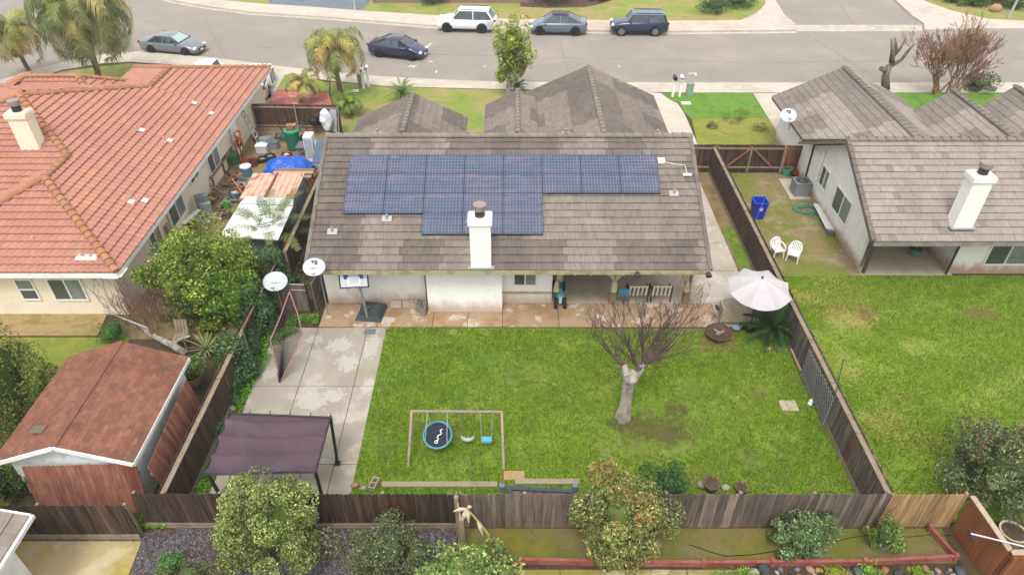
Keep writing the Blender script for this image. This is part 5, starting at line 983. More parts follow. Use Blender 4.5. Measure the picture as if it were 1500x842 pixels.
    for f in spec['wheels']:
        for s_ in (-1, 1):
            M = Matrix.Rotation(PI/2, 3, 'X'); m = MB(); m.lathe([(rd+.065, 0), (rd+.065, .02)], (X(f), s_*(hw*.985)+.01, rd+.01), 24, M=M); m.build('wheel_arch', m_blk, t)  # flat black disc, wheel-well shade painted on instead of a modelled recess
            m = MB(); m.lathe([(rd*.7, -.11), (rd*.95, -.11), (rd, -.07), (rd, .07), (rd*.95, .11), (rd*.7, .11)], (X(f), s_*(hw-.07), rd), 24, M=M); wo = m.build('wheel', m_tyre, t)
            m = MB(); yo = s_*(hw-.07)+s_*.113; m.lathe([(rd*.66, -.008), (rd*.66, .008)], (X(f), yo, rd), 20, M=M, tint=1)
            m.build('rim_disc', m_blk, wo); m = MB()
            for k in range(5):
                a = 2*PI*k/5; m.beam((X(f), yo+s_*.012, rd), (X(f)+math.cos(a)*rd*.64, yo+s_*.012, rd+math.sin(a)*rd*.64), .02, .07, up=(0, 1, 0))
            m.lathe([(rd*.66, -.012), (rd*.62, .02), (rd*.58, .02), (rd*.58, -.012)], (X(f), yo+s_*.006, rd), 20, M=M); m.build('rim', rim, wo)
    if front: pass
    return t
def place(t, fq, rq, spec, z=-.13):
    # ground points under the near front and near rear wheels, read off the photo
    a, b = at(*fq, z), at(*rq, z); d = (a-b); ang = math.atan2(d.y, d.x); mid = (a+b)/2; n = Vector((-math.sin(ang), math.cos(ang), 0))
    if n.y < 0: n = -n
    c = mid+n*(spec['W']/2-.07); wc = (spec['wheels'][0]+spec['wheels'][1])/2; c += d.normalized()*((wc-.5)*spec['L']); t.location = (c.x, c.y, z); t.rotation_euler = (0, 0, ang)
sedan = dict(L=4.9, W=1.86, H=1.44, belt=.93, hood=.92, deck=1.0, gc=.2, A=.27, B=.42, C=.68, D=.86, r=.33, wheels=(.18, .78))
hatch = dict(L=4.48, W=1.75, H=1.49, belt=.95, hood=.9, deck=1.02, gc=.18, A=.2, B=.42, C=.66, D=.94, r=.31, wheels=(.18, .79), rw=.7)
cross = dict(L=4.75, W=1.92, H=1.62, belt=1.0, hood=.98, deck=1.08, gc=.2, A=.22, B=.4, C=.66, D=.93, r=.36, wheels=(.18, .8), rw=.7)
suv = dict(L=5.0, W=1.98, H=1.77, belt=1.08, hood=1.08, deck=1.12, gc=.25, A=.25, B=.385, C=.86, D=.965, r=.38, wheels=(.18, .77), rw=.75, nose=.86, suv=1)
jeep = dict(L=4.75, W=1.86, H=1.74, belt=1.1, hood=1.06, deck=1.12, gc=.3, A=.28, B=.38, C=.9, D=.97, r=.38, wheels=(.18, .77), rw=.78, nose=.85, suv=1, roofmat=pm('7d90a0', .3, .2))
c1 = car('parked_car', 'grey sedan with reflective windscreen sunshade parked by the kerb at left', '7f868c', sedan, m_rimd)
m = MB(); X = lambda f: 2.45-f*4.9
m.add([(X(.285), .72, 1.0), (X(.285), -.72, 1.0), (X(.415), -.58, 1.375), (X(.415), .58, 1.375)], [(0, 1, 2, 3)]); o = m.build('windscreen', pm('b9d6cf', .2, .1), c1); o.location = (.03, 0, .02); c1['group'] = 'cars on the street'
place(c1, (274, 83.5), (224, 79.5), sedan)
c2 = car('parked_car', 'dark blue hatchback standing out in the road', '1c2450', hatch, m_rimd); place(c2, (605, 89.5), (554, 84), hatch); c2['group'] = 'cars on the street'
c3 = car('parked_car', 'white sport utility vehicle parked at the far kerb', 'f4f4f4', suv, m_rimd); place(c3, (655.4, 47.5), (705.9, 49), suv); c3['group'] = 'cars on the street'
c4 = car('parked_car', 'grey blue coupe shaped crossover with black roof parked at the far kerb', '6d7c8c', dict(cross, roofmat=pm('22262a', .2, .1)), m_rimd); place(c4, (790.8, 52), (842.3, 53), cross); c4['group'] = 'cars on the street'
c5 = car('parked_car', 'navy four wheel drive with silver wheels parked at the far kerb', '22325a', jeep, m_rims); place(c5, (908.9, 53), (959.6, 53.4), jeep); c5['group'] = 'cars on the street'
pk = dict(L=5.6, W=1.95, H=1.85, belt=1.15, hood=1.1, deck=1.15, gc=.35, A=.26, B=.34, C=.52, D=.57, r=.4, wheels=(.18, .78), rw=.8, nose=.95)
c6 = car('pickup_truck', 'white pickup truck with dark bed cover in the drive, mostly hidden by the terracotta roof', 'eef0f2', pk, m_rims); m = MB(); m.box((-1.3, 0, 1.21), (2.3, 1.6, .05)); m.build('bed_cover', pm('5c6a78', .5, .3), c6)
p = at(296, 97, 1.6); c6.location = (p.x+.6, p.y+.1, .02); c6.rotation_euler = (0, 0, PI)
c7 = car('parked_car', 'white car whose roof shows just above the corner of the terracotta roof', 'f2f3f4', dict(suv, H=1.65), m_rims); p = at(366, 99, 1.6); c7.location = (p.x+.2, p.y, .02); c7.rotation_euler = (0, 0, R(100))
c8 = car('parked_car', 'white car in the drive, mostly hidden behind the right house roof', 'e6eaf2', dict(suv), m_rims); p = at(1170, 127, 1.5); c8.location = (p.x+.9, p.y-2.0, .02); c8.rotation_euler = (0, 0, R(90))
# ------------------------------------------------------------ street furniture
m_wp = pm('f4f2ee', .5, .2)
for q, lab, col in (((533, 130), 'white mailbox post with flag beside the yellowing palm, left of its pair', 'f4f2ee'), ((540, 127), 'white mailbox on white post beside the yellowing palm, right of its pair', 'f4f2ee'), ((985, 142), 'dark capped mailbox on white post beside the green front lawn', '4a4a4e'), ((995, 142), 'white mailbox on white post beside the green front lawn', 'f0f0f0')):
    b = at(*q); t = T('mailbox', lab, 'mailbox', tuple(b), 'mailboxes on posts'); B1('post', (b.x, b.y, .6), (.15, .15, 1.2), m_wp, t); m = MB(); m.box((b.x, b.y, 1.3), (.22, .48, .18)); m.tube([(b.x, b.y-.24, 1.38), (b.x, b.y+.24, 1.38)], .11, 12); m.build('box', pm(col, .5, .2), t); B1('brace', (b.x, b.y, 1.18), (.1, .4, .06), m_wp, t)
for q, lab in (((530, 127), 'green utility cabinet beside the pair of mailboxes near the palm'), ((1009, 141), 'green utility cabinet beside the green front lawn')):
    b = at(*q); t = T('utility_cabinet', lab, 'utility box', tuple(b), 'utility cabinets'); m = MB(); m.box((b.x, b.y, .42), (.42, .32, .84)); m.build('cabinet', pm('9cbaa0', .7, .3), t); m = MB(); m.box((b.x, b.y, .87), (.46, .36, .07)); m.build('lid', pm('8fae94', .7, .3), t)
for q, lab in (((1005, 152), 'white square meter cover lying in the green front lawn edge'), ((519, 134), 'white square meter cover in the lawn beside the yellowing palm')):
    b = at(*q); t = T('meter_cover', lab, 'ground cover plate', tuple(b)); m = MB(); m.box((b.x, b.y, .035), (.6, .4, .03)); m.build('plate', m_wp, t); m = MB(); m.box((b.x, b.y, .056), (.3, .2, .012)); m.build('lid', pm('d8d4cc', .6), t)
for q, lab, tl in (((520, 15), 'pale street lamp pole at the top edge by the gravel bed', .3), ((1478, 26), 'pale leaning street lamp pole at the upper right corner', .8)):
    b = at(*q); t = T('street_lamp', lab, 'lamp post', tuple(b), 'street lamp poles'); m = MB(); m.tube([b, b+Vector((0, 0, .3)), b+Vector((tl*.3, 0, 3.5)), b+Vector((tl*.5, 0, 6.5))], [.16, .1, .085, .06], 12); m.build('pole', pm('c2c4c0', .5, .3), t); m = MB(); m.tube([b+Vector((tl*.5, 0, 6.4)), b+Vector((tl*.5, -.8, 6.9)), b+Vector((tl*.5, -1.6, 6.9))], .04, 8); m.build('arm', pm('c2c4c0', .5, .3), t); m = MB(); m.box(b+Vector((tl*.5, -1.8, 6.85)), (.3, .6, .12)); m.build('lamp_head', pm('9a9c98', .5, .3), t)
fw = T('block_wall', 'low brown wall along the top edge beyond the far lawn', 'wall', (-5.5, 67.6, 0)); B1('wall', (-5.5, 67.7, .5), (15, .2, 1.0), pm('9c8478', .9, .4, 1), fw); B1('coping', (-5.5, 67.7, 1.03), (15, .3, .06), pm('8a7468', .9, .4, 1), fw)
bd = T('boulder', 'tan boulder among the bushes at the upper right corner', 'boulder', tuple(at(1457, 16))); m = MB(); m.ball(at(1457, 17)+Vector((0, 0, .25)), (.55, .4, .4), 12); m.build('stone', pm('c79b78', .9, .4), bd, smooth=True)
# ------------------------------------------------------------ rear yard of the centre house
m_black = pm('35363a', .5, .3); m_steel = pm('a9abad', .4, .3, metal=.4)
m_dish = pm('cfd8dc', .45, .15)
def textmesh(s, size, mat, parent, M4, name='lettering'):
    c = bpy.data.curves.new('t', 'FONT'); c.body = s; c.size = size; c.align_x = 'CENTER'; c.extrude = .002; o = bpy.data.objects.new('t', c); COL.objects.link(o); dg = bpy.context.evaluated_depsgraph_get(); me = bpy.data.meshes.new_from_object(o.evaluated_get(dg)); bpy.data.objects.remove(o); me.transform(M4); me.transform(Matrix.Translation(-root_loc(parent))); me.materials.clear(); me.materials.append(mat); r = bpy.data.objects.new(name, me); COL.objects.link(r); r.parent = parent; return r
def dish(label, c, w_, h_, nrm, foot, mark, name='satellite_dish', text='DIRECTV', markmat=None):
    t = T(name, label, 'satellite dish', tuple(foot), 'satellite dishes'); n = Vector(nrm).normalized(); x = Vector((0, 0, 1)).cross(n).normalized(); y = n.cross(x); M = Matrix((x, y, n)).transposed(); c = Vector(c)
    m = MB(); N_ = 28; V = []; rings = 5
    for k in range(rings+1):
        r = k/rings
        for j in range(N_): a = 2*PI*j/N_; V.append(c+M @ Vector((w_/2*r*math.cos(a), h_/2*r*math.sin(a), .10*(r*r-1))))
    F = [(k*N_+j, k*N_+(j+1) % N_, (k+1)*N_+(j+1) % N_, (k+1)*N_+j) for k in range(rings) for j in range(N_)]; n0 = len(V); V += [v-n*.02 for v in V]; F += [tuple(i+n0 for i in f)[::-1] for f in F]; F += [(rings*N_+j, rings*N_+(j+1) % N_, n0+rings*N_+(j+1) % N_, n0+rings*N_+j) for j in range(N_)]
    m.add(V, F); m.build('reflector', m_dish, t, smooth=True)
    m = MB(); m.tube([c-n*.1, Vector((foot[0], foot[1], c.z-.35)), Vector(foot)], .028, 8); m.build('mast', m_steel, t)
    m = MB(); m.tube([c-y*h_*.48-n*.02, c-y*h_*.5+n*.35], .014, 6); m.box(c-y*h_*.45+n*.38, (.16, .09, .09), M=M); m.build('feed_arm', m_steel, t)
    M4 = Matrix.Translation(c-n*.06-y*h_*.08) @ M.to_4x4(); 
    if text: textmesh(text, .085, pm('8a9296', .6), t, M4)
    if mark:
        q = c+y*h_*.27-n*.015; m = MB(); m.add([q+M @ Vector(v) for v in ((-.12, .08, 0), (-.02, .08, 0), (.0, 0, 0), (-.05, -.03, 0))], [(0, 3, 2, 1)]); m.add([q+M @ Vector(v) for v in ((.0, .09, 0), (.09, .07, 0), (.13, -.03, 0), (.07, -.1, 0), (.0, -.08, 0), (.06, 0, 0))], [(5, 4, 3, 2, 1, 0)]); m.build('emblem', pm('2f3236', .5), t)
dish('larger grey satellite dish on a pole left of the concrete court', hz(403, 412, 22.6), 1.0, .86, (.05, -.55, .85), hz(403, 412, 22.6)-Vector((0, 0, 2.0)), False)
dish('smaller grey satellite dish with black emblem at the left corner of the tiled house', hz(460, 391, 21.75), .86, .74, (.08, -.6, .8), hz(460, 391, 21.75)-Vector((-.1, -.2, 2.55)), True)
dish('round pale satellite dish on the roof corner of the right hand house', hz(1155, 169, 34.6), .85, .8, (-.1, -.6, .7), hz(1155, 190, 34.7), True, text=None)
# small gate left of the house
g = T('side_gate', 'grey board gate with steel frame between the ivy and the white house wall', 'gate', (-9.3, 24.0, 0)); p0, p1 = at(398, 468), at(461, 466); p1 = Vector((-8.55, 22.7, 0)); p0 = Vector((-10.3, 22.8, 0)); m = MB()
for k in range(12): a = p0.lerp(p1, k/12+.003); b = p0.lerp(p1, (k+1)/12-.003); m.beam(a.lerp(b, .5)+Vector((0, 0, .05)), a.lerp(b, .5)+Vector((0, 0, 1.45)), .14, .02, tint=random.Random(k).uniform(.85, 1.1))
m.build('boards', m_wood_grey, g); m = MB(); m.tube([p0+Vector((0, -.04, 1.5)), p1+Vector((0, -.04, 1.5))], .025, 6); m.tube([p0+Vector((0, -.04, 1.2)), p1+Vector((0, -.04, 1.2))], .02, 6); m.build('rail', m_steel, g); m = MB(); m.tube([p1+Vector((.03, 0, 0)), p1+Vector((.03, 0, 1.5))], .045, 8); m.build('post', m_black, g)
g = T('chain_gate', 'narrow grey gate leaf ajar against the white wall beside the smaller dish', 'gate', (-8.3, 23.3, 0)); a, b = Vector((-8.3, 22.75, 0)), Vector((-8.15, 24.2, 0)); m = MB()
for z in (.1, 1.45): m.tube([a+Vector((0, 0, z)), b+Vector((0, 0, z))], .02, 6)
for q in (a, b): m.tube([q+Vector((0, 0, .1)), q+Vector((0, 0, 1.45))], .02, 6)
m.tube([a+Vector((0, 0, .1)), b+Vector((0, 0, 1.45))], .015, 6); m.build('frame', m_steel, g); m = MB()
for k in range(10): q = a.lerp(b, (k+.5)/10); m.beam(q+Vector((.0, 0, .12)), q+Vector((.0, 0, 1.4)), .13, .015, up=(1, 0, 0), tint=.95)
m.build('boards', m_wood_grey, g)
bw = T('brick_path', 'red brick paving strip beside the tiled house behind the small gate', 'paving', (-8.3, 25.5, 0)); B1('bricks', (-8.3, 26.0, .04), (.75, 3.4, .08), layered('brick_red', 'a0604c', [('7f4a3c', 'noise', 4, .45, .65, .7)], .9), bw)
# basketball hoop
hb = T('basketball_hoop', 'portable basketball hoop with clear backboard on the patio slab', 'basketball hoop', (-6.1, 22.4, 0)); m = MB()
m.box((-5.95, 22.6, .13), (1.15, 1.15, .24), rz=-.12, taper=.8); m.box((-5.95, 22.6, .26), (.75, .75, .06), rz=-.12); m.build('base', pm('4b5156', .6, .4), hb)
tp = hz(518, 408, 22.25); pl = Vector((-6.02, 22.15, .1)); top = tp+Vector((.05, .35, .1)); m = MB(); m.tube([pl, top], .05, 10); m.tube([Vector((-5.9, 22.8, .25)), pl.lerp(top, .22)], .02, 6); m.build('pole', m_steel, hb)
bc = tp; bn = Vector((.0, -.93, .35)).normalized(); bx = Vector((1, .08, 0)).normalized(); by = bn.cross(bx); by = by if by.z > 0 else -by; Mb = Matrix((bx, by, bn)).transposed()
BW, BH_ = 1.12, .74; m = MB(); m.box(bc, (BW, BH_, .02), M=Mb); bb_ = m.build('backboard', pm('d5d9de', .25, .2), hb)
m = MB()
for s_ in (-1, 1): m.box(bc+bx*s_*BW/2, (.05, BH_+.05, .05), M=Mb); m.box(bc+by*s_*BH_/2, (BW-.05, .05, .05), M=Mb)
m.build('backboard_frame', m_black, hb)
for s_ in (-1, 1): m = MB(); m.box(bc+bx*s_*.3+by*.15+bn*.014, (.18, .32, .006), M=Mb); m.build('blue_band', pm('3a56a8', .4, .2), bb_)
m = MB(); [m.box(bc+bx*s_*.23-by*.1+bn*.016, (.03, .34, .006), M=Mb) for s_ in (-1, 1)]; m.box(bc+by*.06+bn*.016, (.46, .03, .006), M=Mb); m.box(bc-by*.26+bn*.016, (.46, .03, .006), M=Mb); m.build('target_square', m_wp, bb_)
rc = bc-by*.33-Vector((0, .32, 0)); m = MB(); pts = [rc+Vector((.23*math.cos(a*PI/10), .23*math.sin(a*PI/10), 0)) for a in range(21)]; m.tube(pts, .012, 6, cap=False); m.tube([rc+Vector((0, .23, 0)), bc-by*.33], .02, 6); m.build('rim', pm('a8788a', .5), hb)
# bounce-back net: rods forming a kite with taut mesh
rb = T('rebound_net', 'black sports rebounder net with red rods standing on the concrete court', 'sports net', tuple(at(408, 560))); foot = at(410, 560); foot2 = at(375, 562); tpz = hz(424, 427, 19.9); le = hz(396, 498, 19.0); ri = hz(443, 489, 19.4); m = MB()
for a, b, mid in ((foot, le, None), (le, tpz, 1), (tpz, ri, 1), (ri, foot, None)):
    md = a.lerp(b, .5)+Vector((.05 if b is ri or a is ri else .03, 0, 0)); m.tube([a, md, b], .022, 6)
m.build('rods', pm('c88a90', .6), rb); m = MB(); m.tube([foot, foot2, at(398, 510)], .025, 6); m.tube([at(398, 510), le], .02, 6); m.tube([foot, foot+Vector((.05, 0, .5))], .045, 6); m.build('base_frame', m_black, rb)
m = MB(); n = 30
for i in range(n+1):
    t_ = i/n; a = (le.lerp(tpz, t_*2) if t_ < .5 else tpz.lerp(ri, t_*2-1)); b = foot.lerp(ri, 0) if True else ri
    m.tube([a, a.lerp(foot, .5)+Vector((0, .12*math.sin(t_*PI), 0)), foot], .006, 3)
for j in range(1, 34):
    u_ = j/34; pts = [(le.lerp(tpz, k/5) if k < 5 else tpz.lerp(ri, (k-5)/5)).lerp(foot, u_)+Vector((0, .1*math.sin(k/10*PI)*math.sin(u_*PI), 0)) for k in range(11)]; m.tube(pts, .006, 3, cap=False)
m.build('net', m_blk, rb)
# canopy with sagging cloth
cn = T('shade_canopy', 'brown fabric shade canopy on dark steel posts over the concrete court', 'canopy', (-7.5, 13.9, 0)); q00, q10, q11, q01 = at(297, 694, 2.15), at(440, 694, 2.15), at(484, 610, 2.2), at(336, 604, 2.2); q10 = at(462, 690, 2.15); m = MB(); NX, NY = 36, 56; V = []
for j in range(NY+1):
    for i in range(NX+1):
        u_, v_ = i/NX, j/NY; p = q00.lerp(q10, u_).lerp(q01.lerp(q11, u_), v_); sag = .1*abs(math.sin((v_+.03*math.sin(u_*4))*PI*3.5))**.6+.03*math.sin(u_*9+v_*5)*math.sin(v_*PI); p = p+Vector((0, 0, .06-sag*1.3+.02*math.sin(u_*30+v_*21)*math.sin(v_*PI*4))); V.append(p)
F = [(j*(NX+1)+i, j*(NX+1)+i+1, (j+1)*(NX+1)+i+1, (j+1)*(NX+1)+i) for j in range(NY) for i in range(NX)]; n0 = len(V); V += [v-Vector((0, 0, .012)) for v in V]; F += [tuple(k+n0 for k in f)[::-1] for f in F]; m.add(V, F)
m.build('cloth', layered('canopy_cloth', '624f58', [('4f444a', 'noise', 1, .45, .65, .6), ('6b5f67', 'noise', .7, .55, .68, .5)], .9, (6, .02)), cn, smooth=True)
m = MB(); [m.tube([a+Vector((0, 0, -.03)), b+Vector((0, 0, -.03))], .03, 6) for a, b in ((q00, q10), (q10, q11), (q11, q01), (q01, q00))]; [m.tube([q01.lerp(q11, k/5)+Vector((0, 0, 0)), q01.lerp(q11, k/5)+Vector((0, .12, .02))], .015, 5) for k in range(6)]; [m.tube([q00.lerp(q10, k/8), q00.lerp(q10, k/8)+Vector((0, -.2, -.05))], .015, 5) for k in range(9)]; m.build('frame', m_black, cn)
for a, ft in ((q00+Vector((.15, 0, 0)), q00+Vector((.35, 0, 0))), (q10, q10+Vector((-.05, .1, 0))), (q11, Vector((-5.84, 14.79, 0))), (q01, q01+Vector((.1, 0, 0)))): m = MB(); ft = Vector((ft.x, ft.y, .03)); m.beam(a, ft, .08, .08, up=(1, 0, 0)); m.box(ft+Vector((0, 0, .01)), (.2, .2, .02)); m.build('post', m_black, cn)
# swing set
sw = T('swing_set', 'wooden framed swing set on the rear lawn', 'swing set', (-1.8, 15, 0)); HT = 1.9; yt = at(603, 602, HT).y; m_bam = pm('ccb79c', .8, .4, 3); tl, tr_ = at(603, 602, HT), at(735, 603, HT); m = MB(); m.tube([tl, tr_], .045, 8); m.build('top_beam', pm('a89a84', .8, .4, 3), sw)
for tp_, fb in ((tl, at(598, 683)), (tr_, at(738, 687))): 
    m = MB(); m.tube([tp_, fb], .045, 8); m.build('leg', m_bam, sw); m = MB(); m.tube([tp_, Vector((tp_.x+(tp_.x-fb.x)*-.8, tp_.y+.55, 0))], .04, 8); m.build('leg', m_bam, sw)
def ro(x_px, b, mb, w_=.012): a = at(x_px, 602.5, HT); mb.tube([a, b], w_, 5)
# saucer
sc = hz(641, 637, yt+.0); n = Vector((0, -.35, 1)).normalized(); M = Matrix((Vector((1, 0, 0)), n.cross(Vector((1, 0, 0))), n)).transposed(); R_ = .47; m = MB(); m.lathe([(R_-.03, -.02), (.01, -.1), (R_-.02, -.0)], tuple(sc), 28, M=M); so_ = m.build('saucer_seat', pm('26303e', .8, .3), sw)
m = MB(); pts = [sc+M @ Vector((R_*math.cos(a*PI/16), R_*math.sin(a*PI/16), .02)) for a in range(33)]; m.tube(pts, .035, 8, cap=False); m.build('saucer_ring', pm('5fa3b5', .6, .3), so_)
m = MB(); cz = sc+M @ Vector((0, 0, .0)); pts = [cz+M @ Vector((.05*math.sin(k*1.4)+.02*k-.03, -.2+.045*k, .012)) for k in range(10)]; m.tube(pts, .016, 5); pts = [cz+M @ Vector((-.03+.05*math.cos(k*.7), -.24+.05*math.sin(k*.7), .012)) for k in range(10)]; m.tube(pts, .014, 5); m.build('white_lettering', m_wp, so_)
m = MB()
for xp, dx, dy in ((626, -.4, -.2), (626, -.25, .35), (655, .33, -.3), (655, .3, .33)): ro(xp, sc+M @ Vector((dx, dy, .02)), m)
m.build('ropes', pm('d8dde0', .7), sw)
bs_ = hz(685, 644, yt); m = MB(); m.tube([bs_+Vector((.0+.21*math.sin(k/8*PI-PI/2), .02, -.02+.2*(1-math.cos(k/8*PI-PI/2)))) for k in range(9)], [.02, .05, .06, .065, .065, .065, .06, .05, .02], 8); m.build('belt_seat', pm('c9c9c2', .6), sw)
m = MB(); a = at(677, 602.5, HT); [m.tube([at(x_, 602.5, HT), bs_+Vector((s_*.2, .02, .16))], .008, 4) for x_, s_ in ((678, -1), (692, 1))]; m.build('chain', m_steel, sw)
b2 = hz(713, 643, yt); m = MB(); m.box(b2, (.36, .2, .04)); m.box(b2+Vector((0, 0, -.04)), (.3, .24, .05)); m.build('plank_seat', pm('6cb8d8', .5, .2), sw); m = MB(); ro(703, b2+Vector((-.17, 0, 0)), m, .014); ro(721, b2+Vector((.17, 0, 0)), m, .014); m.build('ropes', pm('c2ccd0', .7), sw)
# small items at the rear fence
def block(label, q, d=(.4, .2, .2), rz=0, col='b5a88c', z=0, holes=True, group=None):
    b = at(*q) if not isinstance(q, Vector) else q; t = T('concrete_block', label, 'concrete block', (b.x, b.y, z), group); mt = pm(col, .95, .4, 6); m = MB(); w_, dd_, h = d; Mz = Matrix.Rotation(rz, 3, 'Z'); e = .035
    for s_ in (-1, 1): m.box(Vector((b.x, b.y, z+h/2))+Mz @ Vector((0, s_*(dd_/2-e/2), 0)), (w_, e, h), M=Mz)
    for k in (-1, 0, 1): m.box(Vector((b.x, b.y, z+h/2))+Mz @ Vector((k*(w_/2-e/2), 0, 0)), (e, dd_-2*e, h), M=Mz)
    m.build('block', mt, t); m = MB(); m.box((b.x, b.y, z+.02), (w_*.8, dd_*.6, .03), rz=rz); m.build('inside', m_soil, t); return t
block('upright hollow concrete block standing by the rear fence at the end of the concrete kerb', (549, 713), (.42, .22, .25), 1.3)
ks = T('concrete_kerb', 'long low concrete kerb strip along the rear edge of the lawn', 'kerb', (-2.3, 13.95, 0)); B1('kerb_stone', (-2.35, 13.92, .05), (3.75, .2, .1), pm('a89c80', .9, .4, 3), ks)
ks = T('concrete_kerb', 'short concrete kerb beside the raised bed with the blue grey beam', 'kerb', (1.1, 14.0, 0)); B1('kerb_stone', (1.15, 14.02, .06), (2.1, .2, .1), pm('a89c80', .9, .4, 3), ks)
st_ = T('stepping_stone', 'square pinkish paving slab lying on the lawn by the swing set leg', 'paving slab', (.06, 14.25, 0)); B1('slab', (.07, 14.27, .05), (.68, .36, .06), layered('pink_slab', 'c49a7c', [('a8a050', 'noise', 3, .5, .6, .7)], .9), st_)
bed = T('raised_bed', 'blue grey edged planting box against the rear fence', 'planter', (.9, 13.4, 0)); m = MB(); m.beam((-.15, 13.68, .14), (1.95, 13.55, .14), .13, .2); m.beam((-.1, 13.62, .14), (.2, 12.8, .14), .13, .18); m.build('beam', pm('4c5666', .7, .4), bed); m = MB(); m.prism([(-.05, 12.6), (-.05, 13.6), (1.95, 13.5), (1.95, 12.6)], 0, .18); m.build('soil', layered('mulch', '8a6c58', [('5c463a', 'noise', 5, .45, .65, .8)], .95, (20, .04)), bed)
for x in (-.32, 2.02): B1('post', (x, 13.72, .16), (.17, .17, .32), pm('7f8c98', .7, .5, 8), bed)
rg = random.Random(77)
for i, (q, r, h, lab) in enumerate((((1040, 716), .26, .34, 'shaggy brown pot at the rear fence, left of the two dark pots'), ((1084, 720), .2, .26, 'round dark pot at the rear fence, right of the two dark pots'))): t_, b_ = pot(lab, q, r, h, '6a584a'); mm_ = MB(); [mm_.tube([b_+Vector((r*.8*math.cos(k_), r*.8*math.sin(k_), h*.9)), b_+Vector((r*1.15*math.cos(k_+.3), r*1.15*math.sin(k_+.3), h*(1.0+.25*math.sin(k_*7))))], [.02, .006], 4) for k_ in range(26)]; mm_.build('dry_stalks', pm('9a8468', .9, .4), t_)
for i, (q, r, lab) in enumerate((((1062, 716), .16, 'pale grey rock between the two dark pots by the rear fence'), ((1028, 712), .2, 'grey rock left of the shaggy brown pot'), ((520, 712), .13, 'reddish rock at the corner of the lawn and the concrete court'), ((533, 716), .12, 'grey rock beside the hollow concrete block'), ((1125, 512), .12, 'small pinkish rock below the large sago palm'), ((1141, 513), .1, 'pale rock below the large sago palm, right one'))):
    b = at(*q); t = T('rock', lab, 'rock', tuple(b)); m = MB(); m.ball(b+Vector((0, 0, r*.5)), (r, r*.8, r*.6), 9); m.build('stone', pm(('b5aa98', '9a958c', 'b58a70', 'a8a298', 'c9a08c', 'c2b8a4')[i], .9, .5, 8), t, smooth=True)
wp = T('buried_slab', 'worn pale concrete slab half sunk in the lawn near the lattice panel', 'slab', tuple(at(1155, 595))); b = at(1155, 595); B1('slab', (b.x, b.y, .03), (.6, .5, .05), pm('c9bda4', .9, .5, 5), wp)
gd = T('garden_ornament', 'small white and red garden ornament near the lattice panel', 'ornament', tuple(at(1186, 592))); b = at(1186, 592); m = MB(); m.lathe([(.1, 0), (.08, .1), (.03, .14), (.07, .2), (.01, .3)], tuple(b), 10); m.build('body', m_wp, gd); m = MB(); m.lathe([(.06, .28), (.01, .38)], tuple(b+Vector((.12, .08, -.1))), 8); m.build('cap', pm('b5483a', .6), gd)
po = T('pole', 'thin dark leaning pole rising over the lattice panel on the right fence', 'pole', (11.1, 14.9, 0)); m = MB(); m.tube([at(1213, 622), hz(1236, 525, 16.4)], .018, 6); m.build('rod', pm('5a6468', .5), po); B1('tip', hz(1236, 525, 16.4), (.12, .04, .05), m_steel, po)
# umbrella
um = T('umbrella', 'white scalloped patio umbrella beside the right boundary fence', 'umbrella', (9.75, 21.6, 0)); c = Vector((9.72, 21.55, 2.55)); m = MB(); N_ = 8; V = [c+Vector((0, 0, .12))]; K = 6; tn = Vector((-.06, -.08, 0))
for k in range(1, 6):
    for j in range(N_*K):
        a = 2*PI*j/(N_*K)+.25; fr = k/5; sc_ = 1-.09*math.sin(PI*(j % K)/K)*fr; V.append(c+Vector((1.25*fr*sc_*math.cos(a), 1.25*fr*sc_*math.sin(a),   .12-.48*fr**1.4-.11*fr*math.sin(PI*(j % K)/K)+.10*math.sin(a)*fr)))
NK = N_*K; F = [(0, 1+j, 1+(j+1) % NK) for j in range(NK)]+[(1+(k-1)*NK+j, 1+k*NK+j, 1+k*NK+(j+1) % NK, 1+(k-1)*NK+(j+1) % NK) for k in range(1, 5) for j in range(NK)]; n0 = len(V); V += [v-Vector((0, 0, .012)) for v in V]; F += [tuple(i+n0 for i in f)[::-1] for f in F]; m.add(V, F); m.build('canopy', pm('d2cbcc', .9, .15, 2), um)
m = MB(); [m.tube([c+Vector((0, 0, .1)), c+Vector((1.2*math.cos(2*PI*k/8+.25), 1.2*math.sin(2*PI*k/8+.25), -.38+.1*math.sin(2*PI*k/8+.25)))], .012, 4) for k in range(8)]; m.build('ribs', m_black, um); m = MB(); m.tube([(9.8, 21.6, .1), c+Vector((0, 0, .2))], .03, 8); m.build('pole', m_black, um); m = MB(); m.lathe([(.3, .03), (.3, .1), (.06, .14), (.05, .3)], (9.8, 21.6, 0), 18); m.build('base', m_blk, um); m = MB(); m.ball(c+Vector((0, 0, .17)), .05, 8); m.build('finial', m_black, um)
gt = T('patio_table', 'dark metal patio table and chairs partly under the white umbrella', 'table', (9.8, 22.1, 0)); m = MB(); m.lathe([(.5, .68), (.5, .72)], (9.75, 22.1, 0), 24); m.build('tabletop', m_black, gt)
for k in range(4): a = PI/4+k*PI/2; m = MB(); m.tube([(9.75+.35*math.cos(a), 22.1+.35*math.sin(a), .7), (9.75+.42*math.cos(a), 22.1+.42*math.sin(a), .03)], .02, 6); m.build('leg', m_black, gt)
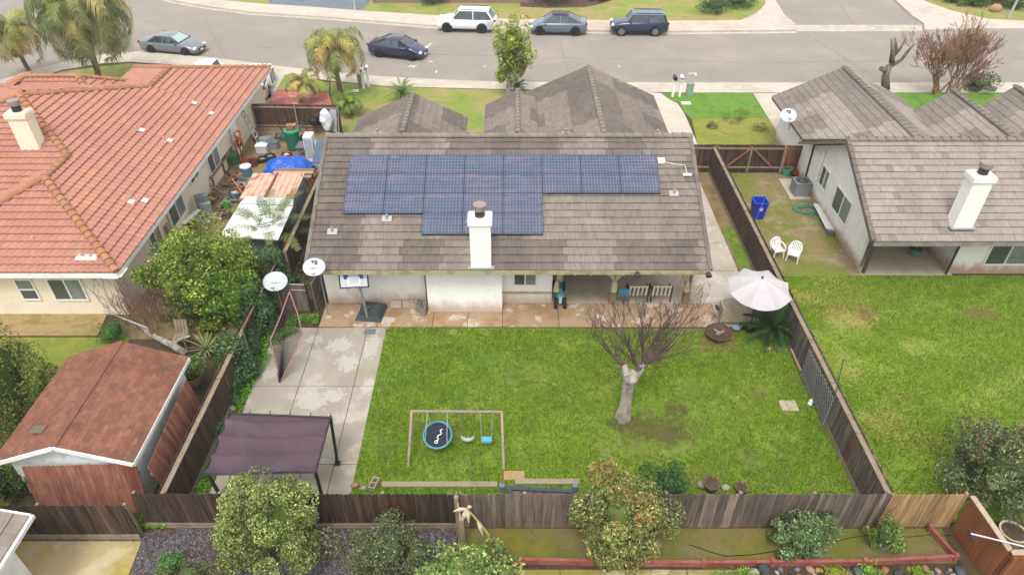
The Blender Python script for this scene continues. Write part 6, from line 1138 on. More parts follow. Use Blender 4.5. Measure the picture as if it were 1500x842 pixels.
# barbecue under a pale cover
bq = T('barbecue', 'barbecue under a beige cover at the patio edge', 'barbecue', (9.25, 21.95, 0)); b = Vector((9.2, 22.05, 0)); m = MB(); m.prism([(b.x-.62, b.y-.28), (b.x+.6, b.y-.3), (b.x+.62, b.y+.3), (b.x-.6, b.y+.3)], .25, .95); V0 = len(m.V); m.box(b+Vector((0, 0, 1.02)), (1.1, .5, .16), taper=.86); m.box(b+Vector((.25, .1, 1.12)), (.5, .3, .08), taper=.7); m.build('cover', layered('beige_cover', 'c4b69c', [('a39576', 'noise', 4, .45, .65, .6)], .9, (5, .05)), bq)
for s_ in (-1, 1):
    for r_ in (-.2, .2): B1('leg', (b.x+s_*.5, b.y+r_, .14), (.04, .04, .24), m_black, bq)
B1('side_shelf', (b.x-.78, b.y, .8), (.14, .3, .05), m_black, bq)
bl = T('bowl', 'small pale blue bowl on the ground before the covered barbecue', 'bowl', (9.15, 21.55, 0)); m = MB(); m.lathe([(.08, .02), (.17, .12), (.18, .13), (.15, .1), (.02, .04)], (9.2, 21.55, .02), 16); m.build('bowl', pm('a9bccb', .5), bl)
fp = T('fire_pit', 'round fire pit with wire mesh dome at the lawn edge', 'fire pit', (8.35, 21.1, 0)); c = Vector((8.35, 21.05, 0)); mt = pm('6a4c40', .8, .5, 5); m = MB(); m.lathe([(.3, .12), (.42, .25), (.5, .34), (.54, .36), (.5, .38), (.4, .34), (.1, .2)], tuple(c), 24); m.build('bowl', mt, fp)
m = MB()
for k in range(1, 6): rr_ = .46*math.cos(k/6*PI/2); m.tube([c+Vector((rr_*math.cos(a*PI/10), rr_*math.sin(a*PI/10), .37+.26*math.sin(k/6*PI/2))) for a in range(21)], .008, 4, cap=False)
for k in range(12): a = k*PI/6; m.tube([c+Vector((.46*math.cos(j/6*PI/2)*math.cos(a), .46*math.cos(j/6*PI/2)*math.sin(a), .37+.26*math.sin(j/6*PI/2))) for j in range(7)], .008, 4)
m.build('mesh_dome', pm('7d6258', .7), fp)
for k in range(3): a = k*2.1; m = MB(); m.tube([c+Vector((.3*math.cos(a), .3*math.sin(a), .2)), c+Vector((.42*math.cos(a), .42*math.sin(a), 0))], .025, 6); m.build('leg', mt, fp)
m = MB(); m.box(c+Vector((.05, 0, .3)), (.4, .12, .08), rz=.5); m.box(c+Vector((-.05, .05, .33)), (.35, .1, .07), rz=-.8); m.build('ash', pm('b0aaa4', .9), fp)
# covered patio contents
fr = T('firewood_blocks', 'stack of grey concrete blocks leaning on the chimney chase', 'block stack', (-4.1, 22.9, 0)); 
for i, (x, y, z) in enumerate(((-3.95, 22.85, .03), (-3.95, 22.85, .235), (-3.72, 22.6, .03), (-3.72, 22.6, .235))): block(('lower','upper','lower','upper')[i]+' grey concrete block in the '+('left' if i < 2 else 'right')+' stack beside the chimney chase', Vector((x, y, 0)), (.4, .2, .2), 1.45, '9a928a', z)
bpy.data.objects.remove(fr)
for x, lab in ((-4.95, 'beige paver lying against the white wall, left of its pair'), (-4.45, 'grey paver lying against the white wall, right of its pair')):
    t = T('paver', lab, 'paver', (x, 23.1, 0)); m = MB(); m.box((x, 23.05, .16), (.46, .1, .3), M=Matrix.Rotation(-.5, 3, 'X')); m.build('slab', pm('b5aa98', .9, .4), t)
block('single concrete block standing with its holes showing beside the block stack', Vector((-4.22, 22.95, 0)), (.3, .2, .3), 0, 'cbb9a0', .03)
mt = T('floor_plate', 'small dark grey square plate on the concrete court below the hoop', 'plate', tuple(at(542, 487))); b = at(542, 487); B1('plate', (b.x, b.y, .042), (.46, .3, .02), pm('7d7f7c', .8), mt)
qd = T('dirt_bike', 'child size turquoise and black off road bike at the left end of the covered patio', 'bike', (2.05, 23.5, 0)); mtq = pm('58b5b8', .5, .2); m = MB(); m.tube([(2.05, 23.25, .75), (2.05, 23.8, .62), (2.05, 24.3, .7)], [.09, .12, .08], 8); m.box((2.05, 23.1, .62), (.24, .3, .1)); m.box((2.05, 22.98, .42), (.12, .06, .34)); m.build('body', mtq, qd)
for y_, r_, x_ in ((23.0, .24, -.19), (23.0, .24, .19), (24.2, .24, -.2), (24.2, .24, .2)): m = MB(); m.lathe([(r_*.5, -.08), (r_, -.07), (r_, .07), (r_*.5, .08)], (2.05+x_, y_, r_+.03), 18, M=Matrix.Rotation(PI/2, 3, 'Y')); m.build('wheel', m_tyre, qd)
m = MB(); m.tube([(1.8, 23.3, .95), (2.05, 23.25, .85), (2.3, 23.3, .95)], .02, 6); m.build('handlebar', m_blk, qd); m = MB(); [m.tube([(2.05-s*.06, 22.95, .62-.09*k), (2.05, 22.93, .56-.09*k), (2.05+s*.06, 22.95, .62-.09*k)], .014, 4) for s in (-1, 1) for k in range(4)]; m.build('white_chevrons', m_wp, qd)
hm = T('helmet', 'orange ball shaped helmet above the turquoise bike under the patio roof', 'helmet', (2.1, 23.6, 1.1)); m = MB(); m.ball((2.12, 23.5, 1.55), .17, 14); m.build('shell', pm('e0703a', .4, .2), hm); m = MB(); m.tube([(2.12, 23.55, 1.45), (2.15, 23.7, .9)], .05, 6); m.ball((2.05, 23.4, 1.25), (.13, .12, .14), 8); m.build('padding', pm('b5b5b8', .7), hm)
cc_ = T('camp_chair', 'bright blue chair between patio post and bench under the patio roof', 'chair', (4.75, 23.3, 0)); mb_ = pm('2fa4d0', .6, .2); m = MB(); m.box((4.75, 23.45, .45), (.5, .42, .04)); m.build('seat', mb_, cc_); m = MB(); m.box((4.75, 23.23, .68), (.5, .04, .3)); m.build('backrest', mb_, cc_)
for sx in (-.22, .22):
    for y_ in (23.26, 23.64): B1('leg', (4.75+sx, y_, .24), (.025, .025, .46), m_steel, cc_)
for k, x0 in enumerate((5.35, 6.35)):
    t = T('slatted_chair', ('left' if k == 0 else 'right')+' one of two white slatted chairs under the patio roof behind the bare tree', 'chair', (x0, 23.6, 0), 'white slatted patio chairs'); m = MB(); m.box((x0+.05, 23.35, .86), (.82, .04, .08)); [m.beam((x0-.3+.175*i, 23.35, .84), (x0-.34+.175*i, 23.3, .42), .07, .02, up=(0, 1, 0)) for i in range(5)]; m.build('backrest', pm('e6e0cc', .6), t); m = MB(); [m.box((x0+.05, 23.45+.12*i, .42), (.8, .09, .03)) for i in range(4)]; m.build('seat', pm('c2b48f', .7), t)
    for s_ in (-.42, .42):
        m = MB(); m.tube([(x0+.05+s_, 23.35, .03), (x0+.05+s_, 23.35, .9)], .03, 6); m.tube([(x0+.05+s_, 23.35, .62), (x0+.05+s_, 23.9, .62)], .025, 6); m.build('arm', m_black, t); B1('leg', (x0+.05+s_, 23.88, .32), (.05, .05, .6), m_black, t)
sb = T('smoker_grill', 'long black object at the back of the covered patio', 'grill', (6.0, 25.6, 0)); m = MB(); m.box((6.0, 25.9, .55), (1.9, .5, .4)); m.tube([(5.2, 25.9, .8), (6.4, 25.9, .8)], .22, 12); m.build('barrel', m_blk, sb)
for s_ in (-.8, .8): B1('leg', (6+s_, 25.9, .19), (.08, .4, .34), m_blk, sb)
sl_ = T('string_lights', 'string of small round bulbs hanging along the patio eave', 'string lights', (4.6, 22.6, 2.3)); pts = [Vector((1.9+.11*i, 22.6, 2.12-.07*abs(math.sin(i/52*PI*9)))) for i in range(53)]; m = MB(); m.tube(pts, .006, 4); m.build('cable', m_blk, sl_)
for i in range(0, 53, 6): m = MB(); m.ball(pts[i]-Vector((0, 0, .06)), .035, 8); m.build('bulb', pm('f0ead8', .3), sl_)
# ------------------------------------------------------------ right neighbour's side yard
def plastic_chair():
    t = T('plastic_chair', 'white plastic garden chair nearer the board fence, left of its pair', 'chair', (0, 0, 0), 'white plastic chairs'); m = MB(); m.box((0, 0, .42), (.46, .44, .03)); m.box((0, -.2, .4), (.46, .04, .06)); m.build('seat', m_wp, t)
    m = MB(); [m.beam((-.18+.072*i, .2, .42), (-.2+.08*i, .33, .86-.018*abs(i-2.5)**2), .045, .015, up=(0, 1, 0)) for i in range(6)]; pts = [Vector((.25*math.cos(a), .33-.03*math.sin(a), .62+.26*math.sin(a))) for a in [PI*k/12 for k in range(13)]]; m.tube([Vector((.24, .2, .42))]+pts+[Vector((-.24, .2, .42))], .025, 6); m.build('backrest', m_wp, t)
    for s_ in (-1, 1):
        m = MB(); m.tube([(s_*.25, .28, .64), (s_*.28, .05, .64), (s_*.26, -.2, .62), (s_*.25, -.22, .4)], .024, 6); m.build('arm', m_wp, t)
        m = MB(); m.tube([(s_*.22, -.2, .42), (s_*.26, -.24, 0)], [.03, .022], 6); m.build('leg', m_wp, t); m = MB(); m.tube([(s_*.22, .2, .42), (s_*.26, .28, 0)], [.03, .022], 6); m.build('leg', m_wp, t)
    return t
ch_ = plastic_chair(); ch_.location = at(1136, 375); ch_.rotation_euler = (0, 0, R(12)); dup(ch_, at(1160, 381), R(-28), 'white plastic garden chair with its back turned slightly away, right of its pair')
rb_ = T('recycling_bin', 'open blue recycling bin with white emblem behind the board fence', 'bin', tuple(at(1108, 318))); b = at(1108, 318)+Vector((0, 0, .02)); mbl = pm('1c3fd0', .45, .15); m = MB(); w0, w1, h = .25, .34, .98; V = [b+Vector((sx*w0, sy*w0, 0)) for sx, sy in ((-1, -1), (1, -1), (1, 1), (-1, 1))]+[b+Vector((sx*w1, sy*w1, h)) for sx, sy in ((-1, -1), (1, -1), (1, 1), (-1, 1))]+[b+Vector((sx*(w1-.04), sy*(w1-.04), h)) for sx, sy in ((-1, -1), (1, -1), (1, 1), (-1, 1))]+[b+Vector((sx*w0*.85, sy*w0*.85, .1)) for sx, sy in ((-1, -1), (1, -1), (1, 1), (-1, 1))]
F = [(0, 3, 2, 1), (12, 13, 14, 15)]+[(i, (i+1) % 4, 4+(i+1) % 4, 4+i) for i in range(4)]+[(4+i, 4+(i+1) % 4, 8+(i+1) % 4, 8+i) for i in range(4)]+[(8+i, 8+(i+1) % 4, 12+(i+1) % 4, 12+i) for i in range(4)]; m.add(V, F); m.build('body', mbl, rb_)
m = MB(); [m.beam(V[4+i]+Vector((0, 0, -.02)), V[4+(i+1) % 4]+Vector((0, 0, -.02)), .05, .05) for i in range(4)]; m.build('rim', pm('2a4cd8', .4), rb_); m = MB(); m.lathe([(.09, 0), (.09, .006)], tuple(b+Vector((0, -.318, .62))), 16, M=Matrix.Rotation(R(84), 3, 'X')); em = m.build('emblem', m_wp, rb_); m = MB(); m.tube([b+Vector((.06*math.cos(k*PI/6), -.33+.0*k, .62+.06*math.sin(k*PI/6))) for k in range(13)], .008, 4, cap=False); m.build('arrows', mbl, em)
for s_ in (-1, 1): m = MB(); m.lathe([(.1, -.02), (.1, .02)], tuple(b+Vector((s_*.24, .26, .1))), 14, M=Matrix.Rotation(PI/2, 3, 'Y')); m.build('wheel', m_blk, rb_)
po2 = T('stake', 'thin pale stake leaning against the blue recycling bin', 'stake', tuple(at(1103, 330))); m = MB(); m.tube([at(1103, 322)+Vector((-.05, -.4, 0)), at(1103, 322)+Vector((.2, -.35, 1.6))], .018, 6); m.build('rod', m_steel, po2)
ac = T('air_conditioner', 'grey outdoor air conditioner unit on a concrete pad beside the pale stucco house', 'air conditioner', tuple(at(1168, 288))); b = at(1170, 284)+Vector((0, 0, .05)); m = MB(); m.box(b+Vector((0, 0, .36)), (.82, .78, .7)); m.build('cabinet', layered('ac_grey', 'a0a2a6', [('86888c', 'noise', 2, .4, .6, .6, (1, 1, 30))], .6, obj=True), ac); m = MB(); m.box(b+Vector((0, 0, .73)), (.86, .82, .05)); m.build('top', pm('8f9194', .6), ac); m = MB(); m.lathe([(.33, .76), (.33, .77)], tuple(b), 24); m.build('fan_opening', m_blk, ac)
m = MB(); [m.tube([b+Vector((r*math.cos(a*PI/10), r*math.sin(a*PI/10), .785)) for a in range(21)], .008, 4, cap=False) for r in (.12, .2, .28, .34)]; [m.beam(b+Vector((0, 0, .78)), b+Vector((.34*math.cos(k*PI/2.5), .34*math.sin(k*PI/2.5), .78)), .03, .01) for k in range(5)]; m.build('grille', m_steel, ac); m = MB(); m.tube([b+Vector((.42, -.1, .15)), b+Vector((.6, -.05, .15)), b+Vector((.65, 0, .5))], .04, 6); m.ball(b+Vector((.5, -.12, .2)), .1, 8); m.build('pipework', pm('b5aa98', .6), ac)
hs_ = T('garden_hose', 'tangled green garden hose on the ground below the air conditioner', 'hose', tuple(at(1182, 308))); rg = random.Random(5); c = at(1183, 308); pts = [c+Vector(((.25+.5*abs(math.sin(k*.37)))*math.cos(k*.55)*1.1+.1*math.sin(k*1.3), (.2+.35*abs(math.cos(k*.31)))*math.sin(k*.55)*.9, .03+.02*(k % 4))) for k in range(110)]; pts += [at(1198, 318, .02), at(1203, 325, .02)]; m = MB(); m.tube(pts, .019, 5); m.build('hose', pm('5f9a80', .5, .2), hs_)
rp_ = T('leaning_board', 'long white board propped against the side wall of the pale stucco house', 'board', tuple(at(1205, 330))); m = MB(); a, b_ = at(1197, 300, .25), at(1216, 336, .25); m.beam(a, b_, .38, .1, up=(.4, 0, 1)); m.build('board', pm('eceae6', .6, .2), rp_); m = MB(); m.box(b_+Vector((0, -.12, -.12)), (.3, .2, .2)); m.build('end_cap', pm('7d7a75', .8), rp_)
gtnk = T('gas_bottle', 'small white gas bottle at the corner of the right hand patio', 'gas bottle', tuple(at(1249, 370))); b = at(1249, 368); m = MB(); m.lathe([(.12, .03), (.13, .06), (.16, .1), (.17, .2), (.17, .32), (.14, .4), (.05, .44), (.05, .5), (.08, .5)], tuple(b), 18); m.build('bottle', pm('c9c7c0', .5, .3), gtnk, smooth=True); m = MB(); m.tube([b+Vector((.09*math.cos(a*PI/8), .09*math.sin(a*PI/8), .5)) for a in range(14)], .015, 5); m.build('collar', m_steel, gtnk)
t, b = pot('round green glazed pot under the eave of the right hand patio', (1338, 374), .28, .4, '5f8f86'); m = MB(); m.tube([b+Vector((0, 0, .35)), b+Vector((.05, 0, .7)), b+Vector((.12, 0, .95))], [.04, .03, .015], 6); m.build('stem', pm('9c6a48', .8), t); foliage('foliage', t, m_leaf, (b.x+.1, b.y, .85), (.2, .2, .18), 200, .09, 3, [L3('9c7a48'), L3('7f8c48')], core=False)
tb = T('bucket', 'turquoise plastic tub in the corner by the reddish gate', 'bucket', tuple(at(1151, 256))); b = at(1151, 256); m = MB(); m.lathe([(.2, 0), (.3, .45), (.33, .46), (.28, .45), (.18, .06), (.01, .06)], tuple(b), 18); m.build('tub', pm('5cc0aa', .5, .2), tb); m = MB(); m.tube([b+Vector((.3*math.cos(k*PI/8), -.05, .45+.08*math.sin(k*PI/8))) for k in range(9)], .012, 5); m.build('handle', m_steel, tb)
rm = T('toy_mower', 'small red wheeled cart beside the turquoise tub', 'cart', tuple(at(1165, 256))); b = at(1165, 257); m = MB(); m.box(b+Vector((0, 0, .2)), (.5, .35, .18), taper=.8); m.build('body', pm('c24a38', .6, .3), rm)
for sx in (-.2, .2):
    for sy in (-.15, .15): m = MB(); m.lathe([(.09, -.02), (.09, .02)], tuple(b+Vector((sx, sy*1.2, .09))), 12, M=Matrix.Rotation(PI/2, 3, 'X')); m.build('wheel', m_blk, rm)
rk = T('pool_pole', 'white telescopic pole with dark brush head lying across the brown stained fence', 'pole', (13.3, 11.2, 1.8)); a, b_ = at(1422, 781, 1.75), at(1530, 807, 1.75); m = MB(); m.tube([a, b_], .022, 8); m.build('pole', pm('dcd8ec', .4), rk); m = MB(); m.beam(at(1419, 773, 1.72), at(1426, 791, 1.72), .06, .05); m.build('brush', pm('3c3848', .8), rk)
hs2 = T('irrigation_hose', 'thin black irrigation hose snaking over the mossy bed', 'hose', (8, 11.7, 0)); m = MB()
m.tube([at(1225, 792, .02), at(1250, 786, .02), at(1285, 782, .02), at(1330, 786, .02), at(1360, 783, .02), at(1395, 784, .02)], .011, 5); m.build('hose', m_blk, hs2)
hs3 = T('irrigation_hose', 'black irrigation hose from the reddish tipped shrub across the mossy bed', 'hose', (5, 11.7, 0)); m = MB(); m.tube([at(1010, 797, .02), at(1035, 806, .02), at(1062, 814, .02), at(1100, 812, .02), at(1140, 806, .02)], .013, 5); m.build('hose', m_blk, hs3)
# ------------------------------------------------------------ cluttered side yard of the terracotta house
ws = T('storage_shelter', 'flat white roofed shelter in the cluttered side yard', 'shed', (-11.8, 27, 0)); m = MB(); m.slab([(-13.0, 25.9, 1.75), (-10.35, 25.6, 1.75), (-10.25, 28.0, 2.0), (-12.8, 28.2, 2.0)], .05); m.build('roof', m_white, ws); m = MB(); m.slab([(-12.8, 28.25, 2.02), (-10.25, 28.05, 2.02), (-10.3, 28.5, 2.12), (-12.6, 28.7, 2.12)], .04); m.build('roof_strip', pm('dcdfe0', .5), ws)
m = MB(); m.prism([(-12.7, 26.2), (-10.6, 26.0), (-10.6, 28.2), (-12.6, 28.3)], 0, 1.68); m.build('wall', pm('9aa0a2', .8, .4), ws)
rs2 = T('metal_shed', 'small metal shed with rust streaked pale roof in the cluttered side yard', 'shed', (-11.8, 30, 0)); m_rust = layered('rusty_sheet', 'e0bda4', [('a8604a', 'noise', 1.6, .52, .6, .8, (1, .5, 1)), ('c99478', 'noise', 3, .5, .65, .6)], .7, (8, .01)); m = MB()
for k in range(18): 
    x0 = -13.0+k*.145; m.slab([(x0, 28.8, 1.95+.02*(k % 2)), (x0+.14, 28.8, 1.95+.02*(k % 2)), (x0+.14, 31.1, 2.05+.02*(k % 2)), (x0, 31.1, 2.05+.02*(k % 2))], .03)
m.build('roof', m_rust, rs2); B1('ridge_strip', (-11.75, 29.95, 2.06), (.1, 2.3, .05), pm('9c4a3c', .8, .5), rs2); m = MB(); m.prism([(-12.9, 28.95), (-10.45, 28.95), (-10.45, 31.0), (-12.9, 31.0)], 0, 1.92); m.build('wall', pm('a4acae', .7, .4), rs2)
tr2 = T('tarp', 'crumpled bright blue tarpaulin over a heap behind the rusty shed', 'tarpaulin', (-12.9, 34.9, 0)); m = MB(); NX, NY = 18, 14; V = []
for j in range(NY+1):
    for i in range(NX+1):
        u_, v_ = i/NX*2-1, j/NY*2-1; z = .9*max(0, 1-(u_*u_*.8+v_*v_*.75))**.5+.3*noise.noise(Vector((u_*3, v_*3, 1)))+.14*abs(noise.noise(Vector((u_*8, v_*8, 4))))+.1; V.append((-12.4+u_*1.25+.1*v_, 34.6+v_*.9, max(.04, z)))
m.add(V, [(j*(NX+1)+i, j*(NX+1)+i+1, (j+1)*(NX+1)+i+1, (j+1)*(NX+1)+i) for j in range(NY) for i in range(NX)]); m.build('sheet', pm('2468d8', .4, .3, 3), tr2)
rkk = T('metal_rack', 'rusty red pipe rack beside the blue tarpaulin', 'rack', (-11.5, 32.9, 0)); mr_ = pm('8f5a50', .8, .4); m = MB()
for x in (-12.6, -11.6, -10.7):
    for y in (32.2, 33.2): m.tube([(x, y, 0), (x, y, 1.1)], .035, 6)
    m.tube([(x, 32.2, 1.1), (x, 33.2, 1.1)], .035, 6)
for z in (.6, 1.1):
    for y in (32.2, 33.2): m.tube([(-12.6, y, z), (-10.6, y, z)], .035, 6)
m.build('frame', mr_, rkk)
for k, (y, c_) in enumerate(((32.35, 'b59478'), (32.8, 'cfae90'), (33.1, 'a07a60'))): 
    t = T('plank', ('greyish', 'pale', 'brown')[k]+' plank lying on the rusty red pipe rack', 'plank', (-11.6, y, 1.15)); B1('board', (-11.55, y, 1.17+.0*k), (2.1, .24, .05), pm(c_, .9, .4), t)
def drum(label, q, r, h, c1, c2, name='drum', cat='drum'):
    b = at(*q); t = T(name, label, cat, tuple(b)); m = MB(); m.lathe([(r*.85, 0), (r, .08), (r*.97, h*.5), (r, h-.05), (r*.9, h)], tuple(b), 18); m.build('body', pm(c1, .5, .3), t); m = MB(); m.lathe([(r*1.05, h), (r*1.02, h+.07), (r*.3, h+.12)], tuple(b), 18); m.build('lid', pm(c2, .5, .3), t); return t, b
t, b = drum('green wheeled waste bin with a brown carton on top by the dark fence', (432, 218), .42, 1.15, '187a5c', '3cb07c', 'waste_bin', 'bin')
t = T('carton', 'brown cardboard carton on the green waste bin', 'box', (b.x, b.y, 1.3)); m = MB(); m.box((b.x, b.y, 1.42), (.45, .4, .24)); m.build('box', pm('a8765c', .9), t); m = MB(); m.box((b.x+.25, b.y, 1.55), (.15, .4, .02)); m.build('flap', pm('c08c6c', .9), t)
drum('blue and white plastic drum beside the workbench', (364, 262), .3, .75, '5f84a8', 'dfe6ea'); drum('dark green cylinder behind the blue drum', (342, 238), .4, .5, '3f7a58', '4c8a64', 'compost_tub', 'tub')
ld = T('ladder', 'aluminium step ladder leaning on the cream wall', 'ladder', (-15.6, 39, 0)); mla = pm('b4b2ae', .5, .3)
for s_ in (0, 1):
    m = MB(); m.beam((-15.0+.0*s_, 37.9+s_*.5, 0), (-15.9, 38.3+s_*.35, 2.4), .06, .04); m.build('rail', mla, ld)
for k in range(7): f_ = (k+1)/8; m = MB(); m.beam(Vector((-15.0, 37.9, 0)).lerp(Vector((-15.9, 38.3, 2.4)), f_), Vector((-15.0, 38.4, 0)).lerp(Vector((-15.9, 38.65, 2.4)), f_), .1, .03); m.build('rung', mla, ld)
hb2 = T('cord_reel', 'heap of orange cord and red hand truck leaning on the cream wall', 'cord heap', (-15.7, 37, 0)); m = MB(); m.tube([Vector((-15.75+.15*math.sin(k*.9), 36.9+.28*math.cos(k*.9), .5+1.0*abs(math.sin(k*.23)))) for k in range(80)], .028, 5); m.build('cord', pm('e07a30', .6), hb2); m = MB(); m.tube([(-15.6, 36.0, 0), (-15.7, 36.1, 1.3), (-15.7, 36.5, 1.3), (-15.6, 36.5, 0)], .04, 6); m.box((-15.3, 36.2, .1), (.5, .5, .04)); m.build('hand_truck', pm('b03c34', .6), hb2)
tote = [((390, 212), 'dfe3ea', 'clear storage tote with grey lid, rearmost of the totes', '9a9ca8'), ((385, 222), 'd8dce4', 'white storage tote beside the blue tarpaulin', 'eceef2'), ((401, 217), '8c96a0', 'grey storage tote next to the white totes', '6c7680')]
for q, c1_, lab, c2_ in tote: b = at(*q); t = T('storage_tote', lab, 'storage box', tuple(b), 'storage totes'); m = MB(); m.box(b+Vector((0, 0, .2)), (.62, .45, .4)); m.build('box', pm(c1_, .4, .2), t); m = MB(); m.box(b+Vector((0, 0, .42)), (.68, .5, .05)); m.build('lid', pm(c2_, .4, .2), t)
fz = T('white_cabinet', 'tall white metal cabinet beside the corner of the tiled roof', 'cabinet', tuple(at(458, 232))); b = at(458, 232); m = MB(); m.box(b+Vector((0, 0, .75)), (.5, .7, 1.5)); m.build('body', pm('e6e8ec', .4, .3), fz); m = MB(); m.box(b+Vector((0, -.36, .8)), (.42, .02, 1.2)); m.box(b+Vector((.5, 0, .6)), (.4, .5, .9)); m.build('door', pm('c4cad0', .4, .3), fz)
wbn = T('wheelbarrow', 'grey wheelbarrow standing among the side yard clutter near the green bin', 'wheelbarrow', tuple(at(445, 225))); b = at(446, 226); m = MB(); m.box(b+Vector((0, 0, .5)), (.5, .7, .25), taper=1.3); m.build('tray', pm('7d8288', .5, .3), wbn); m = MB(); [m.tube([b+Vector((s_*.2, -.9, .6)), b+Vector((s_*.2, .3, .4))], .02, 6) for s_ in (-1, 1)]; m.build('handles', m_steel, wbn); m = MB(); m.lathe([(.2, -.04), (.2, .04)], tuple(b+Vector((0, .5, .2))), 16, M=Matrix.Rotation(PI/2, 3, 'Y')); m.build('wheel', m_tyre, wbn)
for k, (q, ln, lab) in enumerate((((325, 258), 2.6, 'long weathered workbench against the cream wall, nearest the windows'), ((335, 240), 1.8, 'second weathered bench heaped with boards beside the green tub'))):
    b = at(*q); t = T('workbench', lab, 'bench', tuple(b), 'weathered benches'); m = MB(); [m.box(b+Vector((-.5+.22*i, -.4, .8+.01*(i % 2))), (.2, ln, .05), tint=1) for i in range(4)]; m.build('top', pm('a08468' if k == 0 else '8f7860', .9, .5, 3), t)
    for sx in (-.45, .2):
        for sy in (-ln/2+.1, ln/2-.1): B1('leg', b+Vector((sx, -.4+sy, .4)), (.08, .08, .78), pm('8a7058', .9, .4), t)
rg = random.Random(12)
for k, (q, c_, z) in enumerate((((322, 285), '9a8068', .35), ((345, 270), '9c7a58', .4), ((365, 280), 'b09470', .3), ((372, 300), '8c7a64', .2), ((338, 300), '7d7a78', .25), ((450, 260), '8f6048', .5), ((440, 275), '9c7458', .4))):
    b = at(*q); t = T('scrap_boards', ('grey brown', 'brown', 'pale', 'weathered', 'dark', 'reddish', 'tan')[k]+' scrap boards heaped '+('at the foot of the workbench', 'between the benches', 'beside the rusty shed', 'before the white shelter', 'behind the grey mattress', 'along the side fence by the rack', 'along the side fence by the rusty shed')[k], 'boards', tuple(b))
    m = MB(); [m.beam(b+Vector((rg.uniform(-.7, .7), rg.uniform(-.7, .7), rg.uniform(.03, z))), b+Vector((rg.uniform(-.7, .7), rg.uniform(-.7, .7), rg.uniform(.05, z*1.8))), .12, .03, tint=1) for _ in range(8)]; m.build('boards', pm(c_, .9, .5, 3), t)
mx_ = T('mattress', 'grey folded mattress standing on edge by the cream wall', 'mattress', tuple(at(302, 318))); b = at(302, 318); m = MB(); m.box(b+Vector((0, .1, .62)), (.62, .4, 1.2), rz=.5); m.build('pad', pm('8d9298', .9, .5, 3), mx_); m = MB(); m.box(b+Vector((.2, -.1, .45)), (.5, .3, .9), rz=.2); m.build('fold', pm('a8adb2', .9, .4, 3), mx_)
wb = T('white_plank', 'white plank propped on clutter below the mattress', 'plank', tuple(at(285, 325))); m = MB(); m.beam(at(268, 328, .5), at(292, 307, .6), .25, .04); m.build('board', m_white, wb)
cols_ = [('d8442c', 'red', .22), ('e8b830', 'yellow', .18), ('2f8a5c', 'green', .2), ('e8e8ec', 'white', .2), ('3c3c44', 'black', .25), ('e07838', 'orange', .2), ('5c88b8', 'blue', .2), ('b8a890', 'beige', .25), ('6cc048', 'lime green', .2), ('8a4c44', 'maroon', .25)]
spots_ = [(272, 336), (284, 331), (278, 326), (291, 327), (266, 331), (352, 283), (358, 250), (300, 336), (333, 305), (372, 243)]
for (c_, nm_, r_), q in zip(cols_, spots_):
    b = at(*q); t = T('bucket', nm_+' bucket among the clutter along the cream wall', 'bucket', tuple(b), 'buckets in the side yard'); m = MB(); m.lathe([(r_*.8, 0), (r_, r_*1.7), (r_*1.06, r_*1.75), (r_*.9, r_*1.7), (r_*.7, .08), (.01, .08)], tuple(b), 14); m.build('tub', pm(c_, .6, .3), t); m = MB(); m.tube([b+Vector((r_*math.cos(k*PI/8), 0, r_*1.7+r_*.4*math.sin(k*PI/8))) for k in range(9)], .012, 4); m.build('handle', m_steel, t)
for k, (q, lab) in enumerate((((385, 236), 'black tyre lying behind the rusty shed'), ((396, 232), 'black tyre leaning beside the blue tarpaulin'), ((379, 205), 'black tyre against the foot of the ladder'))): b = at(*q); t = T('tyre', lab, 'tyre', tuple(b), 'loose tyres'); m = MB(); [m.lathe([(.2, 0), (.3, 0), (.33, .05), (.33, .15), (.3, .2), (.2, .2), (.2, 0)], tuple(b), 20)]; m.build('tyre', m_tyre, t); m = MB(); m.lathe([(.19, .06), (.19, .14), (.05, .16)], tuple(b), 16); m.build('hub', m_steel, t)
wbag = T('white_bundle', 'crumpled white sheeting leaning on the short angled fence', 'sheeting', tuple(at(487, 195))); b = at(487, 195); m = MB(); m.ball(b+Vector((-.2, -.1, .9)), (.4, .3, .75), 14); V = [Vector(v) for v in m.V]; m.V = [tuple(v+Vector((.12, .12, .08))*noise.noise(v*2.2)) for v in V]; m.build('sheet', pm('e8e8ee', .7, .3, 3), wbag); m = MB(); m.beam(b+Vector((.1, 0, .1)), b+Vector((.25, .1, 1.5)), .4, .04); m.build('panel', pm('c9cdd4', .6), wbag)
kg = T('kettle_grill', 'black kettle grill against the dark fence at the end of the side yard', 'grill', tuple(at(463, 195))); b = at(463, 196); m = MB(); m.lathe([(.05, .55), (.3, .7), (.34, .82), (.3, .98), (.1, 1.08), (.02, 1.1)], tuple(b), 18); m.build('kettle', m_blk, kg)
for k in range(3): a = k*2.09; m = MB(); m.tube([b+Vector((.2*math.cos(a), .2*math.sin(a), .7)), b+Vector((.32*math.cos(a), .32*math.sin(a), 0))], .018, 5); m.build('leg', m_steel, kg)
sp2 = T('solar_panel', 'lone grey solar panel leaning over the left eave of the tiled house', 'solar panel', (-9.0, 30, 0)); o = m = MB(); c = hz(472, 222, 30.4); m.box(c, (.75, 1.5, .05), M=Matrix.Rotation(.35, 3, 'X')); m.build('frame', pm('6c8298', .4), sp2); m = MB(); [m.box(c+Matrix.Rotation(.35, 3, 'X') @ Vector((-.27+.18*i, -.62+.25*j, .03)), (.16, .23, .005), M=Matrix.Rotation(.35, 3, 'X')) for i in range(4) for j in range(6)]; m.build('cells', pm('5a7088', .3), sp2); m = MB(); m.tube([c, Vector((c.x, c.y, 0))], .03, 6); m.build('support', m_steel, sp2)
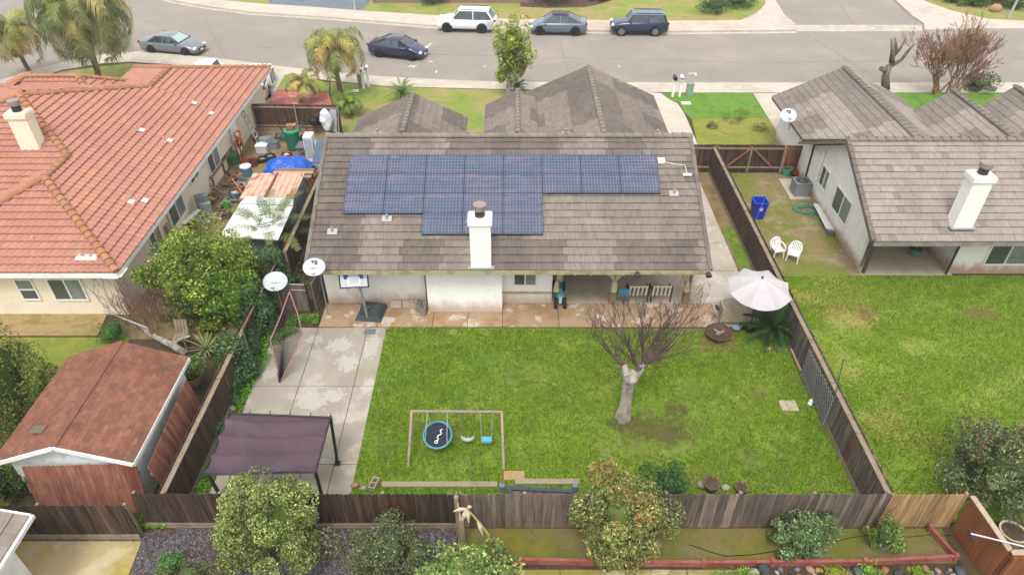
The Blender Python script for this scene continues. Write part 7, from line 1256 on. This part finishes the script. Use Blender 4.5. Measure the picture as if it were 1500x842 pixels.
tl_ = T('turquoise_bin', 'small turquoise sack between the shed corner and the left fence', 'sack', tuple(at(219, 712))); b = at(219, 712); m = MB(); m.box(b+Vector((0, 0, .28)), (.25, .22, .55), taper=.75); m.build('sack', pm('5fa8a0', .8, .4), tl_); m = MB(); m.tube([b+Vector((0, 0, .5)), b+Vector((.02, .02, .62))], [.09, .05], 8); m.build('neck', pm('4f9890', .8), tl_)
pile = T('rock', 'heap forming grey stone by the canopy edge and left fence', 'rock', tuple(at(325, 605)), 'rocks by the left fence')
b = at(325, 605); m = MB(); m.ball(b+Vector((0, 0, .1)), (.16, .13, .12), 9); m.build('stone', pm('8f8c94', .9, .4), pile)
for k, (q, cc2, lab) in enumerate((((332, 598), '9c8f98', 'purplish rock by the canopy edge and left fence'), ((340, 600), 'b0a8a0', 'pale rock nearest the ivy at the canopy edge'), ((318, 612), '8a7c74', 'brown rock tucked between canopy and left fence'))): b = at(*q); t = T('rock', lab, 'rock', tuple(b), 'rocks by the left fence'); m = MB(); m.ball(b+Vector((0, 0, .08)), (.14, .12, .1), 9); m.build('stone', pm(cc2, .9, .4), t)
dm = T('dark_post', 'dark leaning post in the ivy beside the concrete court', 'post', tuple(at(370, 528))); m = MB(); m.tube([at(370, 528), hz(350, 488, 20.0)], .04, 6); m.tube([hz(350, 488, 20.0), hz(366, 462, 21.2)], .02, 6); m.build('post', m_black, dm)

for k, (q, c_, lab, kd) in enumerate((((352, 262), '7d6a58', 'brown wooden crate beside the blue drum', 'crate'), ((358, 272), 'b8b4ac', 'pale wooden crate before the rusty shed', 'crate'), ((345, 288), '5c6c74', 'blue grey crate between mattress and rusty shed', 'crate'), ((330, 318), '8a7460', 'brown crate before the white shelter', 'crate'), ((318, 322), 'c8c4bc', 'white crate at the foot of the mattress', 'crate'), ((412, 205), '6f7a60', 'olive crate behind the green waste bin', 'crate'), ((420, 232), 'a03c34', 'red crate between tarpaulin and green waste bin', 'crate'), ((448, 208), '4c5058', 'dark crate by the kettle grill', 'crate'), ((310, 296), '9c8468', 'tan crate under the wall windows', 'crate'))):
    b = at(*q); t = T('crate', lab, kd, tuple(b), 'crates in the side yard'); m = MB(); w_ = .5+.04*(k % 3); h_ = .3+.06*(k % 2)
    for s_ in (-1, 1):
        for z in (.08, h_-.06): m.box(b+Vector((s_*w_/2, 0, z)), (.03, w_*.8, .1)); m.box(b+Vector((0, s_*w_*.4, z)), (w_, .03, .1))
        for s2 in (-1, 1): m.box(b+Vector((s_*w_/2, s2*w_*.4, h_/2)), (.06, .06, h_))
    m.box(b+Vector((0, 0, .04)), (w_, w_*.8, .03)); m.build('slats', pm(c_, .9, .4), t)
    m = MB(); rg = random.Random(k); [m.box(b+Vector((rg.uniform(-.15, .15), rg.uniform(-.12, .12), .12+.04*j)), (.2, .14, .12), rz=rg.uniform(0, 3)) for j in range(4)]; m.build('contents', pm(('c9b060', '4878b0', 'd8d4d0', '60584c')[k % 4], .7, .4), t)
for k, (a, b, c_, lab) in enumerate((((375, 262, 0), (398, 236, .3), 'a8886a', 'long tan pole lying between rusty shed and totes'), ((340, 262, .9), (360, 290, .1), 'b89060', 'pale pole propped on the workbench'), ((352, 300, .1), (380, 284, .3), '5f5450', 'dark pole lying before the rusty shed'), ((405, 180, 1.2), (420, 200, .1), '8a6448', 'brown pole leaning on the dark fence'), ((440, 178, 1.2), (455, 198, .1), '9a7050', 'reddish pole leaning on the dark fence near the kettle grill'))):
    t = T('pole', lab, 'pole', tuple(at(*a[:2])), 'loose poles in the side yard'); m = MB(); m.beam(at(*a), at(*b), .07, .05); m.build('rod', pm(c_, .9, .4), t)
# ------------------------------------------------------------ thin morning haze over the neighbourhood
m = MB(); m.box((0, 50, 10.8), (190, 150, 24)); hzo = m.build('haze', bpy.data.materials.new('haze_air')); hm_ = hzo.data.materials[0]; hm_.use_nodes = True; hm_.node_tree.nodes.clear()
ho = hm_.node_tree.nodes.new('ShaderNodeOutputMaterial'); hv = hm_.node_tree.nodes.new('ShaderNodeVolumePrincipled'); hv.inputs['Color'].default_value = (.95, .95, .96, 1); hv.inputs['Density'].default_value = .0007; hv.inputs['Anisotropy'].default_value = .2
hm_.node_tree.links.new(hv.outputs[0], ho.inputs['Volume']); tag(hzo, 'thin pale haze over the street', 'haze', kind='stuff')
